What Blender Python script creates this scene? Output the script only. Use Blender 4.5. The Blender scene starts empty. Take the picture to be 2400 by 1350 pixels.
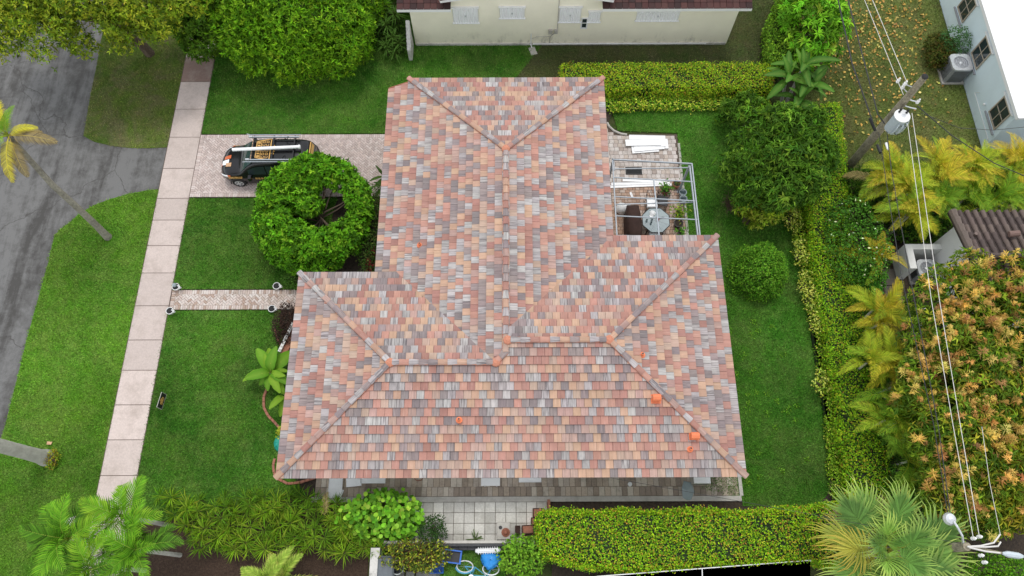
import bpy, math, random
import numpy as np
from mathutils import Matrix, Vector
random.seed(7); RNG = np.random.default_rng(7)
scene = bpy.context.scene
COL = scene.collection
PI = math.pi

# ------------------------------------------------------------ camera
F_PX, TILT, PPX, PPY, ROLL, CAM_H = 1700., .3837, 1200.7, 675., -.0033, 30.
cam_data = bpy.data.cameras.new('camera')
cam_data.lens = F_PX / 2400 * 36; cam_data.sensor_width = 36
cam_data.clip_start = .5; cam_data.clip_end = 3000
cam = bpy.data.objects.new('camera', cam_data); COL.objects.link(cam)
cam.matrix_world = Matrix.Translation((0, 0, CAM_H)) @ Matrix.Rotation(TILT, 4, 'X') @ Matrix.Rotation(ROLL, 4, 'Z')
scene.camera = cam

# ------------------------------------------------------------ sky, sun, exposure
SUN_EL, SUN_AZ = math.radians(73), math.radians(8)      # azimuth clockwise from +Y
world = bpy.data.worlds.new('World'); scene.world = world; world.use_nodes = True
wn = world.node_tree.nodes; wl = world.node_tree.links
bg = wn['Background']
sky = wn.new('ShaderNodeTexSky'); sky.sky_type = 'NISHITA'; sky.sun_disc = False
sky.sun_elevation = SUN_EL; sky.sun_rotation = SUN_AZ
sky.air_density = 1.0; sky.dust_density = 0.2; sky.ozone_density = 1.0
hs = wn.new('ShaderNodeHueSaturation'); hs.inputs['Saturation'].default_value = .16
wl.new(sky.outputs[0], hs.inputs['Color']); wl.new(hs.outputs[0], bg.inputs['Color'])
bg.inputs['Strength'].default_value = .15
sd = bpy.data.lights.new('sun', 'SUN'); sd.energy = 0.7; sd.angle = math.radians(16); sd.color = (1, .96, .9)
sun = bpy.data.objects.new('sun', sd); COL.objects.link(sun)
sdir = Vector((math.sin(SUN_AZ) * math.cos(SUN_EL), math.cos(SUN_AZ) * math.cos(SUN_EL), math.sin(SUN_EL)))
sun.rotation_euler = sdir.to_track_quat('Z', 'Y').to_euler()
sun.location = (0, 0, 60)
scene.view_settings.view_transform = 'Standard'; scene.view_settings.look = 'None'
scene.view_settings.gamma = 1; scene.view_settings.use_curve_mapping = False
scene.view_settings.exposure = EXPOSURE = 1.0

# ------------------------------------------------------------ survey helper: where a sight line meets height z
_S, _C = math.sin(TILT), math.cos(TILT)
def W(u, v, z=0.):
    a, b = u - PPX, v - PPY
    cr, sr = math.cos(-ROLL), math.sin(-ROLL)
    a, b = a * cr - b * sr, a * sr + b * cr
    x, y = a / F_PX, -b / F_PX
    t = (z - CAM_H) / (-_C + y * _S)
    return Vector((x * t, (_S + y * _C) * t, z))
def WP(pts, z=0.): return [tuple(W(u, v, z)[:2]) for u, v in pts]
def SC(u, v, z=0.):          # metres per picture unit there, across
    return (W(u + 10, v, z) - W(u - 10, v, z)).length / 20

# ------------------------------------------------------------ mesh helpers
class MB:
    def __init__(s): s.v = []; s.f = []; s.m = []; s.c = []
    def add(s, vs, fs, mi=0, col=None):
        o = len(s.v); s.v += [tuple(p) for p in vs]
        s.f += [tuple(i + o for i in f) for f in fs]; s.m += [mi] * len(fs)
        s.c += [col or (1, 1, 1, 1)] * len(vs); return s
    def box(s, c, d, rz=0, mi=0, col=None, M=None):
        x, y, z = d[0] / 2, d[1] / 2, d[2] / 2
        pts = [(-x, -y, -z), (x, -y, -z), (x, y, -z), (-x, y, -z), (-x, -y, z), (x, -y, z), (x, y, z), (-x, y, z)]
        R = (M if M is not None else Matrix.Rotation(rz, 3, 'Z')); c = Vector(c)
        return s.add([R @ Vector(p) + c for p in pts], [(3, 2, 1, 0), (4, 5, 6, 7), (0, 1, 5, 4), (1, 2, 6, 5), (2, 3, 7, 6), (3, 0, 4, 7)], mi, col)
    def slab(s, c, d, bev, rz=0, mi=0, col=None, tilt=(0, 0)):     # box with a bevelled top, z from 0 down
        x, y, h = d[0] / 2, d[1] / 2, d[2]; b = bev
        pts = [(-x, -y, -h), (x, -y, -h), (x, y, -h), (-x, y, -h), (-x, -y, -b), (x, -y, -b), (x, y, -b), (-x, y, -b),
               (-x + b, -y + b, 0), (x - b, -y + b, 0), (x - b, y - b, 0), (-x + b, y - b, 0)]
        R = Matrix.Rotation(rz, 3, 'Z'); c = Vector(c)
        pts = [(p[0], p[1], p[2] + p[0] * tilt[0] + p[1] * tilt[1]) for p in pts]
        fs = [(0, 1, 5, 4), (1, 2, 6, 5), (2, 3, 7, 6), (3, 0, 4, 7), (4, 5, 9, 8), (5, 6, 10, 9), (6, 7, 11, 10), (7, 4, 8, 11), (8, 9, 10, 11)]
        return s.add([R @ Vector(p) + c for p in pts], fs, mi, col)
    def prism(s, poly, z0, z1, mi=0, col=None, cap=True):
        n = len(poly)
        a = sum(poly[i][0] * poly[(i + 1) % n][1] - poly[(i + 1) % n][0] * poly[i][1] for i in range(n))
        if a < 0: poly = poly[::-1]
        vs = [(p[0], p[1], z0) for p in poly] + [(p[0], p[1], z1) for p in poly]
        fs = [(i, (i + 1) % n, n + (i + 1) % n, n + i) for i in range(n)]
        fs.append(tuple(range(n, 2 * n)))
        if cap: fs.append(tuple(range(n - 1, -1, -1)))
        return s.add(vs, fs, mi, col)
    def tube(s, path, r, n=6, mi=0, col=None, closed=False, cap=True):
        path = [Vector(p) for p in path]; m = len(path); rs = r if hasattr(r, '__len__') else [r] * m
        vs = []; up = None
        for i, p in enumerate(path):
            if closed: d = path[(i + 1) % m] - path[i - 1]
            else: d = path[min(i + 1, m - 1)] - path[max(i - 1, 0)]
            d.normalize()
            if up is None: up = Vector((0, 0, 1)) if abs(d.z) < .9 else Vector((1, 0, 0))
            a = d.cross(up).normalized(); b = a.cross(d).normalized(); up = b
            vs += [p + (a * math.cos(2 * PI * k / n) + b * math.sin(2 * PI * k / n)) * rs[i] for k in range(n)]
        fs = []
        for i in range(m if closed else m - 1):
            j = (i + 1) % m
            fs += [(i * n + k, i * n + (k + 1) % n, j * n + (k + 1) % n, j * n + k) for k in range(n)]
        if cap and not closed: fs += [tuple(range(n - 1, -1, -1)), tuple((m - 1) * n + k for k in range(n))]
        return s.add(vs, fs, mi, col)
    def lathe(s, c, prof, n=12, mi=0, col=None, M=None):     # prof: (r,z) bottom to top
        c = Vector(c); vs = []; m = len(prof); M = M or Matrix.Identity(3)
        for r, z in prof: vs += [c + M @ Vector((r * math.cos(2 * PI * k / n), r * math.sin(2 * PI * k / n), z)) for k in range(n)]
        fs = [(i * n + k, i * n + (k + 1) % n, (i + 1) * n + (k + 1) % n, (i + 1) * n + k) for i in range(m - 1) for k in range(n)]
        fs += [tuple(range(n - 1, -1, -1)), tuple((m - 1) * n + k for k in range(n))]
        return s.add(vs, fs, mi, col)
    def mesh(s, name, smooth=False):
        me = bpy.data.meshes.new(name); me.from_pydata(s.v, [], s.f); me.update()
        if any(s.m): me.polygons.foreach_set('material_index', s.m)
        if any(c != (1, 1, 1, 1) for c in s.c):
            at = me.attributes.new('col', 'FLOAT_COLOR', 'POINT'); at.data.foreach_set('color', np.array(s.c, np.float32).ravel())
        if smooth: me.polygons.foreach_set('use_smooth', [True] * len(me.polygons))
        return me

def np_mesh(name, V, Fc, col=None, uv=None):
    V = np.asarray(V, np.float32); Fc = np.asarray(Fc, np.int32); n, k = Fc.shape
    me = bpy.data.meshes.new(name)
    me.vertices.add(len(V)); me.vertices.foreach_set('co', V.ravel())
    me.loops.add(n * k); me.loops.foreach_set('vertex_index', Fc.ravel())
    me.polygons.add(n); me.polygons.foreach_set('loop_start', np.arange(0, n * k, k, dtype=np.int32))
    me.polygons.foreach_set('loop_total', np.full(n, k, np.int32))
    me.update(calc_edges=True)
    if col is not None:
        at = me.attributes.new('col', 'FLOAT_COLOR', 'POINT')
        c = np.asarray(col, np.float32)
        if c.shape[1] == 3: c = np.hstack([c, np.ones((len(c), 1), np.float32)])
        at.data.foreach_set('color', c.ravel())
    return me

def tagset(o, label=None, cat=None, group=None, kind=None):
    if label: o['label'] = label
    if cat: o['category'] = cat
    if group: o['group'] = group
    if kind: o['kind'] = kind
    return o
def put(name, me, mats, parent=None, loc=None, M=None):
    if isinstance(me, MB): me = me.mesh(name)
    if mats is not None and not me.materials:
        for m in (mats if isinstance(mats, (list, tuple)) else [mats]): me.materials.append(m)
    o = bpy.data.objects.new(name, me); COL.objects.link(o)
    if parent is not None:
        o.parent = parent
        if M is None and loc is None: o.location = -wloc(parent)      # mesh is in place already
    if M is not None: o.matrix_basis = M
    elif loc is not None: o.location = loc
    return o
def wloc(o):
    p = Vector(o.location); q = o.parent
    while q is not None: p = p + Vector(q.location); q = q.parent
    return p
def thing(name, label, cat, loc=(0, 0, 0), group=None, rz=0):
    o = bpy.data.objects.new(name, None); COL.objects.link(o); o.location = loc; o.rotation_euler = (0, 0, rz)
    o.empty_display_size = .2
    return tagset(o, label, cat, group)
def struct(name, me, mat, label):
    return tagset(put(name, me, mat), label, None, None, 'structure')

# ------------------------------------------------------------ materials
def lin(r, g, b):
    f = lambda c: (c / 255 / 12.92) if c / 255 <= .04045 else ((c / 255 + .055) / 1.055) ** 2.4
    return (f(r), f(g), f(b), 1)
class NT:
    def __init__(s, name):
        s.m = bpy.data.materials.new(name); s.m.use_nodes = True; s.t = s.m.node_tree; s.n = s.t.nodes; s.l = s.t.links
        s.p = s.n['Principled BSDF']; s.geo = s.n.new('ShaderNodeNewGeometry'); s.pos = s.geo.outputs['Position']
    def k(s, typ, **kw):
        n = s.n.new(typ)
        for a, b in kw.items(): setattr(n, a, b)
        return n
    def noise(s, scale, detail=4, rough=.6, vec=None, stretch=None, dist=0):
        n = s.k('ShaderNodeTexNoise'); n.inputs['Scale'].default_value = scale; n.inputs['Detail'].default_value = detail
        n.inputs['Roughness'].default_value = rough; n.inputs['Distortion'].default_value = dist
        v = vec or s.pos
        if stretch:
            mp = s.k('ShaderNodeMapping'); mp.inputs['Scale'].default_value = stretch; s.l.new(v, mp.inputs['Vector']); v = mp.outputs[0]
        s.l.new(v, n.inputs['Vector']); return n.outputs['Fac']
    def ramp(s, fac, stops):
        r = s.k('ShaderNodeValToRGB'); e = r.color_ramp.elements
        while len(e) < len(stops): e.new(.5)
        for q, (p, c) in zip(e, stops):
            q.position = p; q.color = c if hasattr(c, '__len__') else (c, c, c, 1)
        s.l.new(fac, r.inputs[0]); return r.outputs[0]
    def mix(s, fac, a, b, mode='MIX'):
        n = s.k('ShaderNodeMix', data_type='RGBA', blend_type=mode)
        for i, x in ((0, fac), (6, a), (7, b)):
            if isinstance(x, (int, float)): n.inputs[i].default_value = x
            elif isinstance(x, tuple): n.inputs[i].default_value = x
            else: s.l.new(x, n.inputs[i])
        return n.outputs[2]
    def math(s, op, a, b=0.):
        n = s.k('ShaderNodeMath', operation=op)
        for i, x in ((0, a), (1, b)):
            if isinstance(x, (int, float)): n.inputs[i].default_value = x
            else: s.l.new(x, n.inputs[i])
        return n.outputs[0]
    def attr(s, name): return s.k('ShaderNodeAttribute', attribute_name=name)
    def out(s, col=None, rough=.7, bump=None, bstr=.3, bdist=.01, spec=.3, metal=0):
        p = s.p
        if col is not None:
            if isinstance(col, tuple): p.inputs['Base Color'].default_value = col
            else: s.l.new(col, p.inputs['Base Color'])
        if isinstance(rough, (int, float)): p.inputs['Roughness'].default_value = rough
        else: s.l.new(rough, p.inputs['Roughness'])
        p.inputs['Specular IOR Level'].default_value = spec; p.inputs['Metallic'].default_value = metal
        if bump is not None:
            b = s.k('ShaderNodeBump'); b.inputs['Strength'].default_value = bstr; b.inputs['Distance'].default_value = bdist
            s.l.new(bump, b.inputs['Height']); s.l.new(b.outputs[0], p.inputs['Normal'])
        return s.m
def mk(name, c, rough=.6, var=.15, scale=6., metal=0, spec=.4, bstr=.15, usecol=False, dirt=None, dscale=2., damt=.5):
    t = NT(name); n = t.noise(scale, 5)
    base = c
    if usecol: base = t.mix(1., t.attr('col').outputs['Color'], c, 'MULTIPLY')
    k = t.ramp(n, [(.25, 1 - var), (.75, 1 + var * .6)])
    col = t.mix(1., base, k, 'MULTIPLY')
    if dirt:
        d = t.ramp(t.noise(dscale, 6, .7), [(.45, 0.), (.75, 1.)])
        col = t.mix(t.math('MULTIPLY', d, damt), col, dirt)
    return t.out(col, rough, n, bstr, .01, spec, metal)
# ------------------------------------------------------------ material library
def mat_leaf(name='foliage', trans=.2, rough=.5):
    t = NT(name); a = t.mix(1., t.attr('col').outputs['Color'], (1.16, 1.26, .70, 1), 'MULTIPLY')
    t.out(a, .6, spec=.12)
    tr = t.k('ShaderNodeBsdfTranslucent'); mx = t.k('ShaderNodeMixShader'); mx.inputs[0].default_value = trans
    t.l.new(t.mix(1., a, (1.25, 1.3, .6, 1), 'MULTIPLY'), tr.inputs['Color'])
    t.l.new(t.p.outputs[0], mx.inputs[1]); t.l.new(tr.outputs[0], mx.inputs[2])
    t.l.new(mx.outputs[0], t.n['Material Output'].inputs['Surface']); return t.m
LEAF = mat_leaf()
def mat_lawn(name, a, b, c, dirt=None, damt=.0, s1=.35, s2=1.6):
    """a,b,c = grass tones; dirt shows in worn patches.  Blades multiply by their own random tint (col)."""
    t = NT(name)
    n1 = t.noise(s1, 4, .6, dist=.4); n2 = t.noise(s2, 5, .7)
    big = t.noise(.16, 3, .5)
    col = t.mix(t.ramp(n1, [(.38, 0.), (.62, 1.)]), a, b)
    col = t.mix(t.math('MULTIPLY', t.ramp(n2, [(.45, 0.), (.72, 1.)]), .75), col, c)
    col = t.mix(1., col, t.ramp(big, [(.35, .78), (.65, 1.2)]), 'MULTIPLY')
    n3 = t.noise(14., 3, .7)
    col = t.mix(1., col, t.ramp(n3, [(.25, .55), (.75, 1.4)]), 'MULTIPLY')
    if dirt:
        d = t.ramp(t.noise(.55, 6, .72, dist=.6), [(.46, 0.), (.62, 1.)])
        col = t.mix(t.math('MULTIPLY', d, damt), col, dirt)
    col = t.mix(1., col, t.attr('col').outputs['Color'], 'MULTIPLY')
    return t.out(col, .85, n3, .5, .03, .06)
def lawn_pair(name, *a, **k):
    """blade material and the thatch/soil sheet below it share one recipe"""
    return mat_lawn(name, *a, **k)
M = {}
M['bark'] = mk('bark', (.11, .08, .055, 1), .9, .5, 18., bstr=.6)
M['palm_bark'] = mk('palm_bark', (.42, .41, .36, 1), .9, .3, 9., bstr=.5, dirt=(.14, .13, .10, 1), dscale=4.5, damt=.5)
M['coco_bark'] = mk('coco_bark', (.27, .25, .20, 1), .9, .4, 11., bstr=.6, dirt=(.06, .05, .04, 1), dscale=1.1, damt=.8)
M['soil'] = mk('soil', (.045, .033, .024, 1), .95, .6, 14., bstr=.9, dirt=(.09, .065, .04, 1), dscale=9., damt=.6)
M['mulch'] = mk('mulch', (.05, .028, .018, 1), .95, .7, 30., bstr=1., dirt=(.11, .075, .05, 1), dscale=12., damt=.55)
M['gravel'] = mk('gravel', (.16, .13, .10, 1), .95, .8, 45., bstr=1., dirt=(.32, .28, .23, 1), dscale=28., damt=.6)
M['white'] = mk('white_paint', (.80, .80, .79, 1), .45, .05, 3., dirt=(.55, .53, .48, 1), dscale=1.5, damt=.18)
M['white_pvc'] = mk('white_vinyl', (.88, .88, .88, 1), .35, .04, 4., dirt=(.6, .6, .6, 1), dscale=5., damt=.2)
M['alu'] = mk('aluminium', (.33, .36, .39, 1), .5, .12, 9., metal=.2, dirt=(.24, .26, .27, 1), dscale=4., damt=.35)
M['galv'] = mk('galvanised', (.62, .64, .66, 1), .42, .15, 12., metal=.6)
M['black'] = mk('black_plastic', (.018, .018, .019, 1), .5, .3, 8.)
M['black_metal'] = mk('black_metal', (.02, .02, .022, 1), .4, .3, 8., metal=.3)
M['rubber'] = mk('rubber', (.02, .02, .02, 1), .85, .2, 20.)
M['terracotta'] = mk('terracotta_pot', (.30, .115, .07, 1), .8, .25, 9.)
M['orange'] = mk('orange_vent', (.72, .20, .085, 1), .6, .12, 8.)
M['mortar'] = mk('orange_mortar', (.52, .215, .135, 1), .85, .2, 12.)
M['stucco_white'] = mk('white_stucco', (.82, .82, .80, 1), .8, .06, 25., bstr=.4, dirt=(.5, .49, .45, 1), dscale=.8, damt=.25)
M['wall_white_old'] = mk('old_white_wall', (.62, .60, .56, 1), .85, .12, 15., bstr=.5, dirt=(.10, .095, .08, 1), dscale=3., damt=.75)
M['kerb'] = mk('pale_concrete', (.50, .475, .43, 1), .85, .12, 12., bstr=.4, dirt=(.22, .2, .17, 1), dscale=2.2, damt=.5)
M['brick_edge'] = mk('edging_brick', (.36, .15, .095, 1), .85, .25, 10., bstr=.4, dirt=(.15, .1, .08, 1), dscale=6., damt=.5)
M['brown_fabric'] = mk('brown_fabric', (.045, .022, .016, 1), .85, .3, 7., bstr=.5)
M['grey_plastic'] = mk('grey_plastic', (.11, .125, .14, 1), .5, .15, 5.)
M['blue'] = mk('blue_plastic', (.02, .13, .52, 1), .45, .15, 5.)
M['bluetarp'] = mk('blue_cover', (.03, .28, .72, 1), .4, .2, 6., bstr=.6)
M['teal'] = mk('teal_plastic', (.02, .33, .25, 1), .45, .2, 7.)
M['wire'] = mk('wire_black', (.03, .03, .03, 1), .6, .1, 5.)
M['wire_pale'] = mk('wire_pale', (.62, .60, .56, 1), .5, .1, 5.)
M['pole'] = mk('pole_wood', (.33, .29, .21, 1), .9, .5, 14., bstr=.8, dirt=(.05, .04, .03, 1), dscale=4., damt=.7)
M['steel_paint'] = mk('pale_blue_grey_paint', (.52, .58, .62, 1), .35, .1, 6., metal=.2)
M['fan'] = mk('fan_grey', (.30, .31, .33, 1), .5, .15, 8.)
M['frost'] = mk('frosted_glass', (.27, .33, .34, 1), .25, .08, 5., spec=.5)
M['core'] = mk('shaded_core', (.02, .035, .010, 1), .9, .5, 20., bstr=.8)  # hedge filler, darker than the leaves to paint shade in the gaps
def mat_glass(name, c=(.02, .03, .032, 1), rough=.06):
    t = NT(name); n = t.noise(1.5, 2)
    return t.out(t.mix(t.ramp(n, [(.3, 0.), (.7, 1.)]), c, tuple(x * 1.6 for x in c[:3]) + (1,)), rough, spec=.6)
M['glass'] = mat_glass('dark_glass'); M['windscreen'] = mat_glass('windscreen', (.025, .05, .048, 1), .05)
def mat_paint(name, c):
    t = NT(name); n = t.noise(60., 2)
    t.out(t.mix(t.ramp(n, [(.3, 0.), (.7, 1.)]), c, tuple(x * 1.25 for x in c[:3]) + (1,)), .2, spec=.3)
    t.p.inputs['Coat Weight'].default_value = .2; t.p.inputs['Coat Roughness'].default_value = .06; return t.m
M['van_black'] = mat_paint('black_car_paint', (.008, .008, .009, 1))
M['gold'] = mk('gold_print', (.62, .36, .10, 1), .4, .12, 20.)
M['tan'] = mk('tan_print', (.60, .36, .20, 1), .4, .2, 20.)
M['red_plastic'] = mk('red_plastic', (.45, .05, .03, 1), .4, .15, 8.)
M['amber'] = mk('amber_plastic', (.6, .14, .05, 1), .3, .1, 8.)

def mat_tile():
    t = NT('roof_tile'); a = t.attr('col'); uv = t.attr('tuv').outputs['Vector']
    oi = t.k('ShaderNodeObjectInfo')
    ad = t.k('ShaderNodeVectorMath', operation='ADD'); sc = t.math('MULTIPLY', oi.outputs['Random'], 137.)
    t.l.new(uv, ad.inputs[0]); t.l.new(sc, ad.inputs[1]); v = ad.outputs[0]
    n = t.noise(1., 5, .65, vec=v, stretch=(17., 1.1, 1.)); n2 = t.noise(1., 3, .6, vec=v, stretch=(5., 2., 1.))
    streak = t.ramp(n, [(.38, 1.), (.56, 0.)])
    col = t.mix(1., a.outputs['Color'], t.ramp(n2, [(.25, .86), (.75, 1.12)]), 'MULTIPLY')
    col = t.mix(t.math('MULTIPLY', streak, a.outputs['Alpha']), col, (.115, .10, .104, 1))
    lt = t.ramp(n, [(.56, 0.), (.72, 1.)])
    col = t.mix(t.math('MULTIPLY', lt, .2), col, (.62, .55, .50, 1))
    w = t.ramp(t.noise(.45, 5, .7), [(.42, 0.), (.70, 1.)])               # pale bloom on the new roof
    col = t.mix(t.math('MULTIPLY', w, .10), col, (.62, .46, .41, 1))
    return t.out(col, .72, n, .25, .006, .3)
M['tile'] = mat_tile()
TILE_PAL = [((.52, .262, .200), .15, 20), ((.43, .208, .165), .20, 17), ((.585, .365, .245), .18, 15), ((.55, .385, .295), .30, 12),
            ((.46, .43, .42), .75, 17), ((.33, .265, .255), .50, 16), ((.265, .222, .222), .45, 9), ((.53, .505, .49), .65, 11), ((.51, .325, .275), .30, 10)]
_tw = [p[2] for p in TILE_PAL]
def tile_col(rnd=random):
    c, st, _ = rnd.choices(TILE_PAL, _tw)[0]; k = rnd.uniform(.86, 1.08) * .83
    c = [c[i] * .96 + (.47, .315, .265)[i] * .04 for i in range(3)]
    return (c[0] * k, c[1] * k * rnd.uniform(.97, 1.03), c[2] * k, min(1, st * rnd.uniform(.6, 1.3)))
def mat_paver(name, dirtc, damt, mul=(1, 1, 1, 1)):
    t = NT(name); a = t.attr('col').outputs['Color']; n = t.noise(16., 5, .7); d = t.ramp(t.noise(1.1, 6, .75), [(.48, 0.), (.70, 1.)])
    col = t.mix(1., t.mix(1., a, mul, 'MULTIPLY'), t.ramp(n, [(.25, .82), (.75, 1.12)]), 'MULTIPLY')
    col = t.mix(t.math('MULTIPLY', d, damt), col, dirtc)
    return t.out(col, .85, n, .3, .01, .25)
M['paver_drive'] = mat_paver('driveway_paver', (.30, .25, .22, 1), .35)
M['paver_walk'] = mat_paver('walkway_paver', (.20, .15, .11, 1), .6)
M['paver_patio'] = mat_paver('patio_paver', (.20, .17, .14, 1), .5)
M['paver_side'] = mat_paver('side_paver', (.09, .075, .06, 1), .5)
M['conc_tile'] = mat_paver('concrete_tile', (.30, .285, .235, 1), .65)
M['sidewalk'] = mat_paver('sidewalk_concrete', (.37, .305, .265, 1), .7)
M['felt'] = mk('roof_felt', (.05, .036, .032, 1), .95, .3, 9.)
M['joint'] = mk('joint_sand', (.12, .09, .07, 1), .95, .4, 20.)
def mat_road():
    t = NT('asphalt'); fine = t.noise(40., 4, .7)
    wet = t.noise(1., 6, .68, stretch=(1.15, .16, 1.), dist=.5); blot = t.noise(1.9, 6, .75)
    w = t.math('ADD', t.math('MULTIPLY', wet, .6), t.math('MULTIPLY', blot, .4))
    m = t.ramp(w, [(.44, 0.), (.60, 1.)])
    col = t.mix(m, (.16, .158, .154, 1), (.054, .051, .047, 1))
    col = t.mix(1., col, t.ramp(fine, [(.3, .85), (.7, 1.15)]), 'MULTIPLY')
    cr = t.k('ShaderNodeTexVoronoi', feature='DISTANCE_TO_EDGE'); cr.inputs['Scale'].default_value = .16
    wv = t.k('ShaderNodeVectorMath', operation='ADD'); nz = t.k('ShaderNodeTexNoise'); nz.inputs['Scale'].default_value = .9; nz.inputs['Detail'].default_value = 5
    t.l.new(t.pos, nz.inputs['Vector']); t.l.new(t.pos, wv.inputs[0]); t.l.new(nz.outputs['Color'], wv.inputs[1]); t.l.new(wv.outputs[0], cr.inputs['Vector'])
    c = t.ramp(cr.outputs['Distance'], [(0., 1.), (.004, 0.)])
    col = t.mix(t.math('MULTIPLY', c, .75), col, (.045, .04, .036, 1))
    return t.out(col, t.ramp(m, [(0., .85), (1., .55)]), fine, .3, .01, .3)
M['road'] = mat_road()
def mat_wall(name, c, stain, zlo=0., zhi=.7, amt=.8):
    """rendered wall whose mildew climbs from the ground in blotches (real growth)"""
    t = NT(name); s = t.k('ShaderNodeSeparateXYZ'); t.l.new(t.pos, s.inputs[0])
    h = t.ramp(s.outputs['Z'], [(zlo, 1.), (max(zhi, .01), 0.)]); n = t.ramp(t.noise(2.2, 6, .75, stretch=(1, 1, .45)), [(.52, 0.), (.72, 1.)])
    col = t.mix(t.math('MULTIPLY', t.math('MULTIPLY', h, n), amt), c, stain)
    f = t.noise(1.2, 4); col = t.mix(1., col, t.ramp(f, [(.3, .95), (.7, 1.03)]), 'MULTIPLY')
    return t.out(col, .85, t.noise(60., 3), .2, .005, .2)
M['cream'] = mat_wall('cream_stucco', (.92, .87, .70, 1), (.13, .12, .10, 1), 0., 1.)
M['blue_wall'] = mat_wall('pale_blue_stucco', (.66, .77, .81, 1), (.30, .33, .34, 1), 0., .5, .5)
M['roof_white'] = mk('white_roof_coating', (.82, .82, .82, 1), .6, .05, 1.5, dirt=(.68, .67, .66, 1), dscale=1.2, damt=.3)
M['dark_block'] = mk('dark_block', (.075, .075, .078, 1), .9, .3, 9.)
M['brown_tile'] = mat_paver('brown_roof_tile', (.05, .042, .038, 1), .35)

# ------------------------------------------------------------ foliage builders
def nrm(a): return a / np.maximum(np.linalg.norm(a, axis=1, keepdims=True), 1e-6)
def rdir(n): return nrm(RNG.normal(size=(n, 3)))
def pal(n, cols, wts=None, jit=.22):
    cols = np.array(cols, float); w = None if wts is None else np.array(wts, float) / sum(wts)
    c = cols[RNG.choice(len(cols), n, p=w)]
    return np.clip(c * (1 + RNG.normal(size=(n, 1)) * jit) * (1 + RNG.normal(size=(n, 3)) * .07), .002, .95)
def leaf_verts(P, D, U, L, Wd, col, fold=.25, droop=.12):
    """folded rhomb leaves, 2 triangles each"""
    n = len(P); D = nrm(D); U = nrm(U - D * (U * D).sum(1, keepdims=True)); Sd = np.cross(D, U)
    L = np.broadcast_to(np.asarray(L, float).reshape(-1, 1), (n, 1)); Wd = np.broadcast_to(np.asarray(Wd, float).reshape(-1, 1), (n, 1))
    mid = P + D * L * .5
    V = np.stack([P, mid + Sd * Wd * .5 + U * Wd * fold, P + D * L - U * L * droop, mid - Sd * Wd * .5 + U * Wd * fold], 1).reshape(-1, 3)
    b = np.arange(n)[:, None] * 4
    Fc = np.concatenate([b + np.array([[0, 1, 2]]), b + np.array([[0, 2, 3]])], 1).reshape(-1, 3)
    return V, Fc, np.repeat(col, 4, 0)
def round_verts(P, D, U, L, Wd, col):
    """broad rounded leaves, 4 triangles each"""
    n = len(P); D = nrm(D); U = nrm(U - D * (U * D).sum(1, keepdims=True)); Sd = np.cross(D, U); L = L[:, None]; Wd = Wd[:, None]
    V = np.stack([P, P + D * L * .25 + Sd * Wd * .42 + U * Wd * .1, P + D * L * .72 + Sd * Wd * .45 + U * Wd * .06, P + D * L, P + D * L * .72 - Sd * Wd * .45 + U * Wd * .06, P + D * L * .25 - Sd * Wd * .42 + U * Wd * .1], 1).reshape(-1, 3)
    b = np.arange(n)[:, None] * 6; Fc = np.concatenate([b + np.array([[0, 1, 2]]), b + np.array([[0, 2, 3]]), b + np.array([[0, 3, 4]]), b + np.array([[0, 4, 5]])], 1).reshape(-1, 3)
    return V, Fc, np.repeat(col, 6, 0)
def join(parts):
    Vs, Fs, Cs = [], [], []; o = 0
    for V, Fc, Cc in parts: Vs.append(V); Fs.append(Fc + o); Cs.append(Cc); o += len(V)
    return np.concatenate(Vs), np.concatenate(Fs), np.concatenate(Cs)
def lobes_on(c, r, n, lr, up=-.2, jit=.12, fib=True):
    """n lobe centres spread over an ellipsoid's upper surface"""
    out = []; ga = PI * (3 - 5 ** .5)
    for i in range(n):
        z = 1 - (i + .5) / n * (1 - up); ph = i * ga + random.random() * .5; q = math.sqrt(max(0, 1 - z * z))
        k = 1 + random.uniform(-jit, jit)
        out.append((c[0] + r[0] * q * math.cos(ph) * k, c[1] + r[1] * q * math.sin(ph) * k, c[2] + r[2] * z * k, lr * random.uniform(.7, 1.25)))
    return np.array(out)
def crown_pts(lobes, n, inside=.78, vol=.15, fuzz=.10):
    r = lobes[:, 3]; idx = RNG.choice(len(lobes), n, p=r ** 2 / (r ** 2).sum())
    N = rdir(n); k = np.where(RNG.random(n) < vol, RNG.uniform(.3, .9, n), RNG.uniform(.88, 1.06, n))
    P = lobes[idx, :3] + N * (r[idx] * k)[:, None] + RNG.normal(0, fuzz, (n, 3)) * r[idx][:, None]
    keep = np.ones(n, bool)
    for q in lobes: 
        d = np.linalg.norm(P - q[:3], axis=1); keep &= ~(d < q[3] * inside * .9)
    keep |= (k < .9) & (RNG.random(n) < .15)
    keep &= P[:, 2] > .05
    return P[keep], N[keep]
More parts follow.
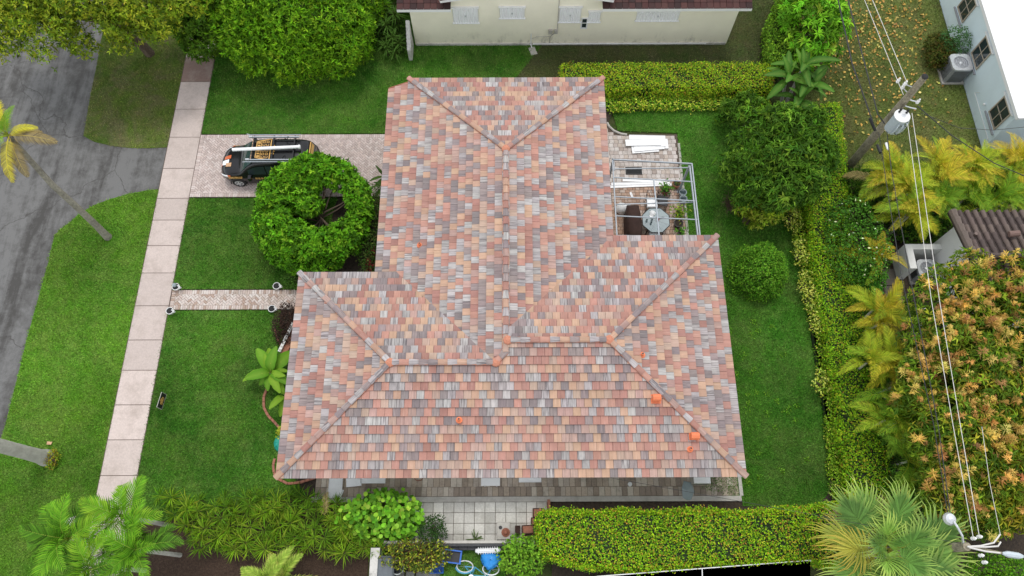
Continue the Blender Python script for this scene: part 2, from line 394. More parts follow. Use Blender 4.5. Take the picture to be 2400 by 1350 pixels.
def foliage(name, P, N, L, Wd, cols, wts, parent, up=.6, spread=.7, clump=0, jit=.2, mat=None, droop=.12, toward=None):
    """leaves (clump=0) or little rosettes of `clump` leaves at points P with outward normals N"""
    if clump:
        n = len(P); P2 = np.repeat(P, clump, 0); Ax = nrm(np.repeat(nrm(N + np.array([0, 0, up])), clump, 0) + rdir(n * clump) * .15)
        T = rdir(n * clump); T = nrm(T - Ax * (T * Ax).sum(1, keepdims=True))
        D = nrm(T * spread + Ax * RNG.uniform(.15, .95, (n * clump, 1))); U = Ax
        base = np.repeat(pal(n, cols, wts, jit), clump, 0) * (1 + RNG.normal(size=(n * clump, 1)) * .12); col = np.clip(base, .002, .95)
        P = P2
    else:
        n = len(P); U = nrm(N * .6 + np.array([0, 0, up]) + rdir(n) * .55); T = rdir(n); D = nrm(T - U * (T * U).sum(1, keepdims=True) + N * .25)
        col = pal(n, cols, wts, jit)
    m = len(P); Ls = L * RNG.uniform(.7, 1.25, m)
    V, Fc, C = round_verts(P, D, U, Ls, Wd * RNG.uniform(.8, 1.1, m), col) if Wd >= .8 * L else leaf_verts(P, D, U, Ls, Wd * RNG.uniform(.75, 1.2, m), col, .22, droop)
    return put(name, np_mesh(name, V, Fc, C), mat or LEAF, parent)
def trunk_mesh(base, top, r0, r1, limbs=(), n=7, wob=.12):
    b = MB(); base = Vector(base); top = Vector(top); pts = []
    for i in range(6):
        t = i / 5; p = base.lerp(top, t); w = wob * math.sin(t * PI)
        pts.append(p + Vector((random.uniform(-w, w), random.uniform(-w, w), 0)))
    b.tube([base - Vector((0, 0, .1))] + pts, [r0 * 1.25] + [r0 + (r1 - r0) * i / 5 for i in range(6)], n)
    for q in limbs:
        q = Vector(q); s = pts[random.choice((3, 4, 5))]; m = s.lerp(q, .5) + Vector((random.uniform(-.2, .2), random.uniform(-.2, .2), -.1))
        b.tube([s, m, q], [r1 * .75, r1 * .5, r1 * .2], 5)
    return b
def pin(poly, X, Y):
    poly = np.array(poly); ins = np.zeros(len(X), bool); j = len(poly) - 1
    for i in range(len(poly)):
        xi, yi = poly[i]; xj, yj = poly[j]
        ins ^= ((yi > Y) != (yj > Y)) & (X < (xj - xi) * (Y - yi) / (yj - yi + 1e-12) + xi); j = i
    return ins
def scatter(poly, dens, holes=()):
    p = np.array(poly); lo, hi = p.min(0), p.max(0); n = int((hi[0] - lo[0]) * (hi[1] - lo[1]) * dens)
    X = RNG.uniform(lo[0], hi[0], n); Y = RNG.uniform(lo[1], hi[1], n); k = pin(poly, X, Y)
    for h in holes: k &= ~pin(h, X, Y)
    return X[k], Y[k]
def lawn(name, label, poly, mat, dens=700, z=0., holes=(), h=.075, sheet=True, lo=.55, hi=1.95):
    if sheet: struct('lawn', MB().prism(poly, z - .06, z, 0, (.82, .85, .8, 1)), mat, label)
    X, Y = scatter(poly, dens, holes); n = len(X)
    X = X + RNG.normal(0, .045, n); Y = Y + RNG.normal(0, .045, n)
    P = np.stack([X, Y, np.full(n, z)], 1); a = RNG.uniform(0, 2 * PI, n); tilt = RNG.uniform(.35, 1.15, n)
    D = np.stack([np.cos(a) * np.sin(tilt), np.sin(a) * np.sin(tilt), np.cos(tilt)], 1); S = np.stack([-np.sin(a), np.cos(a), np.zeros(n)], 1)
    Hh = h * RNG.uniform(.6, 1.5, n)[:, None]; w = .013 * RNG.uniform(.7, 1.5, n)[:, None]
    V = np.stack([P - S * w, P + S * w, P + D * Hh], 1).reshape(-1, 3); Fc = np.arange(3 * n).reshape(-1, 3)
    k = RNG.uniform(lo, hi, n)[:, None]; c = np.hstack([k * RNG.uniform(.9, 1.15, (n, 1)), k, k * RNG.uniform(.8, 1.1, (n, 1))])
    g = put('grass', np_mesh('grass', V, Fc, np.repeat(c, 3, 0)), mat)
    tagset(g, 'short grass blades of the ' + label, 'grass', None, 'stuff'); return g

# ---- palms
def frond_mesh(L, nl, ll, arch=.5, vee=.5, col=(.10, .17, .03), tip=None, lw=.028, droop=.25, jit=.18, rcol=(.20, .20, .06), tw=0., start=.12):
    """pinnate frond along +X from the origin, arching up then down; leaflets in two rows"""
    def rp(t): return np.array([L * t * (1 - .12 * t * t), 0., L * (arch * t - (arch * 1.15 + .15) * t * t)])
    parts = []; P, D, U, Ls, C = [], [], [], [], []
    for i in range(nl):
        t = start + (1 - start) * (i + .5) / nl; p = rp(t); d = rp(min(1, t + .02)) - rp(t - .02); d /= np.linalg.norm(d)
        up = np.cross(np.array([0, 1, 0.]), -d); up = np.cross(d, np.array([0, 1., 0])); 
        if up[2] < 0: up = -up
        for sd in (-1, 1):
            side = np.array([0, sd, 0.]); f = math.sin(PI * min(1, .18 + t * .80)) ** .7
            dd = side * 1. + d * (.55 + .7 * t) + up * vee * random.uniform(.6, 1.2); dd /= np.linalg.norm(dd)
            l = ll * f * random.uniform(.85, 1.1); q = p + dd * l * .55; dd2 = dd - np.array([0, 0, droop * 2 * random.uniform(.6, 1.4)]); dd2 /= np.linalg.norm(dd2)
            k = max(.4, 1 + random.gauss(0, jit)); c0 = np.array(col) * k
            c1 = np.array(tip if tip is not None and random.random() < .7 else col) * k
            s = np.cross(dd, up); s /= np.linalg.norm(s); w = lw * (.6 + .4 * f)
            parts.append((np.array([p - s * w * .4, p + s * w * .4, q + s * w * .5, q - s * w * .5, q + dd2 * l * .5]), np.array([[0, 1, 2], [0, 2, 3], [3, 2, 4]]), np.array([c0, c0, c0 * .5 + c1 * .5, c0 * .5 + c1 * .5, c1])))
    b = MB().tube([rp(t) for t in np.linspace(0, 1, 8)], [.026 * (1 - .85 * i / 7) * (L / 1.8) ** .5 for i in range(8)], 4)
    tri = []
    for f in b.f:
        for k in range(1, len(f) - 1): tri.append((f[0], f[k], f[k + 1]))
    parts.append((np.array(b.v), np.array(tri), np.tile(np.array(rcol), (len(b.v), 1))))
    V, Fc, C = join(parts); return np_mesh('frond', V, Fc, np.clip(C, 0, 1))
def fan_mesh(R, nseg=34, col=(.12, .19, .07), tip=(.30, .33, .10), pet=1.0, droop=.5, fold=.35):
    """costapalmate leaf: segments along an arched rib, split and hanging in their outer half"""
    parts = []
    for i in range(nseg):
        f = i / (nseg - 1); a = (f - .5) * 4.3; b = abs(f - .5) * 2; sd = 1 if f > .5 else -1
        o = np.array([pet + R * .34 * (1 - b), 0, pet * .30 - .10 * R * (1 - b) ** 2])
        d = np.array([math.cos(a), math.sin(a), fold * b - .05]); d /= np.linalg.norm(d); l = R * (.62 + .12 * math.cos(a)) * random.uniform(.88, 1.1)
        s = np.cross(d, [0, 0, 1.]); s /= np.linalg.norm(s); w = R * .023; k = random.uniform(.5, 1.3); wob = random.uniform(-.14, .14)
        p1 = o + d * l * .42 + [0, 0, (.016 if i % 2 else -.016)]; p2 = o + d * l * .78 + s * wob * l * .5 + [0, 0, -droop * .10 * l * k]; p3 = o + d * l * .96 + s * wob * l + [0, 0, -droop * .42 * l * k]
        c = np.array(col) * random.uniform(.7, 1.25); ct = np.array(tip) * random.uniform(.7, 1.25)
        V = np.array([o - s * .010, o + s * .010, p1 + s * w, p1 - s * w, p2 + s * w * .34, p2 - s * w * .34, p3])
        parts.append((V, np.array([[0, 1, 2], [0, 2, 3], [3, 2, 4], [3, 4, 5], [5, 4, 6]]), np.array([c * 1.3, c * 1.3, c, c, c * .4 + ct * .6, c * .4 + ct * .6, ct])))
    b = MB().tube([(0, 0, 0), (pet * .5, 0, pet * .2), (pet, 0, pet * .30), (pet + R * .34, 0, pet * .30 - .10 * R)], [.045, .03, .022, .008], 4)
    tri = [(f[0], f[k], f[k + 1]) for f in b.f for k in range(1, len(f) - 1)]
    parts.append((np.array(b.v), np.array(tri), np.tile([.30, .28, .08], (len(b.v), 1))))
    V, Fc, C = join(parts); return np_mesh('fan_leaf', V, Fc, np.clip(C, 0, 1))
def RT(az, el, roll=0., s=1.): return Matrix.Rotation(az, 4, 'Z') @ Matrix.Rotation(-el, 4, 'Y') @ Matrix.Rotation(roll, 4, 'X') @ Matrix.Scale(s, 4)
# ------------------------------------------------------------ ground, lawns
L_FRONT = mat_lawn('front_lawn_grass', (.040, .135, .014, 1), (.072, .185, .020, 1), (.125, .215, .045, 1), (.14, .18, .05, 1), .3)
L_VERGE = mat_lawn('verge_grass', (.105, .245, .020, 1), (.072, .190, .018, 1), (.155, .25, .048, 1), (.18, .22, .06, 1), .3)
L_WORN = mat_lawn('worn_verge_grass', (.075, .140, .022, 1), (.125, .175, .036, 1), (.18, .185, .06, 1), (.17, .14, .085, 1), .6)
L_BACK = mat_lawn('back_lawn_grass', (.042, .145, .014, 1), (.068, .190, .020, 1), (.11, .21, .040, 1), (.13, .16, .05, 1), .3)
L_DULL = mat_lawn('dull_lawn_grass', (.062, .092, .027, 1), (.085, .10, .036, 1), (.115, .105, .05, 1), (.10, .085, .055, 1), .45)
L_LEAFY = mat_lawn('leaf_strewn_lawn_grass', (.135, .18, .045, 1), (.11, .145, .038, 1), (.20, .20, .075, 1), (.15, .12, .06, 1), .4)
struct('ground', MB().add([(-600, -600, -.07), (600, -600, -.07), (600, 600, -.07), (-600, 600, -.07)], [(0, 1, 2, 3)], 0, (.8, .8, .8, 1)), L_DULL, 'ground of grass and soil reaching away on every side')
SWL, SWR = -16.65, -15.17
verge_n = WP([(237, 95), (228, 150), (214, 215), (200, 296), (196, 318), (222, 332), (260, 341), (300, 346), (345, 347), (394, 345)]) + [(SWL, 40), (-21.3, 40)]
verge_n[9] = (SWL, verge_n[9][1])
verge_s = WP([(374, 443), (340, 447), (300, 455), (260, 466), (222, 480), (187, 500), (165, 520), (143, 536), (128, 552), (113, 617), (90, 700), (62, 800), (40, 890), (12, 1000), (-20, 1100)]) + [(-21.0, -6), (SWL, -6)]
verge_s[0] = (SWL, verge_s[0][1])
lawn('grass', 'olive patchy verge lawn under the street tree', verge_n, L_WORN, 420, h=.06)
lawn('grass', 'bright green verge lawn between road and sidewalk with the palms', verge_s, L_VERGE, 700)
lawn('grass', 'dark green front lawn north of the paver driveway', [(SWR, 20.28), (1.2, 20.28), (0.2, 23.5), (1.6, 25.6), (1.2, 40), (SWR, 40)], L_FRONT, 560, holes=[[(-5, 20), (5, 20), (5, 21.2), (-5, 21.2)], [(-30, 26.5), (30, 26.5), (30, 60), (-30, 60)]])
lawn('grass', 'dull olive lawn along the cream house wall', [(1.2, 20.28), (4.6, 20.28), (4.6, 21.6), (14, 21.6), (14, 40), (1.2, 40), (1.6, 25.6), (.2, 23.5)], L_DULL, 480, holes=[[(-5, 25.7), (11.1, 25.7), (11.1, 60), (-5, 60)], [(3, 21), (14, 21), (14, 23.2), (3, 23.2)]], h=.06)
lawn('grass', 'front lawn between paver driveway and entry walk', [(SWR, 12.12), (-8.9, 12.12), (-8.2, 16.7), (SWR, 16.7)], L_FRONT, 900)
lawn('grass', 'large front lawn south of the entry walk', [(SWR, 2.0), (-8.3, 3.2), (-8.9, 4.0), (-9.0, 5.5), (-8.9, 6.4), (-9.4, 7.2), (-9.3, 9.0), (-9.6, 9.8), (-10.2, 10.4), (-10.2, 11.08), (SWR, 11.08)], L_FRONT, 900)
back = WP([(1436, 262), (1700, 258), (1760, 330), (1843, 470), (1868, 600), (1898, 740), (1922, 880), (1940, 1020), (1947, 1120), (1940, 1160), (1920, 1180), (1860, 1190), (1742, 1186)])
lawn('grass', 'back lawn between house, patio and east hedge', [(5.2, 20.4)] + back + [(9.15, 3.0), (7.6, 3.4), (7.6, 14.3), (8.1, 14.3), (8.1, 20.25)], L_BACK, 900)
ne = [(14.9, 17.2), (22.7, 17.2), (22.7, 45), (14.2, 45), (14.2, 21)]
lawn('grass', 'leaf strewn lawn beside the pale blue house', ne, L_LEAFY, 520)
lawn('grass', 'small grass patch by the bicycle at the bottom edge', WP([(1020, 1290), (1185, 1290), (1185, 1420), (1020, 1420)]), L_BACK, 700)
# fallen leaves on that lawn: too many to count
X, Y = scatter([(15.0, 19.0), (21.6, 19.0), (22.4, 40), (14.6, 40)], 34)
dn = np.clip((Y - 18.5) / 8.5, 0.06, 1) * np.clip(1.25 - np.abs(X - 17.6) / 6, .25, 1); k = RNG.random(len(X)) < dn * .9; X, Y = X[k], Y[k]; n = len(X)
P = np.stack([X, Y, np.full(n, .05)], 1); U = nrm(np.array([0, 0, 1.]) + rdir(n) * .4); D = rdir(n)
V, Fc, C = leaf_verts(P, D, U, RNG.uniform(.08, .20, n), RNG.uniform(.08, .15, n), pal(n, [(.55, .33, .15), (.48, .25, .12), (.58, .42, .22), (.34, .19, .11)], [4, 3, 3, 2]), .15)
tagset(put('fallen_leaves', np_mesh('fallen_leaves', V, Fc, C), LEAF), 'orange fallen leaves strewn over the lawn by the pale blue house', 'leaves', None, 'stuff')

# clover and weeds in the turf
X0, Y0 = scatter([(9.3, 3.5), (12.2, 3.5), (12.0, 9), (10, 13), (9.3, 13)], 3.0); n = len(X0); X = np.repeat(X0, 26) + RNG.normal(0, .07, n * 26); Y = np.repeat(Y0, 26) + RNG.normal(0, .07, n * 26); m = n * 26
kk = np.repeat(RNG.random(n) < .5, 26); X, Y = X[kk], Y[kk]; m = len(X)
V, Fc, C = leaf_verts(np.stack([X, Y, np.full(m, .05)], 1), rdir(m), nrm(np.array([0, 0, 1.]) + rdir(m) * .5), RNG.uniform(.05, .1, m), RNG.uniform(.03, .06, m), pal(m, [(.12, .26, .03), (.17, .31, .05), (.08, .19, .025)]), .15)
tagset(put('weeds', np_mesh('weeds', V, Fc, C), LEAF), 'light green weeds dotted through the back lawn', 'weeds', None, 'stuff')
struct('road', MB().add([(-34, -60, -.05), (-20.2, -60, -.05), (-20.2, 120, -.05), (-34, 120, -.05)], [(0, 1, 2, 3)]), M['road'], 'grey asphalt street with dark wet streaks')
ap = WP([(196, 318), (222, 332), (260, 341), (300, 346), (345, 347), (394, 345)]) + [(SWL, 19.45)] + WP([(374, 443), (340, 447), (300, 455), (260, 466), (222, 480), (187, 500), (165, 520), (143, 536)])
struct('driveway_apron', MB().prism([(-20.3, W(160, 318)[1])] + ap[1:-1] + [(-20.3, W(160, 520)[1])], -.06, -.028), M['road'], 'cracked asphalt apron joining street and driveway')
# beds of bare soil and mulch
def bed(label, pts, mat, z=-.012): return struct('planting_bed', MB().prism(pts, -.065, z), mat, label)
bed('mulch bed under the spiky plants in the front corner', [(-16.6, 2.0), (-8.3, 3.2), (-7.95, 2.95), (-5.6, 2.9), (-5.6, -6), (-16.6, -6)], M['mulch'])
bed('soil bed along the west wall with banana and purple shrub', [(-8.3, 3.2), (-8.9, 4.0), (-9.0, 5.5), (-8.9, 6.4), (-9.4, 7.2), (-9.3, 9.0), (-9.6, 9.8), (-10.2, 10.4), (-10.2, 11.08), (-7, 11.08), (-7, 3.2)], M['soil'], -.014)
bed('soil bed around the ring shaped tree beside the house', [(-8.9, 12.12), (-4, 12.12), (-4, 16.7), (-8.2, 16.7)], M['soil'])
bed('dark soil strip under the north hedge', [(4.6, 20.4)] + WP([(1436, 262), (1700, 258)]) + [(14.2, 21.8), (14.2, 23.1), (2.0, 23.1), (2, 21.6), (4.6, 21.6)], M['soil'], -.016)
bed('soil strip under the long east hedge', back[1:] + [(9.15, 3.0), (9.15, 1.5), (17, 1.5), (15.8, 17.2), (14.6, 21.8)], M['soil'], -.016)
bed('dark soil strip behind the south hedge', [(1.5, 2.98), (9.15, 2.98), (9.15, -3), (1.5, -3)], M['soil'], -.018)
bed('gravel strip along the south wall of the house', [(-7.0, 3.86), (8.6, 3.86), (8.6, 4.6), (-7, 4.6)], M['gravel'], -.004)
bed('mulch beside the schefflera tree', [(13.6, 21.8), (14.9, 21.8), (14.9, 40), (12.9, 40), (12.9, 26)], M['soil'], -.014)
bed('dark ground among the eastern palms and mango', [(15.8, 17.2), (40, 17.2), (40, -6), (15, -6), (16.2, 3)], M['soil'], -.02)

# ------------------------------------------------------------ sidewalk: one slab, one piece
sw = struct('sidewalk', MB().box(((SWL + SWR) / 2, 10, -.019), (SWR - SWL + .07, 70, .05)), M['joint'], 'pale concrete sidewalk of square slabs along the street')
js = [-12, -10.2, -8.4, -6.6, -4.8, -3, -1.2, .6] + sorted(W(u, v)[1] for u, v in [(262, 1205), (272, 1115), (300, 1031), (318, 949), (335, 868), (352, 797), (360, 717), (375, 640), (390, 576), (400, 516), (412, 465), (420, 395), (436, 322), (448, 256), (463, 192), (475, 135)]) + [27.3, 29, 30.8, 32.6, 34.4, 36.2, 38]
for i in range(len(js) - 1):
    y0, y1 = js[i] + .012, js[i + 1] - .012; k = random.uniform(.86, 1.06); c = (.575 * k, .485 * k, .44 * k, 1)
    if abs((y0 + y1) / 2 - W(470, 165)[1]) < .6: c = (.27, .185, .155, 1)
    put('slab', MB().slab(((SWL + SWR) / 2, (y0 + y1) / 2, .022 + random.uniform(-.004, .004)), (SWR - SWL, y1 - y0, .07), .01, 0, 0, c), M['sidewalk'], sw)

# ------------------------------------------------------------ brick paving
def clip_poly(poly, clip):
    """convex clip (Sutherland-Hodgman), clip counter-clockwise"""
    out = poly
    for i in range(len(clip)):
        a, b = clip[i], clip[(i + 1) % len(clip)]; inp, out = out, []
        if not inp: break
        sd = lambda p: (b[0] - a[0]) * (p[1] - a[1]) - (b[1] - a[1]) * (p[0] - a[0])
        for j in range(len(inp)):
            p, q = inp[j - 1], inp[j]; sp, sq = sd(p), sd(q)
            if (sp >= 0) != (sq >= 0):
                t = sp / (sp - sq); out.append((p[0] + (q[0] - p[0]) * t, p[1] + (q[1] - p[1]) * t))
            if sq >= 0: out.append(q)
    return out
def area(p): return abs(sum(p[i - 1][0] * p[i][1] - p[i][0] * p[i - 1][1] for i in range(len(p)))) / 2 if len(p) > 2 else 0
def bricks_to(parent, cells, mat, name, ztop, palette, prefer, keep=300, th=.06, gap=.005):
    """cells: (cx,cy,lx,ly,rz,clippoly or None).  The `keep` best become pieces of their own, the rest one mesh."""
    bycol = {}
    whole = [c for c in cells if c[5] is None]; cut = [c for c in cells if c[5] is not None]
    whole.sort(key=prefer); solo = whole[:keep]; rest = whole[keep:]
    for cx, cy, lx, ly, rz, _ in solo:
        ci = random.randrange(len(palette)); key = (round(lx, 3), round(ly, 3), ci)
        if key not in bycol:
            m = MB().slab((0, 0, 0), (lx - gap * 2, ly - gap * 2, th), .006, 0, 0, palette[ci] + (1,)).mesh(name); m.materials.append(mat); bycol[key] = m
        put(name, bycol[key], None, parent, M=Matrix.Translation(Vector((cx, cy, ztop + random.uniform(-.003, .003))) - wloc(parent)) @ Matrix.Rotation(rz, 4, 'Z'))
    b = MB()
    for cx, cy, lx, ly, rz, _ in rest:
        b.slab((cx, cy, ztop + random.uniform(-.003, .003)), (lx - gap * 2, ly - gap * 2, th), .006, rz, 0, random.choice(palette) + (1,))
    for c in cut: b.prism(c[5], ztop - th, ztop + random.uniform(-.003, .003), 0, random.choice(palette) + (1,), False)
    if b.v: tagset(put(name, b, mat, parent), None, None, None, 'stuff')
def herring(rect, bl=.2):
    x0, y0, x1, y1 = rect; s = bl / 2; cells = []; r = int((x1 - x0 + y1 - y0) / s) + 6; cx, cy = (x0 + x1) / 2, (y0 + y1) / 2
    clip = [(x0, y0), (x1, y0), (x1, y1), (x0, y1)]; q = math.sqrt(.5)
    for i in range(-r, r):
        for j in range(-r, r):
            m = (i - j) % 4
            if m == 0: c, d = (i + 1, j + .5), (bl, s)
            elif m == 3: c, d = (i + .5, j + 1), (s, bl)
            else: continue
            X, Y = (c[0] - c[1]) * s * q + cx, (c[0] + c[1]) * s * q + cy
            if not (x0 - .12 < X < x1 + .12 and y0 - .12 < Y < y1 + .12): continue
            hx, hy = d[0] / 2 - .005, d[1] / 2 - .005
            poly = [((a - b) * q + X, (a + b) * q + Y) for a, b in ((-hx, -hy), (hx, -hy), (hx, hy), (-hx, hy))]
            if all(x0 <= p[0] <= x1 and y0 <= p[1] <= y1 for p in poly): cells.append((X, Y, d[0], d[1], PI / 4, None))
            else:
                cp = clip_poly(poly, clip)
                if area(cp) > .0006: cells.append((X, Y, d[0], d[1], PI / 4, cp))
    return cells
def course(x0, y0, x1, y1, n, along):
    out = []
    for i in range(n):
        if along == 'x': w = (x1 - x0) / n; out.append((x0 + w * (i + .5), (y0 + y1) / 2, w, y1 - y0, 0, None))
        else: w = (y1 - y0) / n; out.append(((x0 + x1) / 2, y0 + w * (i + .5), x1 - x0, w, 0, None))
    return out
PK = [(.63, .53, .49), (.58, .48, .44), (.66, .57, .53), (.54, .44, .40), (.61, .50, .455), (.50, .41, .375)]
DX0, DX1, DY0, DY1 = -15.15, -5.0, 16.77, 20.22
drive = struct('driveway', MB().box(((DX0 + DX1) / 2, (DY0 + DY1) / 2, -.05), (DX1 - DX0, DY1 - DY0, .06)), M['joint'], 'pinkish paver driveway laid in herringbone')
cells = herring((DX0 + .2, DY0 + .2, DX1, DY1 - .2)) + course(DX0, DY0, DX1, DY0 + .2, 100, 'x') + course(DX0, DY1 - .2, DX1, DY1, 100, 'x') + course(DX0, DY0 + .2, DX0 + .2, DY1 - .2, 30, 'y')
bricks_to(drive, cells, M['paver_drive'], 'brick', .018, PK, lambda c: (c[0] > -11.5 or 17.4 < c[1] < 19.6 and c[0] > -13.6, c[1]))
WX0, WX1, WY0, WY1 = -15.13, -8.6, 11.13, 12.06
walk = struct('entry_walk', MB().box(((WX0 + WX1) / 2, (WY0 + WY1) / 2, -.05), (WX1 - WX0, WY1 - WY0, .06)), M['joint'], 'narrow mossy herringbone brick walk to the front door')
PW = [(.62, .54, .49), (.56, .46, .41), (.60, .51, .46), (.42, .31, .25), (.50, .41, .35), (.65, .58, .53)]
cells = herring((WX0 + .18, WY0 + .2, WX1, WY1 - .2)) + course(WX0 + .18, WY0, WX1, WY0 + .2, 62, 'x') + course(WX0 + .18, WY1 - .2, WX1, WY1, 62, 'x') + course(WX0, WY0, WX0 + .18, WY1, 9, 'y')
bricks_to(walk, cells, M['paver_walk'], 'brick', .018, PW, lambda c: (c[0] > -9.5, c[1]))
# patio
PP = [(.55, .49, .45), (.60, .54, .50), (.48, .41, .37), (.52, .44, .38), (.63, .58, .54), (.40, .33, .29)]
PQ = [(.50, .34, .25), (.55, .42, .34), (.44, .28, .20), (.58, .47, .40), (.40, .27, .20), (.52, .38, .30)]
patio = struct('patio', MB().prism([(3.9, 13.5), (8.1, 13.5), (8.08, 20.18), (5.45, 20.18), (5.0, 20.35), (4.6, 20.8), (4.3, 21.2), (3.9, 21.2)], -.07, -.03), M['joint'], 'backyard patio of tumbled beige and tan pavers')
edge = [(3.9, 17.5), (8.02, 17.5), (8.02, 20.1), (5.4, 20.1), (5.0, 20.3), (4.62, 20.7), (4.3, 21.1), (3.9, 21.2)]
cells = []
y = 17.5; r = 0
while y < 21.2:
    x = 3.9 - (r % 2) * .05
    while x < 8.0:
        p = [(x, y), (x + .215, y), (x + .215, y + .215), (x, y + .215)]
        if all(pin(edge, np.array([a[0]]), np.array([a[1]]))[0] for a in p): cells.append((x + .1075, y + .1075, .215, .215, 0, None))
        else:
            cp = clip_poly(p, [(3.9, 17.5), (8.02, 17.5), (8.02, 20.1), (5.4, 20.1), (3.9, 21.2)])
            if area(cp) > .004: cells.append((x, y, .215, .215, 0, cp))
        x += .215
    y += .215; r += 1
bricks_to(patio, cells, M['paver_patio'], 'paver', .016, PP, lambda c: (c[0] < 4.3, c[1]), 230)
cells = []; y = 13.5; r = 0
while y < 17.48:
    x = 3.9; hrow = random.choice((.15, .21))
    if y + hrow > 17.4: hrow = 17.495 - y
    while x < 8.0:
        w = min(random.choice((.14, .2, .2, .26)), 8.02 - x)
        if w > .06: cells.append((x + w / 2, y + hrow / 2, w, hrow, 0, None))
        x += w
    y += hrow
bricks_to(patio, cells, M['paver_patio'], 'cobble', .016, PQ, lambda c: (c[1] < 14.4, -c[2] * c[3]), 70, gap=.007)
kp = WP([(1424, 288), (1428, 296), (1440, 307), (1455, 313.5), (1470, 316)])
pk = MB().tube([(p[0], p[1], .01) for p in kp], .06, 6)
put('kerb', pk, M['kerb'], patio)
for i in range(14):
    y = 14.0 + i * .42; put('edge_stone', MB().slab((8.1 + random.uniform(-.02, .02), y, .02), (.12, .40, .09), .02, random.uniform(-.05, .05)), M['kerb'], patio)
# south side walk
side = struct('side_walk', MB().box((.5, 3.45, -.045), (17.2, .92, .05)), M['joint'], 'long weathered paver walk along the south wall')
PS = [(.44, .36, .28), (.36, .29, .225), (.52, .43, .34), (.31, .25, .20), (.48, .41, .34), (.58, .51, .42)]
cells = []
for row, (y0, y1) in enumerate(((3.13, 3.50), (3.50, 3.88))):
    x = -7.92
    while x < 9.0:
        w = min(random.uniform(.20, .25), 9.05 - x); cells.append((x + w / 2, (y0 + y1) / 2, w, y1 - y0, 0, None)); x += w
bricks_to(side, cells, M['paver_side'], 'paver', .016, PS, lambda c: c[1], 300)
put('kerb', MB().box((.55, 3.02, -.01), (17.15, .2, .12)), M['kerb'], side); put('kerb', MB().box((9.14, 3.5, -.012), (.14, .75, .12)), M['kerb'], side)
# concrete tile terrace
ct = struct('tile_terrace', MB().box((-1.25, 2.15, -.05), (5.45, 1.72, .06)), M['joint'], 'terrace of pale square concrete tiles below the side walk')
for i in range(13):
    for j in range(4):
        k = random.uniform(.72, 1.08); c = (.66 * k, .64 * k, .585 * k, 1)
        put('paver', MB().slab((-3.78 + i * .412, 1.50 + j * .405, .012 + random.uniform(-.004, .004)), (.395, .39, .06), .008, random.uniform(-.008, .008), 0, c), M['conc_tile'], ct)

# ------------------------------------------------------------ the tiled house
xL, xR, yS, yTL, yTR, xM0, xM1, yN, ZE, PT = -8.685, 8.57, 3.518, 11.71, 13.33, -4.706, 4.223, 21.387, 2.70, .235
hl, hr, hm = (yTL - yS) / 2, (yTR - yS) / 2, (xM1 - xM0) / 2; xm = (xM0 + xM1) / 2
cosA = 1 / math.sqrt(1 + PT * PT); sinA = PT * cosA; EXPO, TW = .318, .2915
ext = 3 * EXPO * cosA; xE = xM0 - ext
house = thing('house', 'single storey house with a multicoloured concrete tile hip roof', 'house', (0, 8, 0))
def wallbox(b, x0, x1, y0, y1, z1): b.prism([(x0, y0), (x1, y0), (x1, y1), (x0, y1)], 0, z1)
wb = MB(); wallbox(wb, xL + .65, xR - .65, yS + .65, yTL - .65, 2.62); put('wall', wb, M['stucco_white'], house)
wb = MB(); wallbox(wb, .5, xR - .66, yS + .66, yTR - .65, 2.61); put('wall', wb, M['stucco_white'], house)
wb = MB(); wallbox(wb, xM0 + .1, xM1 - .3, yS + .9, yN - .5, 2.60); put('wall', wb, M['stucco_white'], house)
def window(parent, c, w, h, face, fm, gm, nx=2, ny=2, depth=.08):
    """face: outward axis '+x','-x','+y','-y'"""
    a = {'+x': 0, '-x': PI, '+y': PI / 2, '-y': -PI / 2}[face]; R = Matrix.Rotation(a, 3, 'Z'); c = Vector(c)
    def bx(b, o, d): b.box(c + R @ Vector(o), d, a)
    f = MB()
    for s in (-1, 1): bx(f, (0, s * (w / 2 - .03), 0), (depth, .06, h)); bx(f, (0, 0, s * (h / 2 - .03)), (depth - .006, w - .13, .06))
    for i in range(1, nx): bx(f, (-.012, -w / 2 + w * i / nx, 0), (depth - .02, .035, h - .12))
    for i in range(1, ny): bx(f, (-.015, 0, -h / 2 + h * i / ny), (depth - .02, w - .12, .035))
    o = put('window', f, fm, parent); g = MB(); bx(g, (-.02, 0, 0), (.03, w - .1, h - .1)); put('pane', g, gm, o); return o
for x in (-5.5, -2, 1.6, 5.5): window(house, (x, yS + .64, 1.55), 1.2, 1.1, '-y', M['white'], M['glass'])
for y in (5.6, 9.2): window(house, (xR - .64, y, 1.55), 1.3, 1.1, '+x', M['white'], M['glass'])
window(house, (xL + .64, 5.2, 1.5), 1.6, 1.2, '-x', M['white'], M['glass'], 3, 2)
window(house, (0, yN - .49, 1.5), 1.4, 1.1, '+y', M['white'], M['glass'])
gd = put('garage_door', MB().box((xM0 + .09, 18.5, 1.08), (.06, 2.9, 2.15)), M['white'], house)
for i in range(4): put('panel', MB().box((xM0 + .055, 18.5, .28 + i * .53), (.03, 2.8, .46)), M['white'], gd)
dr = put('door', MB().box((xL + .63, 9.6, 1.05), (.05, .95, 2.1)), mk('door_wood', (.12, .06, .03, 1), .5), house)
put('handle', MB().lathe((xL + .58, 9.25, 1.0), [(.02, -.02), (.03, 0), (.02, .02)], 8), M['galv'], dr)
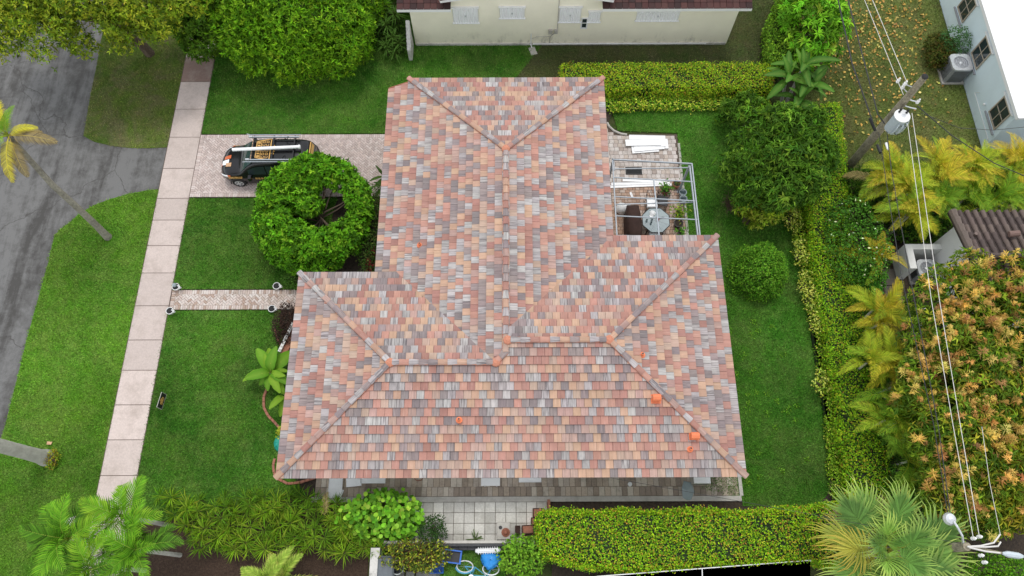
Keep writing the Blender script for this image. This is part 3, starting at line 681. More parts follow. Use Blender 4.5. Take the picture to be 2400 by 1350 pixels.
# planes of the roof
R1 = 13 * EXPO * cosA
PL = {
 'south': ((xL, yS), (1, 0), (0, 1), [(xL, yS), (xR, yS), (xR - R1, yS + R1), (xL + R1, yS + R1)], 0),
 'south_top': ((xL, yS), (1, 0), (0, 1), [(xM0 + R1, yS + R1), (xR - R1, yS + R1), (xR - hr, yS + hr), (xm + .05, yS + hr)], 0),
 'left_north': ((xL, yTL), (-1, 0), (0, -1), [(xM0, yTL), (xL, yTL), (xL + hl, yS + hl), (xM0 + hl, yS + hl)], 0),
 'left_west': ((xL, yS), (0, -1), (1, 0), [(xL, yTL), (xL, yS), (xL + hl, yS + hl)], 0),
 'right_north': ((xR, yTR), (-1, 0), (0, -1), [(xR, yTR), (xM1, yTR), (xm, yTR - hm), (xm, yS + hr), (xR - hr, yS + hr)], 0),
 'right_east': ((xR, yS), (0, 1), (-1, 0), [(xR, yS), (xR, yTR), (xR - hr, yS + hr)], 0),
 'main_north': ((xM1, yN), (-1, 0), (0, -1), [(xM1, yN), (xM0, yN), (xm, yN - hm)], 0),
 'main_west': ((xM0, yN), (0, -1), (1, 0), [(xM0, yN), (xM0, yTL), (xM0 + hl, yS + hl), (xm, yS + hm), (xm, yN - hm)], 0),
 'main_west_low': ((xE, yN), (0, -1), (1, 0), [(xE, yN - .42), (xE, yTL + .02), (xM0, yTL + .02), (xM0, yN - .20)], -ext * PT),
 'main_east': ((xM1, yTR), (0, 1), (-1, 0), [(xM1, yTR), (xM1, yN), (xm, yN - hm), (xm, yTR - hm)], 0),
}
deck = MB()
for k, (O, A, B, poly, dz) in PL.items():
    vs = [(p[0], p[1], ZE + dz + PT * ((p[0] - O[0]) * B[0] + (p[1] - O[1]) * B[1]) - .01) for p in poly]
    deck.add(vs, [tuple(range(len(vs)))]); deck.add([(v[0], v[1], v[2] - .09) for v in vs], [tuple(range(len(vs) - 1, -1, -1))])
roof = put('roof', deck, M['felt'], house); roof['label'] = 'hip roof of red, tan, grey and mauve flat tiles'
for a, b in (((xL, yS), (xR, yS)), ((xR, yS), (xR, yTR)), ((xR, yTR), (xM1, yTR)), ((xM1, yTR), (xM1, yN)), ((xM1, yN), (xM0, yN)), ((xM0, yTL), (xL, yTL)), ((xL, yTL), (xL, yS))):
    a, b = Vector(a), Vector(b); d = (b - a).normalized(); nn = Vector((-d.y, d.x)); c = (a + b) / 2 + nn * .045
    put('fascia', MB().box((c.x, c.y, ZE - .115), ((b - a).length - .1, .03, .19), math.atan2(d.y, d.x)), M['white'], roof)
put('fascia', MB().box((xE + .03, (yN - .42 + yTL) / 2, ZE - ext * PT - .10), (.03, yN - .42 - yTL, .16)), M['white'], roof)
put('barge', MB().add([(xE, yN - .46, ZE - ext * PT - .15), (xE, yN - .36, ZE - ext * PT + .07), (xM0 + .1, yN - .15, ZE + .09), (xM0 + .1, yN - .25, ZE - .14)], [(0, 1, 2, 3), (3, 2, 1, 0)]), M['mortar'], roof)
# tiles
tilesV, tilesF, tilesC, tilesU = [], [], [], []; solo_cand = []
TH = .032
def tile_geo(poly, O, A, B, dz, rr):
    """poly in (s,t) of the plane; returns verts, faces: proud at the tail, tucked at the head"""
    t0 = min(p[1] for p in poly); vs = []
    lift = random.uniform(-.003, .004); n = len(poly)
    for zz in (0, 1):
        for s_, t_ in poly:
            x = O[0] + A[0] * s_ + B[0] * t_ * cosA; y = O[1] + A[1] * s_ + B[1] * t_ * cosA; z = ZE + dz + t_ * sinA
            q_ = min(1, (t_ - rr) / EXPO); h = (.074 - .058 * q_ + lift) if zz else (.038 - .042 * q_ + lift)
            vs.append((x - B[0] * sinA * h, y - B[1] * sinA * h, z + cosA * h))
    fs = [tuple(range(n, 2 * n)), tuple(range(n - 1, -1, -1))] + [(i, (i + 1) % n, n + (i + 1) % n, n + i) for i in range(n)]
    return vs, fs
for key, (O, A, B, poly, dz) in PL.items():
    st = [((p[0] - O[0]) * A[0] + (p[1] - O[1]) * A[1], ((p[0] - O[0]) * B[0] + (p[1] - O[1]) * B[1]) / cosA) for p in poly]
    ar = sum(st[i - 1][0] * st[i][1] - st[i][0] * st[i - 1][1] for i in range(len(st)))
    if ar < 0: st = st[::-1]
    tmin, tmax = min(p[1] for p in st), max(p[1] for p in st); smin, smax = min(p[0] for p in st), max(p[0] for p in st)
    r = int(round(tmin / EXPO)) if tmin > .2 else 0
    while r * EXPO < tmax - .02:
        rr = r * EXPO; off = (r % 2) * TW * .5 + random.uniform(-.012, .012); kk = int((smin - off) / TW) - 1
        while kk * TW + off < smax:
            s0 = kk * TW + off; s1 = s0 + TW; kk += 1
            rect = [(s0 + .005, rr), (s1 - .005, rr), (s1 - .005, rr + EXPO + .03), (s0 + .005, rr + EXPO + .03)]
            cp = clip_poly(rect, st)
            if area(cp) < .004: continue
            full = abs(area(cp) - area(rect)) < 1e-5
            if full and key == 'south' and r <= 5: solo_cand.append((r, s0, O, A, B, dz, rr)); continue
            vs, fs = tile_geo(cp, O, A, B, dz, rr); o = len(tilesV); tilesV += vs; tilesF += [tuple(i + o for i in f) for f in fs]
            c = tile_col(); tilesC += [c] * len(vs); ou = random.uniform(0, 900); tilesU += [(p[0] - s0 + ou, p[1] - rr + ou * .37, 0) for p in cp] * 2
        r += 1
random.shuffle(solo_cand); solo_cand.sort(key=lambda c: c[0])
for c in solo_cand[300:]:
    r, s0, O, A, B, dz, rr = c; cp = [(s0 + .005, rr), (s0 + TW - .005, rr), (s0 + TW - .005, rr + EXPO + .03), (s0 + .005, rr + EXPO + .03)]
    vs, fs = tile_geo(cp, O, A, B, dz, rr); o = len(tilesV); tilesV += vs; tilesF += [tuple(i + o for i in f) for f in fs]
    cc = tile_col(); tilesC += [cc] * len(vs); ou = random.uniform(0, 900); tilesU += [(p[0] - s0 + ou, p[1] - rr + ou * .37, 0) for p in cp] * 2
def tile_mesh(name, V, F, C, U):
    me = bpy.data.meshes.new(name); me.from_pydata(V, [], F); me.update()
    me.attributes.new('col', 'FLOAT_COLOR', 'POINT').data.foreach_set('color', np.array(C, np.float32).ravel())
    me.attributes.new('tuv', 'FLOAT_VECTOR', 'POINT').data.foreach_set('vector', np.array(U, np.float32).ravel())
    me.materials.append(M['tile']); return me
tagset(put('tile', tile_mesh('tile', tilesV, tilesF, tilesC, tilesU), None, roof), None, None, None, 'stuff')
variants = []
for i in range(36):
    cp = [(-TW / 2 + .005, 0), (TW / 2 - .005, 0), (TW / 2 - .005, EXPO + .03), (-TW / 2 + .005, EXPO + .03)]
    vs, fs = tile_geo(cp, (0, 0), (1, 0), (0, 1), -ZE, 0); ou = random.uniform(0, 900)
    variants.append(tile_mesh('tile', vs, fs, [tile_col()] * 8, [(p[0] + ou, p[1] + ou * .37, 0) for p in cp] * 2))
for r, s0, O, A, B, dz, rr in solo_cand[:300]:
    s = s0 + TW / 2; put('tile', random.choice(variants), None, roof, loc=Vector((O[0] + s, O[1] + rr * cosA, ZE + rr * sinA)) + Vector((0, 0, random.uniform(-.002, .003))) )
# ridge and hip caps over an orange mortar bed
def cap_mesh():
    b = MB(); L = .41; n = 6; vs = []
    for x, r, h in ((0, .122, .034), (L, .104, .0)):
        for k in range(n + 1):
            a = PI * k / n; vs.append((x, math.cos(a) * r, math.sin(a) * r * .52 + h))
    fs = [(k, k + 1, n + 2 + k, n + 1 + k) for k in range(n)] + [tuple(range(n, -1, -1))]
    c = tile_col(); ou = random.uniform(0, 900)
    return tile_mesh('ridge_cap', vs, fs, [c] * len(vs), [(p[1] + ou, p[0] + ou * .3, 0) for p in vs])
caps = [cap_mesh() for _ in range(24)]
LN = [((xL, yS, 0), (xL + hl, yS + hl, hl)), ((xL, yTL, 0), (xL + hl, yS + hl, hl)), ((xL + hl, yS + hl, hl), (xM0 + hl, yS + hl, hl)), ((xM0 + hl - .05, yS + hl - .02, hl), (xm + .02, yS + hm, hm)),
      ((xm, yS + hm - .02, hm), (xm, yN - hm, hm)), ((xM0, yN, 0), (xm, yN - hm, hm)), ((xM1, yN, 0), (xm, yN - hm, hm)), ((xm + .18, yS + hr, hr), (xR - hr, yS + hr, hr)), ((xR, yS, 0), (xR - hr, yS + hr, hr)), ((xR, yTR, 0), (xR - hr, yS + hr, hr))]
mb = MB()
for a, b in LN:
    a = Vector((a[0], a[1], ZE + PT * a[2] + .055)); b = Vector((b[0], b[1], ZE + PT * b[2] + .055)); d = b - a; L = d.length; d.normalize()
    yv = Vector((-d.y, d.x, 0)).normalized(); zv = d.cross(yv); R = Matrix((d, yv, zv)).transposed()
    mb.box((a + b) / 2 + zv * .022, (L, .222, .04), M=R)
    n = max(1, round(L / .355)); st_ = L / n
    for i in range(n):
        p = a + d * (i * st_) + zv * .018
        put('ridge_cap', random.choice(caps), None, roof, M=Matrix.Translation(p) @ R.to_4x4() @ Matrix.Rotation(random.uniform(-.02, .02), 4, 'Z'))
put('mortar_bed', mb, M['mortar'], roof)
for q, z in (((xm, yN - hm), hm), ((xL + hl, yS + hl), hl), ((xR - hr, yS + hr), hr), ((xM0 + hl, yS + hl), hl), ((xm + .08, yS + hr), hr)):
    put('ridge_joint', MB().lathe((q[0], q[1], ZE + PT * z), [(.19, .03), (.17, .11), (.08, .17), (.01, .18)], 8), M['mortar'], roof)
# vents
def roof_z(x, y):
    za = min(y - yS, yTL - y, x - xL) if x < xm else min(y - yS, yTR - y, xR - x); zb = min(yN - y, xM1 - x, x - xM0 + 9); 
    return ZE + PT * max(za, min(zb, x - xM0))
for u, v in ((1537, 936), (1626, 1025)):
    p = W(u, v, 3.2); 
    for _ in range(6): p = W(u, v, roof_z(p.x, p.y))
    b = MB(); b.box((p.x, p.y, p.z + .05), (.36, .34, .03), M=Matrix.Rotation(math.atan(PT), 3, 'X')); b.box((p.x, p.y + .02, p.z + .17), (.26, .24, .22)); b.tube([(p.x - .15, p.y - .0, p.z + .27), (p.x + .15, p.y, p.z + .27)], .13, 8)
    put('vent_box', b, M['orange'], roof)
for u, v in ((985, 576), (1505, 833), (1077, 985), (1617, 1053)):
    p = W(u, v, 3.2)
    for _ in range(6): p = W(u, v, roof_z(p.x, p.y))
    f = put('vent_pipe', MB().lathe(p, [(.13, .03), (.12, .07), (.06, .09), (.055, .24), (.05, .245)], 10), M['orange'], roof)
    put('opening', MB().lathe(p + Vector((0, 0, .24)), [(.036, 0), (.036, .008)], 8), M['black'], f)
# ------------------------------------------------------------ cream neighbour
NY = 25.66; NH = 3.0; GB = 3.42; nx0, nx1 = -4.93, 11.08
cr = thing('neighbour_house', 'cream stucco house with brown tile roof and white storm shutters', 'house', (3, 30, 0))
gx0, gx1 = W(1058, 20, NH)[0], W(1412, 16, NH)[0]; gm = (gx0 + gx1) / 2; gp = .16; ov = .45
wb = MB(); wb.prism([(nx0, NY), (nx1, NY), (nx1, NY + 9), (nx0, NY + 9)], 0, NH + .06)
gz = GB + gp * (gx1 - gx0) / 2
wb.prism([(gx0, NY - .003), (gx1, NY - .003), (gx1, NY + .3), (gx0, NY + .3)], 0, GB)
wb.add([(gx0, NY - .003, GB), (gx1, NY - .003, GB), (gm, NY - .003, gz + .1), (gx0, NY + .3, GB), (gx1, NY + .3, GB), (gm, NY + .3, gz + .1)], [(0, 1, 2), (5, 4, 3), (0, 2, 5, 3), (1, 4, 5, 2)])
put('wall', wb, M['cream'], cr)
put('plinth', MB().box(((nx0 + nx1) / 2, NY - .03, .06), (nx1 - nx0 - .1, .06, .14)), M['wall_white_old'], cr)
PB = [(.070, .030, .027), (.055, .026, .024), (.085, .038, .033), (.040, .022, .021)]
def nroof(x0, x1, cut=None):
    r = put('roof', MB().add([(x0, NY - ov, NH - .02), (x1, NY - ov, NH - .02), (x1, NY + 4.5, NH + 1.2), (x0, NY + 4.5, NH + 1.2), (x0, NY - ov, NH - .10), (x1, NY - ov, NH - .10)], [(0, 1, 2, 3), (4, 5, 1, 0)]), M['joint'], cr)
    put('fascia', MB().box(((x0 + x1) / 2, NY - ov - .02, NH - .06), (x1 - x0, .035, .2)), M['white'], r)
    put('soffit', MB().box(((x0 + x1) / 2, NY - ov / 2, NH - .06), (x1 - x0 - .02, ov - .06, .02)), M['white'], r)
    n = int((x1 - x0) / .30); w = (x1 - x0) / n; sl = math.atan(1.22 / 5.05)
    for row in range(5):
        for i in range(n):
            x = x0 + w * (i + .5); y = NY - ov - .04 + row * .31; z = NH + .01 + row * .31 * .2416
            o = put('tile', MB().slab((0, 0, .045), (w - .012, .36, .035), .012, 0, 0, random.choice(PB) + (1,)), M['brown_tile'], r, M=Matrix.Translation((x, y + .16, z + .04)) @ Matrix.Rotation(sl - .07, 4, 'X'))
    return r
rx0, rx1 = W(930, 24, NH)[0], W(1763, 12, NH)[0]
nroof(rx0, gx0 - .02); nroof(gx1 + .02, rx1)
# gable in the middle: barge boards and shallow roof
for s in (-1, 1):
    e = gx0 - .5 if s < 0 else gx1 + .5; ez = GB + .06
    a = Vector((e, NY - .42, ez)); b = Vector((gm, NY - .42, gz + .22)); d = (b - a); L = d.length; ang = math.atan2(d.z, abs(d.x)) * (1 if s < 0 else -1)
    put('barge_board', MB().box((a + b) / 2, (L, .04, .22), M=Matrix.Rotation(-ang, 3, 'Y')), M['white'], cr)
    nv = [(a.x, NY - .45, a.z + .10), (b.x, NY - .45, b.z + .10), (b.x, NY + 4, b.z + .10), (a.x, NY + 4, a.z + .10)]
    g = put('gable_roof', MB().add(nv + [(p[0], p[1], p[2] - .06) for p in nv], [(0, 1, 2, 3), (7, 6, 5, 4), (0, 4, 5, 1)], 0, (.095, .04, .035, 1)), M['brown_tile'], cr)
    put('soffit', MB().add([(p[0], p[1], p[2] - .15) for p in nv], [(0, 1, 2, 3), (3, 2, 1, 0)]), M['white'], g)
def shutter(u0, u1, v0, v1, n, split=True):
    """folded panel shutter hung on the wall between sight lines"""
    def zy(v): # height on the wall plane y = NY
        lo, hi = 0., 4.
        for _ in range(40):
            m = (lo + hi) / 2
            if W(u0, v, m)[1] > NY: lo = m
            else: hi = m
        return lo
    z0, z1 = zy(v1), zy(v0); zc = (z0 + z1) / 2; x0, x1 = W(u0, v1, z0)[0], W(u1, v1, z0)[0]
    t = put('shutter', MB().box(((x0 + x1) / 2, NY - .05, z1 - .02), (x1 - x0 + .1, .1, .06)), M['white_pvc'], cr)
    put('track', MB().box(((x0 + x1) / 2, NY - .05, z0 + .015), (x1 - x0 + .1, .09, .04)), M['white_pvc'], t)
    for i in range(n):
        a = x0 + (x1 - x0) * i / n; b = x0 + (x1 - x0) * (i + 1) / n; m = (a + b) / 2
        put('slat', MB().add([(a, NY - .035, z0 + .03), (m, NY - .085, z0 + .03), (b, NY - .035, z0 + .03), (a, NY - .035, z1 - .05), (m, NY - .085, z1 - .05), (b, NY - .035, z1 - .05)], [(0, 1, 4, 3), (1, 2, 5, 4)]), M['white_pvc'], t)
    if split: put('lock', MB().box(((x0 + x1) / 2, NY - .1, zc), (.05, .04, .07)), M['galv'], t)
    return x0, x1, z0, z1
shutter(1064, 1123, 15, 53, 10); shutter(1172, 1230, 14, 42, 10); shutter(1310, 1360, 14, 51, 9); shutter(1378, 1406, 24, 51, 5, False); shutter(1490, 1589, 22, 48, 16)
xw0, xw1 = W(1361, 40, 1.5)[0], W(1377, 40, 1.5)[0]
window(cr, ((xw0 + xw1) / 2, NY - .01, 1.55), xw1 - xw0, .75, '-y', M['white'], M['glass'], 1, 2)
mbx = put('meter_box', MB().box((W(1290, 70, .8)[0], NY - .06, 1.0), (.2, .12, .26)), M['kerb'], cr); put('meter_box', MB().box((W(1303, 70, .8)[0], NY - .06, 1.02), (.16, .12, .24)), M['kerb'], cr)
xm_ = W(1305, 50, 1)[0]
put('conduit', MB().tube([(xm_, NY - .04, 3.2), (xm_ + .02, NY - .04, 1.0), (xm_ - .25, NY - .04, .72), (xm_ - .35, NY - .04, .5), (xm_ - .33, NY - .04, .1)], .022, 5), M['kerb'], cr)
put('conduit', MB().tube([(xm_ - .3, NY - .03, .62), (xm_ - 1.0, NY - .03, .60), (xm_ - 1.25, NY - .03, .45)], .012, 4), M['kerb'], cr)
xp = W(1245, 90, .3)[0]
put('pipe', MB().tube([(xp, NY - .05, .85), (xp, NY - .06, .06), (xp + .05, NY - .25, .05)], .03, 6), M['white_pvc'], cr)
put('pipe', MB().tube([(xp + .1, NY - .09, .14), (xp + 9.0, NY - .08, .14)], .025, 5), M['white_pvc'], cr)
put('drain_slab', MB().slab((xp + .1, NY - .42, .03), (.34, .5, .06), .02, .3), M['kerb'], cr)
# garden wall stub at its corner
gw = thing('garden_wall', 'whitewashed mildewed garden wall stub at the corner of the cream house', 'wall', (nx0, NY - .5, 0))
put('coping', MB().add([(nx0 - .28, NY - 1.0, 0), (nx0 - .1, NY - 1.0, 0), (nx0 - .1, NY + .02, 0), (nx0 - .28, NY + .02, 0), (nx0 - .28, NY - 1.0, .75), (nx0 - .1, NY - 1.0, .75), (nx0 - .1, NY + .02, 1.75), (nx0 - .28, NY + .02, 1.75)], [(0, 1, 5, 4), (1, 2, 6, 5), (2, 3, 7, 6), (3, 0, 4, 7), (4, 5, 6, 7)]), M['wall_white_old'], gw)
for i in range(8): put('block', MB().box((nx0 - .19, NY - .9 + i * .128, .80 + i * .122 - .03), (.22, .115, .05), M=Matrix.Rotation(.77, 3, 'X')), M['wall_white_old'], gw)

# ------------------------------------------------------------ pale blue house, north east
BX, BY0, BH = 22.72, 19.28, 2.75
bl = thing('neighbour_house', 'pale blue house with white coated roof and bronze windows', 'house', (26, 26, 0))
put('wall', MB().prism([(BX, BY0), (BX + 9, BY0), (BX + 9, 48), (BX, 48)], 0, BH), M['blue_wall'], bl)
rf = put('roof', MB().add([(BX - .12, BY0 - .25, BH + .10), (BX - .12, 48, BH + .10), (BX + 6, 48, BH + .75), (BX + 6, BY0 - .25, BH + .75), (BX - .12, BY0 - .25, BH), (BX - .12, 48, BH), (BX + 6, BY0 - .25, BH)], [(0, 3, 2, 1), (0, 1, 5, 4), (4, 6, 3, 0)]), M['roof_white'], bl)
for i in range(16): put('seam', MB().add([(BX + .1, BY0 + 1.4 * i, BH + .127), (BX + .1, BY0 + 1.4 * i + .04, BH + .127), (BX + 6, BY0 + 1.4 * i + .04, BH + .757), (BX + 6, BY0 + 1.4 * i, BH + .757)], [(0, 3, 2, 1)]), M['white'], rf)
put('fascia', MB().box((BX - .135, 33.5, BH + .02), (.03, 28.9, .18)), M['white'], rf)
M['bronze'] = mk('bronze_frame', (.42, .36, .28, 1), .5, .1, 8.)
def wall_zy(u, v, X):
    lo, hi = 0., 6.
    for _ in range(40):
        m = (lo + hi) / 2
        if W(u, v, m)[0] > X: lo = m
        else: hi = m
    p = W(u, v, lo); return p.y, p.z
for u, v, in ((2352, 258), (2308, 117), (2270, 12)):
    y, z = wall_zy(u, v, BX)
    w_ = window(bl, (BX - .02, y, min(z, 1.75)), 1.05, 1.25, '-x', M['bronze'], M['glass'], 2, 2)
    put('shutter_track', MB().box((BX - .05, y, min(z, 1.75) - .78), (.08, 1.35, .06)), M['fan'], w_); put('shutter_track', MB().box((BX - .05, y, min(z, 1.75) + .70), (.08, 1.35, .06)), M['white'], w_)
put('pipe', MB().tube([(BX - .03, 21.9, .9), (BX - .03, 22.1, .62), (BX - .03, 19.4, .60)], .016, 5), M['white'], bl)
put('floodlight', MB().lathe((BX - .08, 21.1, 1.0), [(.03, 0), (.06, .04), (.05, .09)], 8), M['white'], bl)
# its condenser
def condenser(label, c, s, h, cat='air conditioner', rz=0):
    t = thing('air_conditioner', label, cat, c, rz=rz)
    b = MB(); r = s / 2; cc = .1
    oct_ = [(-r + cc, -r), (r - cc, -r), (r, -r + cc), (r, r - cc), (r - cc, r), (-r + cc, r), (-r, r - cc), (-r, -r + cc)]
    b.prism(oct_, .12, h); put('cabinet', b, M['fan'], t, loc=(0, 0, 0))
    put('base', MB().box((0, 0, .05), (s + .12, s + .12, .1)), M['kerb'], t, loc=(0, 0, 0))
    g = MB()
    for k in range(9):
        for q in range(4):
            a = q * PI / 2; R = Matrix.Rotation(a, 3, 'Z'); g.box(R @ Vector((r + .008, 0, .2 + k * (h - .3) / 8)), (.012, s - .24, .02), a)
    put('grille', g, M['black_metal'], t, loc=(0, 0, 0))
    tp = MB(); n = 24; vs = []
    for k in range(n):
        a = 2 * PI * k / n; m = max(abs(math.cos(a)), abs(math.sin(a))); o = (r + .01) / m; o = min(o, r * 1.28)
        vs += [(math.cos(a) * o, math.sin(a) * o, h + .06), (math.cos(a) * r * .74, math.sin(a) * r * .74, h + .05), (math.cos(a) * r * .74, math.sin(a) * r * .74, h - .2), (math.cos(a) * o, math.sin(a) * o, h)]
    fs = []
    for k in range(n):
        j = (k + 1) % n; fs += [(4 * k, 4 * j, 4 * j + 1, 4 * k + 1), (4 * k + 1, 4 * j + 1, 4 * j + 2, 4 * k + 2), (4 * k + 3, 4 * j + 3, 4 * j, 4 * k)]
    put('top', MB().add(vs, fs), M['galv'], t, loc=(0, 0, 0))
    f = put('fan', MB().lathe((0, 0, h + .0), [(r * .18, -.04), (r * .18, .03), (.02, .04)], 10), M['galv'], t, loc=(0, 0, 0))
    for k in range(5):
        a = k * 2 * PI / 5; R = Matrix.Rotation(a, 3, 'Z')
        put('blade', MB().add([R @ Vector(p) for p in ((r * .15, -.06, h - .02), (r * .7, -.14, h - .06), (r * .7, .10, h + .0), (r * .15, .05, h + .01))], [(0, 1, 2, 3), (3, 2, 1, 0)]), M['fan'], f, loc=(0, 0, 0))
    put('fan_well', MB().lathe((0, 0, h - .22), [(r * .76, 0), (r * .76, .01)], 16), M['black'], t, loc=(0, 0, 0))
    gd = MB()
    for k in (.3, .5, .68): gd.tube([(math.cos(2 * PI * i / 20) * r * k, math.sin(2 * PI * i / 20) * r * k, h + .06) for i in range(20)], .006, 4, closed=True)
    for k in range(6): gd.tube([(math.cos(k * PI / 3) * .1 * r, math.sin(k * PI / 3) * .1 * r, h + .062), (math.cos(k * PI / 3) * r * .75, math.sin(k * PI / 3) * r * .75, h + .055)], .006, 4)
    put('guard', gd, M['galv'], t, loc=(0, 0, 0)); return t
condenser('grey condenser with fan grille standing beside the pale blue wall', W(2228, 183)[:2] + (0.,) if False else (W(2226, 178).x, W(2226, 178).y, 0), .98, 1.0)

# ------------------------------------------------------------ brown barrel tile house, east, with its walled condenser
EX, EZ = 18.45, 2.75
ey1 = W(2220, 497, EZ)[1]; ry = W(2340, 602, 3.35)[1]; RZ = 3.35
eh = thing('neighbour_house', 'white house with dark brown barrel tile roof behind the flowering mango', 'house', (22, 11, 0))
ey0 = 2 * ry - ey1
wb = MB(); wb.prism([(EX + .35, ey0 + .5), (34, ey0 + .5), (34, ey1 - .5), (EX + .35, ey1 - .5)], 0, EZ - .05)
wb.add([(EX + .348, ey0 + .5, EZ - .06), (EX + .348, ey1 - .5, EZ - .06), (EX + .348, ry, RZ - .08), (EX + .6, ey0 + .5, EZ - .06), (EX + .6, ey1 - .5, EZ - .06), (EX + .6, ry, RZ - .08)], [(0, 2, 1), (3, 4, 5), (0, 3, 5, 2), (1, 2, 5, 4)])
put('wall', wb, M['stucco_white'], eh)
for s, y in ((1, ey1), (-1, ey0)):
    pv = [(EX, y, EZ), (34, y, EZ), (34, ry, RZ), (EX, ry, RZ)]
    rf = put('roof', MB().add(pv + [(p[0], p[1], p[2] - .1) for p in pv], [(0, 1, 2, 3), (4, 5, 6, 7), (0, 4, 5, 1), (0, 3, 7, 4)], 0, (.06, .045, .04, 1)), M['brown_tile'], eh)
    sl = math.hypot(ry - y, RZ - EZ); nc = 6; st_ = sl / nc; ang = math.atan2(RZ - EZ, abs(ry - y))
    PE = [(.135, .10, .088), (.11, .083, .073), (.155, .118, .10), (.095, .072, .065)]
    bm = []
    for q in PE:
        b = MB(); vs = []
        for x, r_ in ((0, .105), (st_ + .04, .088)):
            for k in range(6): a = PI * k / 5; vs.append((math.cos(a) * r_, x, math.sin(a) * r_ + (.03 if x == 0 else .0)))
        b.add(vs, [(k, 6 + k, 7 + k, k + 1) for k in range(5)] + [tuple(range(6))], 0, q + (1,)); m = b.mesh('barrel_tile'); m.materials.append(M['brown_tile']); bm.append(m)
    for i in range(15 if s > 0 else 12):
        for j in range(nc):
            x = EX + .42 + i * .33; f = j / nc; p = Vector((x, y + (ry - y) * f, EZ + (RZ - EZ) * f + .01))
            put('barrel_tile', random.choice(bm), None, rf, M=Matrix.Translation(p) @ Matrix.Rotation(PI if s > 0 else 0, 4, 'Z') @ Matrix.Rotation(ang, 4, 'X'))
    n = 6
    for j in range(n):
        f0, f1 = j / n, (j + 1.08) / n; b = MB().tube([(EX + .12, y + (ry - y) * f0, EZ + (RZ - EZ) * f0 + .1), (EX + .12, y + (ry - y) * f1, EZ + (RZ - EZ) * f1 + .06)], [.17, .145], 8, 0, (.15, .118, .10, 1)); put('rake_cap', b, M['brown_tile'], rf)
for i in range(16): put('ridge_cap', MB().tube([(EX + .3 + i * .42, ry, RZ + .07), (EX + .76 + i * .42, ry, RZ + .05)], [.16, .14], 8, 0, random.choice(PE) + (1,)), M['brown_tile'], eh)
pv = W(2368, 552, 3.25); put('vent', MB().tube([(pv.x - .12, pv.y, pv.z + .12), (pv.x + .25, pv.y, pv.z + .2)], .13, 10, 0, (.2, .13, .11, 1)), M['brown_tile'], eh)
pv = W(2282, 552, 3.1); put('vent', MB().lathe((pv.x, pv.y, pv.z), [(.09, 0), (.07, .1), (.07, .2)], 8, 0, (.2, .15, .13, 1)), M['brown_tile'], eh)
# walled enclosure
ex0, eyb, eyt, wz = W(2098, 640)[0], W(2120, 655)[1], W(2120, 572, 1.25)[1], 1.25
en = thing('screen_wall', 'white L shaped screen wall around the condenser by the brown tile house', 'wall', (ex0, eyt, 0))
put('wall', MB().prism([(ex0, eyb), (ex0 + .3, eyb), (ex0 + .3, eyt - .25), (EX + .34, eyt - .25), (EX + .34, eyt), (ex0, eyt)], 0, wz), M['stucco_white'], en)
condenser('dark condenser half hidden inside the white screen wall', (ex0 + 1.0, eyt - .95, 0), .8, .75)
en2 = tagset(put('garden_wall', MB().prism([(W(2128, 745).x, W(2128, 745).y - 1.2), (W(2128, 745).x + .26, W(2128, 745).y - 1.2), (W(2128, 745).x + .26, W(2128, 745).y), (W(2128, 745).x, W(2128, 745).y)], 0, 1.3), M['stucco_white']), 'short white garden wall stub emerging from the flowering mango', 'wall')
for i, (u, v) in enumerate(((2100, 545), (2098, 598), (2095, 650), (2105, 690), (2120, 730))):
    p = W(u, v); tagset(put('stepping_slab', MB().slab((0, 0, .03), (.75, .8, .08), .02, 0, 0, (.13, .115, .10, 1)), M['paver_side'], loc=(p.x - .2, p.y, 0)), 'dark stone paving slab beside the white screen wall, number %s from the palms' % ('first second third fourth fifth'.split()[i]), 'paving slab', 'dark slabs by the screen wall')

# ------------------------------------------------------------ van
VX, VY = -13.55, 18.16
van = thing('van', 'black work van with gold lettering and silver ladder rack on the driveway', 'van', (VX + 2.2, VY, 0))
xs = [0, .10, .28, .55, .9, 1.12, 1.42, 1.75, 2.1, 2.6, 3.2, 3.8, 4.15, 4.36, 4.45]
top = [.72, .84, .95, 1.03, 1.10, 1.17, 1.46, 1.73, 1.83, 1.86, 1.86, 1.84, 1.80, 1.62, 1.20]
hw = [.44, .60, .74, .82, .845, .85, .85, .85, .85, .85, .85, .85, .84, .81, .78]
def section(i):
    w, t = hw[i], top[i]; zb = .24 if 0 < i < len(xs) - 1 else .34; belt = min(.98, t - .10); cab = max(0, t - 1.1)
    r = [(w * .93, zb), (w, zb + .16), (w, (zb + belt) / 2 + .1), (w * .985, belt), (w - .05 - .14 * cab, t - .10 - .04 * cab), (w - .13 - .19 * cab, t - .025), (w * .40, t), (0, t + .012)]
    return [Vector((VX + xs[i], VY - y, z)) for y, z in r] + [Vector((VX + xs[i], VY + y, z)) for y, z in reversed(r[:-1])]
secs = [section(i) for i in range(len(xs))]; ns = len(secs[0])
b = MB(); b.add([p for s in secs for p in s], [(i * ns + k, i * ns + k + 1, (i + 1) * ns + k + 1, (i + 1) * ns + k) for i in range(len(xs) - 1) for k in range(ns - 1)] + [tuple(range(ns)), tuple((len(xs) - 1) * ns + k for k in range(ns - 1, -1, -1))])
me = b.mesh('body', True); body = put('body', me, M['van_black'], van)
sm = body.modifiers.new('sub', 'SUBSURF'); sm.levels = sm.render_levels = 2
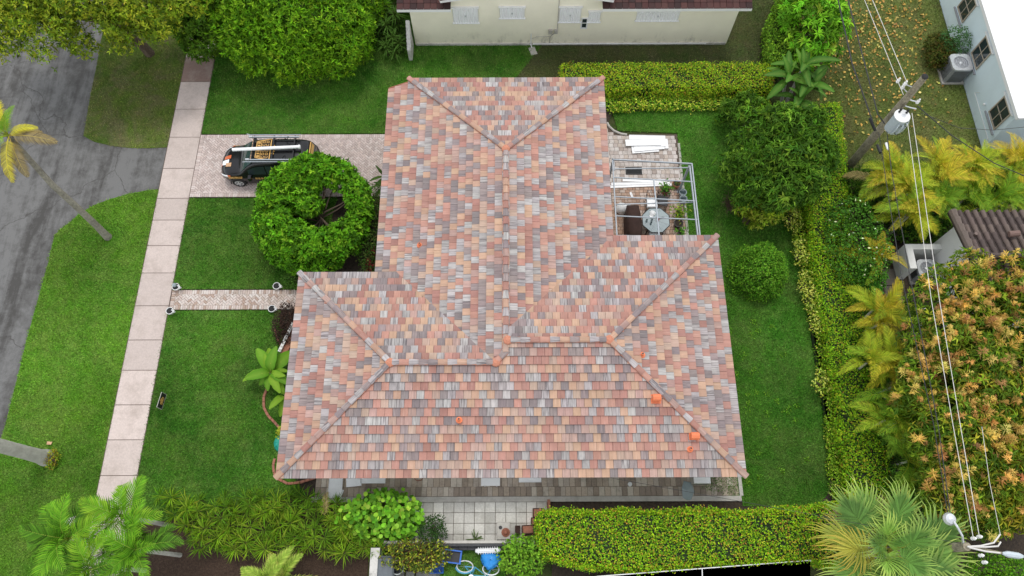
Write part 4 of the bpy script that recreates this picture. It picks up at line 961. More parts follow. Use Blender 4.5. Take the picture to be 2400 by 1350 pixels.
def patch(i0, i1, k0, k1, off, n=5, m=5):
    """piece of the body's skin lifted by `off`: i = station (float), k = profile index (float)"""
    def at(i, k):
        a, c = min(int(i), len(xs) - 2), min(int(k), ns - 2); fi, fk = i - a, k - c
        return secs[a][c].lerp(secs[a][c + 1], fk).lerp(secs[a + 1][c].lerp(secs[a + 1][c + 1], fk), fi)
    vs, fs = [], []
    for p in range(n):
        for q in range(m):
            i = i0 + (i1 - i0) * p / (n - 1); k = k0 + (k1 - k0) * q / (m - 1); P0 = at(i, k); e = .08
            nn = (at(min(i + e, len(xs) - 1.001), k) - at(max(i - e, 0), k)).cross(at(i, min(k + e, ns - 1.001)) - at(i, max(k - e, 0))).normalized()
            c = Vector((VX + 2.4, VY, .8)); nn = nn if nn.dot(P0 - c) > 0 else -nn; vs.append(P0 + nn * off)
    for p in range(n - 1):
        for q in range(m - 1): fs.append((p * m + q, p * m + q + 1, (p + 1) * m + q + 1, (p + 1) * m + q))
    return MB().add(vs, fs)
put('windscreen', patch(5.1, 7.0, 4.9, 9.1, .012).mesh('windscreen', True), M['windscreen'], van)
for s in (0, 1):
    f = (lambda a, c: (a, c)) if s == 0 else (lambda a, c: (14 - c, 14 - a))
    put('side_window', patch(6.2, 8.4, *f(3.15, 3.85), .012), M['glass'], van); put('side_window', patch(8.5, 10.3, *f(3.15, 3.85), .012), M['glass'], van)
    hl_ = put('headlight', patch(.7, 2.6, *f(2.6, 3.5), .02), M['white_pvc'], van); put('indicator', patch(2.6, 3.1, *f(2.7, 3.4), .02), M['amber'], hl_)
    sy = VY + (-1 if s == 0 else 1) * 1.0
    put('mirror', MB().box((VX + 1.55, sy, 1.05), (.14, .2, .22)).box((VX + 1.6, sy + (.1 if s == 0 else -.1), 1.0), (.06, .2, .06)), M['van_black'], van)
    put('door_handle', MB().box((VX + 2.35, VY + (-.86 if s == 0 else .86), .98), (.16, .03, .035)), M['black_metal'], van)
    put('trim_line', patch(7.6, 10.8, *f(2.3, 2.38), .01), M['gold'], van)
    b = MB(); 
    for row, z in ((0, .88), (1, .79)):
        x = VX + .50
        while x < VX + 1.10:
            w = random.choice((.03, .04, .05)); b.box((x, VY + (-1 if s == 0 else 1) * (.853 - .0 * row), z), (w, .012, .062 if random.random() < .6 else .045)); x += w + .014
    put('lettering', b, M['gold'], van)
    b = MB(); x = VX + 1.75
    while x < VX + 3.3: w = random.choice((.06, .08, .1)); b.box((x, VY + (-1 if s == 0 else 1) * .856, .78), (w, .012, .12)); x += w + .03
    put('lettering', b, M['gold'], van)
    for wx in (.78, 3.62):
        wy = VY + (-1 if s == 0 else 1) * .74; R = Matrix.Rotation(PI / 2, 3, 'X')
        wh = put('wheel', MB().lathe((VX + wx, wy, .31), [(.20, -.10), (.30, -.10), (.315, -.06), (.315, .06), (.30, .10), (.20, .10)], 20, M=R), M['rubber'], van)
        sg = -1 if s == 0 else 1; rm = put('rim', MB().lathe((VX + wx, wy + sg * .085, .31), [(.20, -.02), (.205, .02), (.06, .035), (.0, .036)] if s else [(.0, -.036), (.06, -.035), (.205, -.02), (.20, .02)], 16, M=Matrix.Rotation(-PI / 2, 3, 'X')), M['galv'], wh)
        for q in range(6):
            a = q * PI / 3; put('slot', MB().box((VX + wx + math.cos(a) * .13, wy + sg * .112, .31 + math.sin(a) * .13), (.07, .02, .045), M=Matrix.Rotation(-a, 3, 'Y')), M['black'], rm)
        put('wheel_arch', MB().tube([(VX + wx + math.cos(a) * .37, VY + sg * .838, .31 + math.sin(a) * .37) for a in np.linspace(0, PI, 9)], .035, 5), M['black'], van)
put('bumper', patch(.0, 1.1, .4, 1.6, .02).mesh('bumper', True), M['black'], van)
put('plate', MB().box((VX - .02, VY, .55), (.02, .5, .13)), M['white'], van)
# roof print: gold plate outline with block letters
zt = 1.885
def rb(b, x, y, dx, dy, rz=0): b.box((VX + x, VY + y, zt), (dx, dy, .008), rz)
b = MB()
for s in (-1, 1):
    a = Vector((VX + 1.98, VY + s * .42, zt)); c = Vector((VX + 2.62, VY + s * .56, zt)); b.box((a + c) / 2, ((c - a).length, .05, .008), math.atan2(c.y - a.y, c.x - a.x))
rb(b, 1.98, 0, .045, .86); rb(b, 2.62, 0, .05, 1.14); rb(b, 2.19, 0, .03, .92)
put('roof_sign', b, M['gold'], van)
b = MB()
for q in range(6): rb(b, 2.085, -.35 + q * .14, .12, .085)
for row in (2.30, 2.47):
    for q in range(6):
        y = -.40 + q * .16 + .0; rb(b, row - .05, y, .025, .11); rb(b, row + .05, y, .025, .11); rb(b, row, y - .045, .10, .025)
        if q % 2: rb(b, row, y + .045, .10, .025)
for q in range(4): rb(b, 2.74 + .02 * (q % 2), -.22 + q * .13, .11, .10, .5)
put('lettering', b, M['gold'], van)
b = MB()
for q in range(7): rb(b, 1.80, -.48 + q * .16, .08, .11 if q % 3 else .14)
put('lettering', b, M['tan'], van)
put('rear_print', patch(13.05, 13.6, 5.2, 8.8, .012), M['gold'], van); put('rear_window', patch(13.1, 13.9, 4.6, 9.4, .008), M['glass'], van)
put('spoiler_print', patch(12.75, 12.95, 5.1, 8.9, .014), M['gold'], van)
# bonnet print: plain patches
hp = put('bonnet_print', patch(.9, 2.6, 6.2, 7.1, .012).mesh('p', True), M['white_pvc'], van); put('bonnet_print', patch(2.1, 3.1, 5.9, 6.5, .014), M['tan'], van); put('bonnet_print', patch(1.5, 2.9, 7.2, 7.8, .013), M['amber'], van); put('bonnet_print', patch(.35, .9, 5.9, 6.6, .013), M['amber'], van)
# rack
rk = put('ladder_rack', MB().box((VX + 1.85, VY, 1.955), (.045, 1.36, .045)).box((VX + 2.75, VY, 1.955), (.045, 1.36, .045)).box((VX + 3.7, VY, 1.955), (.045, 1.36, .045)).box((VX + 2.75, VY + .60, 1.94), (2.2, .03, .04)).box((VX + 2.75, VY - .60, 1.94), (2.2, .03, .04)), M['black_metal'], van)
for s in (-1, 1):
    put('rail', MB().box((VX + 2.75, VY + s * .60, 1.985), (2.3, .05, .04)), M['alu'], rk)
    put('rail', MB().tube([(VX + 1.5, VY + s * .74, 2.02), (VX + 1.65, VY + s * .71, 1.99), (VX + 3.8, VY + s * .71, 1.99), (VX + 3.95, VY + s * .71, 2.00)], .024, 6), M['alu'], rk)
    for x in (1.85, 2.75, 3.7): put('foot', MB().box((VX + x, VY + s * .62, 1.91), (.06, .06, .10)), M['black_metal'], rk)
    put('clamp', MB().tube([(VX + 3.25, VY + s * .52, 1.99), (VX + 3.38, VY + s * .42, 2.06), (VX + 3.42, VY + s * .58, 2.08)], .02, 5), M['black_metal'], rk)
    put('roller', MB().tube([(VX + 1.62, VY + s * .60, 2.02), (VX + 1.78, VY + s * .60, 2.02)], .045, 8), M['galv'], rk)
tb = tagset(put('conduit_tube', MB().tube([(VX + .98, VY - .12, 2.06), (VX + 3.95, VY + .02, 2.06)], .075, 12), M['white_pvc']), 'long white storage tube strapped on top of the van rack', 'tube')
put('cap', MB().tube([(VX + 3.95, VY + .02, 2.06), (VX + 4.02, VY + .024, 2.06)], .095, 12), M['white_pvc'], tb)

# ------------------------------------------------------------ patio frame
pf = thing('awning', 'bare aluminium awning frame standing over the patio', 'awning frame', (6.2, 16, 0)); PZ = 2.3
def beam(name, a, b, w=.05, h=.07, z=PZ, mat='alu', parent=pf):
    A_, B_ = W(*a, z), W(*b, z); d = B_ - A_
    return put(name, MB().box((A_ + B_) / 2, (d.length, w, h), math.atan2(d.y, d.x)), M[mat], parent)
beam('beam', (1435, 374), (1622, 384), .045, .08); beam('beam', (1436, 372), (1447, 562), .05, .08); beam('beam', (1622, 384), (1642, 562), .05, .1); beam('beam', (1617, 389), (1637, 562), .05, .1, PZ - .004)
beam('beam', (1439, 372), (1441, 400), .03, .05, PZ - .05)
for a, b, z in (((1439, 396), (1617, 393), 2.2), ((1440, 416), (1624, 426), PZ + .004), ((1442, 461), (1629, 471), PZ + .004), ((1444, 479), (1629, 474), 2.2), ((1445, 506), (1635, 515), PZ + .004), ((1447, 552), (1640, 556), PZ + .004)): beam('rafter', a, b, .036, .05, z)
beam('rafter', (1533, 422), (1546, 560), .05, .06, PZ + .07)
for u, v in ((1617, 388), (1640, 545), (1438, 376), (1449, 552)):
    p = W(u, v, PZ); q = put('post', MB().box((p.x, p.y, PZ / 2), (.09, .09, PZ - .1)), M['alu'], pf); put('foot_plate', MB().box((p.x, p.y, .03), (.18, .18, .02)), M['alu'], q)

# ------------------------------------------------------------ things on the patio
p = W(1486, 401); t = thing('door_mat', 'black door mat with raised border on the patio', 'mat', (p.x, p.y, .02)); put('pad', MB().slab((0, 0, .02), (.78, .42, .02), .008), M['rubber'], t, loc=(0, 0, 0)); put('border', MB().box((0, .18, .026), (.72, .03, .012)).box((0, -.18, .026), (.72, .03, .012)).box((.35, 0, .026), (.03, .33, .012)).box((-.35, 0, .026), (.03, .33, .012)), M['black'], t, loc=(0, 0, 0))
def board(label, u, v, L, w, rz, z, th=.03, grp='white boards and shutter panels on the patio', mat='white_pvc', name='shutter_panel'):
    p = W(u, v, z); t = thing(name, label, 'panel', (p.x, p.y, z), grp, rz)
    b = MB().box((0, 0, 0), (L, w, .012)).box((L * .18, 0, .009), (L * .55, w * .7, .01))
    put('sheet', b, M[mat], t, loc=(0, 0, 0))
    for s in (-1, 1): put('hem', MB().box((0, s * (w / 2 - .006), .008), (L, .012, .03)), M[mat], t, loc=(0, 0, 0))
    return t
board('topmost white panel of the patio stack, offset to the left', 1508, 334, 1.7, .36, .02, .13); board('wide white panel in the middle of the patio stack', 1518, 330, 1.75, .62, -.03, .10); board('white panel reaching furthest right in the patio stack', 1530, 337, 1.5, .55, .0, .07)
board('lowest white panel of the patio stack, nearest the frame', 1513, 349, 1.3, .42, .08, .06); board('slanted white panel across the lower half of the patio stack', 1522, 345, 1.45, .36, .1, .09); board('narrow white strip sticking out left of the patio stack', 1490, 331, 1.0, .13, .0, .05)
def plank(label, a, b, w, z=.05, th=.03):
    A_, B_ = W(*a, z), W(*b, z); d = B_ - A_; t = thing('trim_plank', label, 'plank', ((A_ + B_) / 2), 'white trim planks under the frame', math.atan2(d.y, d.x))
    put('board', MB().box((0, 0, 0), (d.length, w, th)), M['white_pvc'], t, loc=(0, 0, 0)); put('lip', MB().box((0, w / 2 - .01, th / 2 + .012), (d.length - .01, .02, .025)), M['white_pvc'], t, loc=(0, 0, 0))
plank('long white trim plank nearest the table', (1430, 438), (1575, 432), .13); plank('long white trim plank with its end by the roof edge', (1433, 431), (1570, 428), .12, .075); plank('shorter white trim plank furthest from the table', (1460, 422), (1559, 424), .14, .06)
plank('tiny white offcut lying alone on the cobbles', (1478, 451), (1483, 463), .09, .04)
def pot(label, u, v, r, h, mat, leaves=None, n=60, L=.16, ph=.35, sp=.25, name='potted_plant', grp=None):
    p = W(u, v, 0); t = thing(name, label, 'potted plant' if leaves else 'pot', (p.x, p.y, .02), grp)
    put('pot', MB().lathe((0, 0, 0), [(r * .72, 0), (r * .95, h * .85), (r * 1.06, h * .86), (r * 1.06, h), (r * .9, h), (r * .86, h - .05)], 16), M[mat], t, loc=(0, 0, 0))
    put('earth', MB().lathe((0, 0, h - .06), [(r * .86, 0), (r * .86, .02), (.01, .03)], 12), M['soil'], t, loc=(0, 0, 0))
    if leaves:
        Pn = np.stack([RNG.normal(0, sp * .5, n), RNG.normal(0, sp * .5, n), h + RNG.uniform(0, ph, n)], 1); N_ = nrm(Pn - np.array([0, 0, h - .1]))
        o = foliage('leaves', Pn, N_, L, L * .45, leaves, None, t); o.location = (0, 0, 0)
        st = MB()
        for k in range(5): a = random.uniform(0, 6.3); st.tube([(0, 0, h - .05), (math.cos(a) * sp * .4, math.sin(a) * sp * .4, h + ph * .6)], .01, 4)
        put('stem', st, M['bark'], t, loc=(0, 0, 0))
    return t
GR = [(.07, .20, .03), (.11, .26, .04), (.05, .13, .025)]
pot('terracotta pot with bright green plant beside the chairs', 1558, 452, .19, .3, 'terracotta', GR, 70); pot('brown pot of dark soil with sparse sprouts under the post', 1584, 437, .19, .26, 'terracotta', [(.06, .13, .03), (.12, .12, .04)], 20, .1, .15, .15)
pot('black pot with yellow green shrub at the patio edge', 1590, 507, .17, .28, 'black', [(.20, .28, .04), (.10, .20, .03), (.24, .26, .06)], 110, .16, .4, .38); pot('small dark pot with trailing green plant near the eave', 1594, 550, .15, .25, 'black', GR, 40, .14, .2, .2)
pot('empty dark upturned planter between two plants', 1588, 530, .2, .3, 'black_metal', None, name='planter')
for i, (u, v) in enumerate(((1598, 458), (1599, 473))):
    p = W(u, v); t = thing('bucket', ('clear plastic bucket nearer the post foot', 'clear plastic bucket nearer the shrub pot')[i], 'bucket', (p.x, p.y, .02), 'clear buckets on the patio edge')
    put('shell', MB().lathe((0, 0, 0), [(.13, 0), (.165, .28), (.18, .28), (.18, .31), (.15, .31), (.12, .03), (.0, .03)], 16), M['frost'], t, loc=(0, 0, 0)); put('handle', MB().tube([(math.cos(a) * .18, .05, .3 + math.sin(a) * .08) for a in np.linspace(0, PI, 8)], .006, 4), M['galv'], t, loc=(0, 0, 0))
# octagonal glass table
p = W(1538, 516, .72); t = thing('patio_table', 'octagonal frosted glass patio table with dark frame', 'table', (p.x, p.y, 0)); TR_ = .66
og = [(math.cos(PI / 4 * k + PI / 8) * TR_, math.sin(PI / 4 * k + PI / 8) * TR_) for k in range(8)]
put('top', MB().prism(og, .70, .715), M['frost'], t, loc=(0, 0, 0)); put('rim', MB().tube([(x, y, .715) for x, y in og], .018, 5, closed=True), M['black_metal'], t, loc=(0, 0, 0))
sp = MB()
for k in range(8): sp.tube([(0, 0, .718), (og[k][0] * .97, og[k][1] * .97, .718)], .007, 4)
put('spokes', sp, M['galv'], t, loc=(0, 0, 0))
for k in range(4): a = PI / 2 * k + PI / 4; put('leg', MB().tube([(math.cos(a) * .5, math.sin(a) * .5, .70), (math.cos(a) * .55, math.sin(a) * .55, .02)], .02, 6), M['black_metal'], t, loc=(0, 0, 0))
def small(name, label, cat, u, v, z, b, mat, grp=None):
    p = W(u, v, z); return tagset(put(name, b, M[mat], loc=(p.x, p.y, z)), label, cat, grp)
small('cloth', 'crumpled white cloth on the glass table', 'cloth', 1530, 500, .72, MB().lathe((0, 0, 0), [(.13, 0), (.15, .03), (.08, .09), (.02, .11)], 7), 'white')
small('bowl', 'small white bowl on the glass table', 'bowl', 1527, 507, .72, MB().lathe((0, 0, 0), [(.05, 0), (.09, .05), (.085, .05), (.04, .012), (.0, .012)], 12), 'white')
small('bottle', 'red bottle on the glass table', 'bottle', 1543, 517, .72, MB().lathe((0, 0, 0), [(.04, 0), (.042, .14), (.015, .19), (.015, .22)], 10), 'red_plastic')
small('bottle', 'dark bottle lying by the red one on the glass table', 'bottle', 1551, 511, .75, MB().tube([(-.12, 0, 0), (.06, .03, 0), (.12, .04, 0)], [.035, .035, .014], 8), 'black')
for i, (u, v) in enumerate(((1516, 518), (1528, 517), (1526, 524))): small('glass_cup', ('left', 'right', 'lowest')[i] + ' of three glass cups on the patio table', 'cup', u, v, .72, MB().lathe((0, 0, 0), [(.045, 0), (.05, .12), (.044, .12), (.04, .01), (0, .01)], 12), 'frost', 'glass cups on the patio table')
def chair(label, u, v, rz, cushion, lean=0):
    p = W(u, v); t = thing('patio_chair', label, 'chair', (p.x, p.y, .02), 'dark metal patio chairs', rz)
    put('seat', MB().slab((0, 0, .44), (.5, .5, .03), .01), M['black_metal'], t, loc=(0, 0, 0))
    bk = MB(); bk.tube([(-.25, .24, .44), (-.26, .36, .95), (.26, .36, .95), (.25, .24, .44)], .016, 5)
    for k in range(6): bk.tube([(-.2 + .08 * k, .25, .45), (-.2 + .08 * k, .355, .95)], .009, 4)
    put('backrest', bk, M['black_metal'], t, loc=(0, 0, 0))
    for sx in (-1, 1):
        for sy in (-1, 1): put('leg', MB().tube([(sx * .23, sy * .23, .44), (sx * .27, sy * .27, 0)], .014, 5), M['black_metal'], t, loc=(0, 0, 0))
        put('armrest', MB().tube([(sx * .27, .3, .66), (sx * .28, -.2, .66), (sx * .25, -.24, .44)], .014, 5), M['black_metal'], t, loc=(0, 0, 0))
    if cushion: put('cushion', MB().slab((0, -.0, .53), (.5, .5, .09), .03), M['white_pvc'], t, loc=(0, 0, 0))
    return t
chair('dark metal chair with white cushion north of the glass table', 1524, 487, 0, True); chair('dark lattice chair without cushion right of the cushioned one', 1549, 481, -.25, False); chair('pale cushioned chair half under the south eave', 1530, 560, PI, True)
# covered grill
p = W(1487, 520, .6); t = thing('covered_grill', 'barbecue under a brown fabric cover beside the glass table', 'grill', (p.x - .05, p.y - .1, .02))
b = MB(); prof = [(.60, 0, .98), (.60, .5, .95), (.57, .86, .80), (.45, 1.0, .55), (.05, 1.03, .1)]; vs = []; n = 14
for hw_, z, kx in prof:
    for k in range(n):
        a = 2 * PI * k / n; c, s = math.cos(a), math.sin(a); q = (abs(c) ** 8 + abs(s) ** 8) ** -.125
        vs.append((c * q * hw_ * .58 + random.uniform(-.02, .02), s * q * hw_ * 1.45 + random.uniform(-.02, .02), z + random.uniform(-.012, .012)))
b.add(vs, [(i * n + k, i * n + (k + 1) % n, (i + 1) * n + (k + 1) % n, (i + 1) * n + k) for i in range(4) for k in range(n)] + [tuple(4 * n + k for k in range(n))])
put('cover', b.mesh('cover', True), M['brown_fabric'], t, loc=(0, 0, 0)); put('base', MB().box((0, 0, .06), (.6, 1.5, .1)), M['black'], t, loc=(0, 0, 0))
p = W(1460, 484, .4); t = thing('cushion_bag', 'crumpled off white bag beside the brown grill cover', 'bag', (p.x, p.y, .02))
b = MB(); vs = []; n = 10
for r_, z in ((.26, 0), (.33, .15), (.3, .32), (.16, .44), (.03, .47)):
    for k in range(n): a = 2 * PI * k / n; q = r_ * random.uniform(.85, 1.15); vs.append((math.cos(a) * q, math.sin(a) * q * .8, z + random.uniform(-.02, .02)))
b.add(vs, [(i * n + k, i * n + (k + 1) % n, (i + 1) * n + (k + 1) % n, (i + 1) * n + k) for i in range(4) for k in range(n)] + [tuple(4 * n + k for k in range(n))])
put('bag', b.mesh('bag', True), M['white'], t, loc=(0, 0, 0)); put('knot', MB().tube([(.1, 0, .42), (.25, .05, .44), (.36, .06, .40)], [.05, .03, .02], 6), M['white'], t, loc=(0, 0, 0))
# ------------------------------------------------------------ small things in the front yard
a_, b_ = W(384, 958), W(393, 930); d = (b_ - a_); rz = math.atan2(d.y, d.x); c = (a_ + b_) / 2
ys = thing('yard_sign', 'small black yard sign with gold emblem staked in the front lawn', 'sign', (c.x, c.y, 0), None, rz)
put('board', MB().box((0, 0, .36), (.62, .012, .44)), M['black'], ys, loc=(0, 0, 0))
put('edge', MB().box((0, 0, .583), (.63, .022, .012)).box((0, 0, .137), (.63, .022, .012)).box((.316, 0, .36), (.014, .022, .44)).box((-.316, 0, .36), (.014, .022, .44)), M['kerb'], ys, loc=(0, 0, 0))
for s in (-1, 1):
    em = MB()
    for q, (x, z, w, h) in enumerate(((0, .40, .22, .05), (0, .33, .16, .05), (.02, .46, .10, .05), (-.12, .36, .05, .12), (.13, .36, .05, .10), (0, .25, .3, .03))): em.box((x, s * .009, z), (w, .006, h))
    put('emblem', em, M['gold'], ys, loc=(0, 0, 0)); put('stake', MB().tube([(s * .2, 0, .15), (s * .2, 0, -.1)], .006, 4), M['galv'], ys, loc=(0, 0, 0))
for i, (u, v, lb) in enumerate(((417, 676, 'white bowl planter topped by a glass ball beside sidewalk and walk'), (403, 732, 'white bowl planter of black earth south of the walk, by the sidewalk'), (652, 674, 'white bowl planter of black earth north of the walk, near the house'), (641, 727, 'white bowl planter half under the purple shrub'))):
    p = W(u, v); t = thing('bowl_planter', lb, 'planter', (p.x, p.y, 0), 'white bowl planters flanking the entry walk')
    put('bowl', MB().lathe((0, 0, 0), [(.10, 0), (.14, .10), (.17, .2), (.165, .22), (.145, .22), (.13, .15)], 14), M['white'], t, loc=(0, 0, 0)); put('earth', MB().lathe((0, 0, .16), [(.14, 0), (.14, .045), (.05, .06), (0, .065)], 12), M['rubber'], t, loc=(0, 0, 0))
    put('neck', MB().tube([(.17, -.05, .18), (.26, -.07, .26), (.27, -.07, .40), (.21, -.05, .44), (.17, -.04, .40)], [.045, .04, .03, .03, .02], 6), M['white'], t, loc=(0, 0, 0))
    if i == 0: put('glass_ball', MB().lathe((-.02, .04, .2), [(.02, 0), (.08, .04), (.1, .1), (.08, .16), (.02, .2)], 10), M['frost'], t, loc=(0, 0, 0))
def edging(label, pts, closed=False, L=.21, w=.1, h=.09):
    pts = [Vector((*W(u, v)[:2], 0)) for u, v in pts]; t = thing('brick_edging', label, 'edging', pts[0])
    for a, b in zip(pts, pts[1:]):
        d = b - a; n = max(1, round(d.length / L))
        for i in range(n):
            c = a + d * ((i + .5) / n); put('brick', MB().slab((0, 0, h), (d.length / n - .012, w, h + .05), .01), M['brick_edge'], t, M=Matrix.Translation(c - pts[0]) @ Matrix.Rotation(math.atan2(d.y, d.x) + random.uniform(-.06, .06), 4, 'Z'))
    return t
edging('red brick edging rounding the south west corner of the house', [(646, 1075), (642, 1090), (644, 1108), (652, 1122), (676, 1134), (705, 1131), (740, 1120)])
edging('curving brick edging of the banana bed', [(630, 905), (620, 930), (620, 955), (630, 975), (645, 990), (657, 1004), (664, 1020)])
edging('thin brick edging by the purple shrub', [(645, 770), (652, 795), (662, 815), (670, 826)], w=.07)
a_, b_ = W(688, 756, .55), W(655, 824, .55)
t = thing('balustrade', 'white patterned balustrade beside the front steps', 'balustrade', ((a_ + b_) / 2)[:2] + (0,) if False else (((a_ + b_) / 2).x, ((a_ + b_) / 2).y, 0))
d = b_ - a_; rz = math.atan2(d.y, d.x); c = (a_ + b_) / 2; put('base', MB().box((c.x + .13, c.y - .06, .2), (d.length, .26, .4), rz), M['brick_edge'], t)
put('rail', MB().box((c.x, c.y, .55), (d.length, .12, .05), rz), M['white'], t)
for i in range(9):
    q = a_ + d * ((i + .5) / 9); put('baluster', MB().lathe((q.x, q.y, 0), [(.05, .02), (.03, .12), (.055, .28), (.03, .42), (.05, .53)], 8), M['white'], t)
    put('rosette', MB().lathe((q.x, q.y, .575), [(.05, 0), (.045, .012), (.02, .016)], 6), M['kerb'], t)
p = W(655, 1037, .3); t = thing('garden_dome', 'teal ribbed plastic dome peeking from under the west eave', 'dome', (p.x + .12, p.y, 0))
put('shell', MB().lathe((0, 0, 0), [(.38, 0), (.40, .05), (.36, .22), (.24, .36), (.08, .43), (.01, .44)], 20), M['teal'], t, loc=(0, 0, 0))
for k in range(10): a = k * PI / 5; put('rib', MB().tube([(math.cos(a) * r_, math.sin(a) * r_, z) for r_, z in ((.405, .05), (.368, .22), (.25, .36), (.08, .435))], .012, 4), M['teal'], t, loc=(0, 0, 0))
small('paper_scrap', 'small pale scrap lying on the verge near the palm', 'litter', 116, 1039, .05, MB().add([(-.1, -.05, 0), (.1, -.06, .03), (.12, .06, 0), (-.08, .07, .04)], [(0, 1, 2, 3), (3, 2, 1, 0)]), 'tan')
p = W(95, 1218); small('meter_lid', 'dark utility lid set in the verge beside the palms', 'lid', 165, 1222, .01, MB().slab((0, 0, .02), (.45, .3, .05), .02, .3), 'kerb')

# ------------------------------------------------------------ along the south side
G2 = 'white shutter panels along the south walk'
board('streaked white panel lying lowest by the south west corner', 787, 1141, .85, .55, 1.57, .06, grp=G2); board('white panel poking out beside the streaked stack', 830, 1130, .6, .34, .1, .3, grp=G2); board('long white panel mostly under the south eave', 872, 1124, 1.1, .3, 0, .3, grp=G2)
board('white panel lying furthest down by the streaked stack', 792, 1152, .45, .25, -.3, .04, grp=G2); board('white panel pair under the middle of the south eave', 1243, 1120, .9, .35, .0, .35, grp=G2)
p = W(1150, 1128, .7); t = thing('wall_shelf', 'white wall bench with two legs under the south eave', 'bench', (p.x, p.y, 0)); put('top', MB().slab((0, 0, .55), (.75, .3, .06), .015), M['white'], t, loc=(0, 0, 0))
for s in (-1, 1): put('leg', MB().box((s * .24, -.1, .25), (.05, .05, .5)), M['white'], t, loc=(0, 0, 0))
p = W(1645, 1122, .6); t = thing('utility_box', 'pale grey utility box under the east end of the south eave', 'box', (p.x, p.y, 0)); put('cabinet', MB().box((0, 0, .35), (.62, .35, .6)), M['kerb'], t, loc=(0, 0, 0)); put('lid', MB().slab((0, 0, .69), (.66, .39, .05), .015), M['white'], t, loc=(0, 0, 0))
small('hose_loop', 'coiled hose loop lying in the gravel under the eave', 'hose', 982, 1119, .04, MB().tube([(math.cos(a) * .17, math.sin(a) * .13, 0) for a in np.linspace(0, 2 * PI, 16)[:-1]], .015, 5, closed=True), 'terracotta')
small('drain_cap', 'round white drain cap on the south walk', 'cap', 1477, 1135, .02, MB().lathe((0, 0, 0), [(.09, 0), (.09, .015), (.07, .03), (.0, .032)], 12), 'white')
p = W(1611, 1150); small('plastic_sheet', 'translucent grey plastic sheet crumpled on the south walk', 'sheet', 1611, 1150, .03, MB().add([(-.2, -.38, .0), (.12, -.36, .04), (.28, -.05, .02), (.2, .3, .07), (-.1, .38, .02), (-.22, .1, .08), (0, 0, .1)], [(i, (i + 1) % 6, 6) for i in range(6)]), 'frost')
# terrace things
p = W(1181, 1245); t = thing('concrete_block', 'square concrete block carrying a clay pot on the terrace', 'block', (p.x, p.y, .02)); put('block', MB().slab((0, 0, .22), (.52, .66, .22), .02), M['kerb'], t, loc=(0, 0, 0)); put('drain', MB().lathe((-.12, .12, .22), [(.07, 0), (.07, .03), (.05, .03), (.05, .01), (0, .01)], 10), M['black'], t, loc=(0, 0, 0))
small('clay_saucer', 'upturned clay saucer on the concrete block', 'pot', 1186, 1248, .24, MB().lathe((0, 0, 0), [(.17, 0), (.17, .03), (.12, .05), (.06, .12), (.055, .13)], 14), 'terracotta')
for i, (u, v, w, h, hh, rz, lb) in enumerate(((1263, 1202, .45, .36, .3, 0, 'reddish brown box planter at the terrace corner'), (1258, 1222, .42, .30, .28, 0, 'second reddish brown box planter below the corner one'), (1238, 1241, .46, .34, .3, .05, 'brown box planter beside the terracotta pot'), (1214, 1243, .2, .36, .26, 0, 'dark narrow planter beside the brown box'))):
    p = W(u, v, .3); t = thing('box_planter', lb, 'planter', (p.x, p.y, .02), None, rz); put('box', MB().slab((0, 0, hh), (w, h, hh), .02), M['brick_edge'] if i < 3 else M['brown_fabric'], t, loc=(0, 0, 0)); put('rim', MB().box((0, h / 2 - .02, hh + .01), (w, .03, .02)).box((0, -h / 2 + .02, hh + .01), (w, .03, .02)).box((w / 2 - .02, 0, hh + .01), (.03, h - .08, .02)).box((-w / 2 + .02, 0, hh + .01), (.03, h - .08, .02)), M['brown_fabric'], t, loc=(0, 0, 0))
pot('empty terracotta pot half under the terrace shrub', 1239, 1253, .17, .26, 'terracotta', None, name='clay_pot')
small('red_edging', 'short red painted edging board at the end of the terrace', 'board', 1287, 1190, .05, MB().box((0, 0, 0), (.11, .62, .18)), 'brick_edge')
# low walls
wx0, wx1, wy = W(868, 1290, .7)[0], W(1245, 1274, .7)[0], W(1100, 1270, .7)[1]
t = thing('low_wall', 'low grey block wall along the south side of the tile terrace', 'wall', (wx0, wy, 0))
put('wall', MB().box(((wx0 + .4 + wx1) / 2, wy - .07, .32), (wx1 - wx0 - .4, .16, .64)), M['dark_block'], t); put('coping', MB().box(((wx0 + .4 + wx1) / 2, wy, .665), (wx1 - wx0 - .4, .1, .05)), M['kerb'], t)
for i in range(16):
    x = wx0 + .5 + i * (wx1 - wx0 - .5) / 16; put('block', MB().slab((x + .2, wy - .2, .42 + random.uniform(-.03, .03)), ((wx1 - wx0) / 16 - .03, .16, .4), .02, 0, 0, (.07, .07, .075, 1)), M['paver_side'], t)
xw = W(878, 1320, .9)[0]; yw = W(878, 1284, .9)[1]
t = thing('boundary_wall', 'old mildewed white boundary wall running out of frame at the bottom', 'wall', (xw, yw, 0)); put('wall', MB().prism([(xw - .13, yw - 6), (xw + .15, yw - 6), (xw + .15, yw), (xw - .13, yw)], 0, .86), M['stucco_white'], t); put('coping', MB().prism([(xw - .16, yw - 6), (xw + .18, yw - 6), (xw + .18, yw), (xw - .16, yw)], .861, .93), M['wall_white_old'], t)
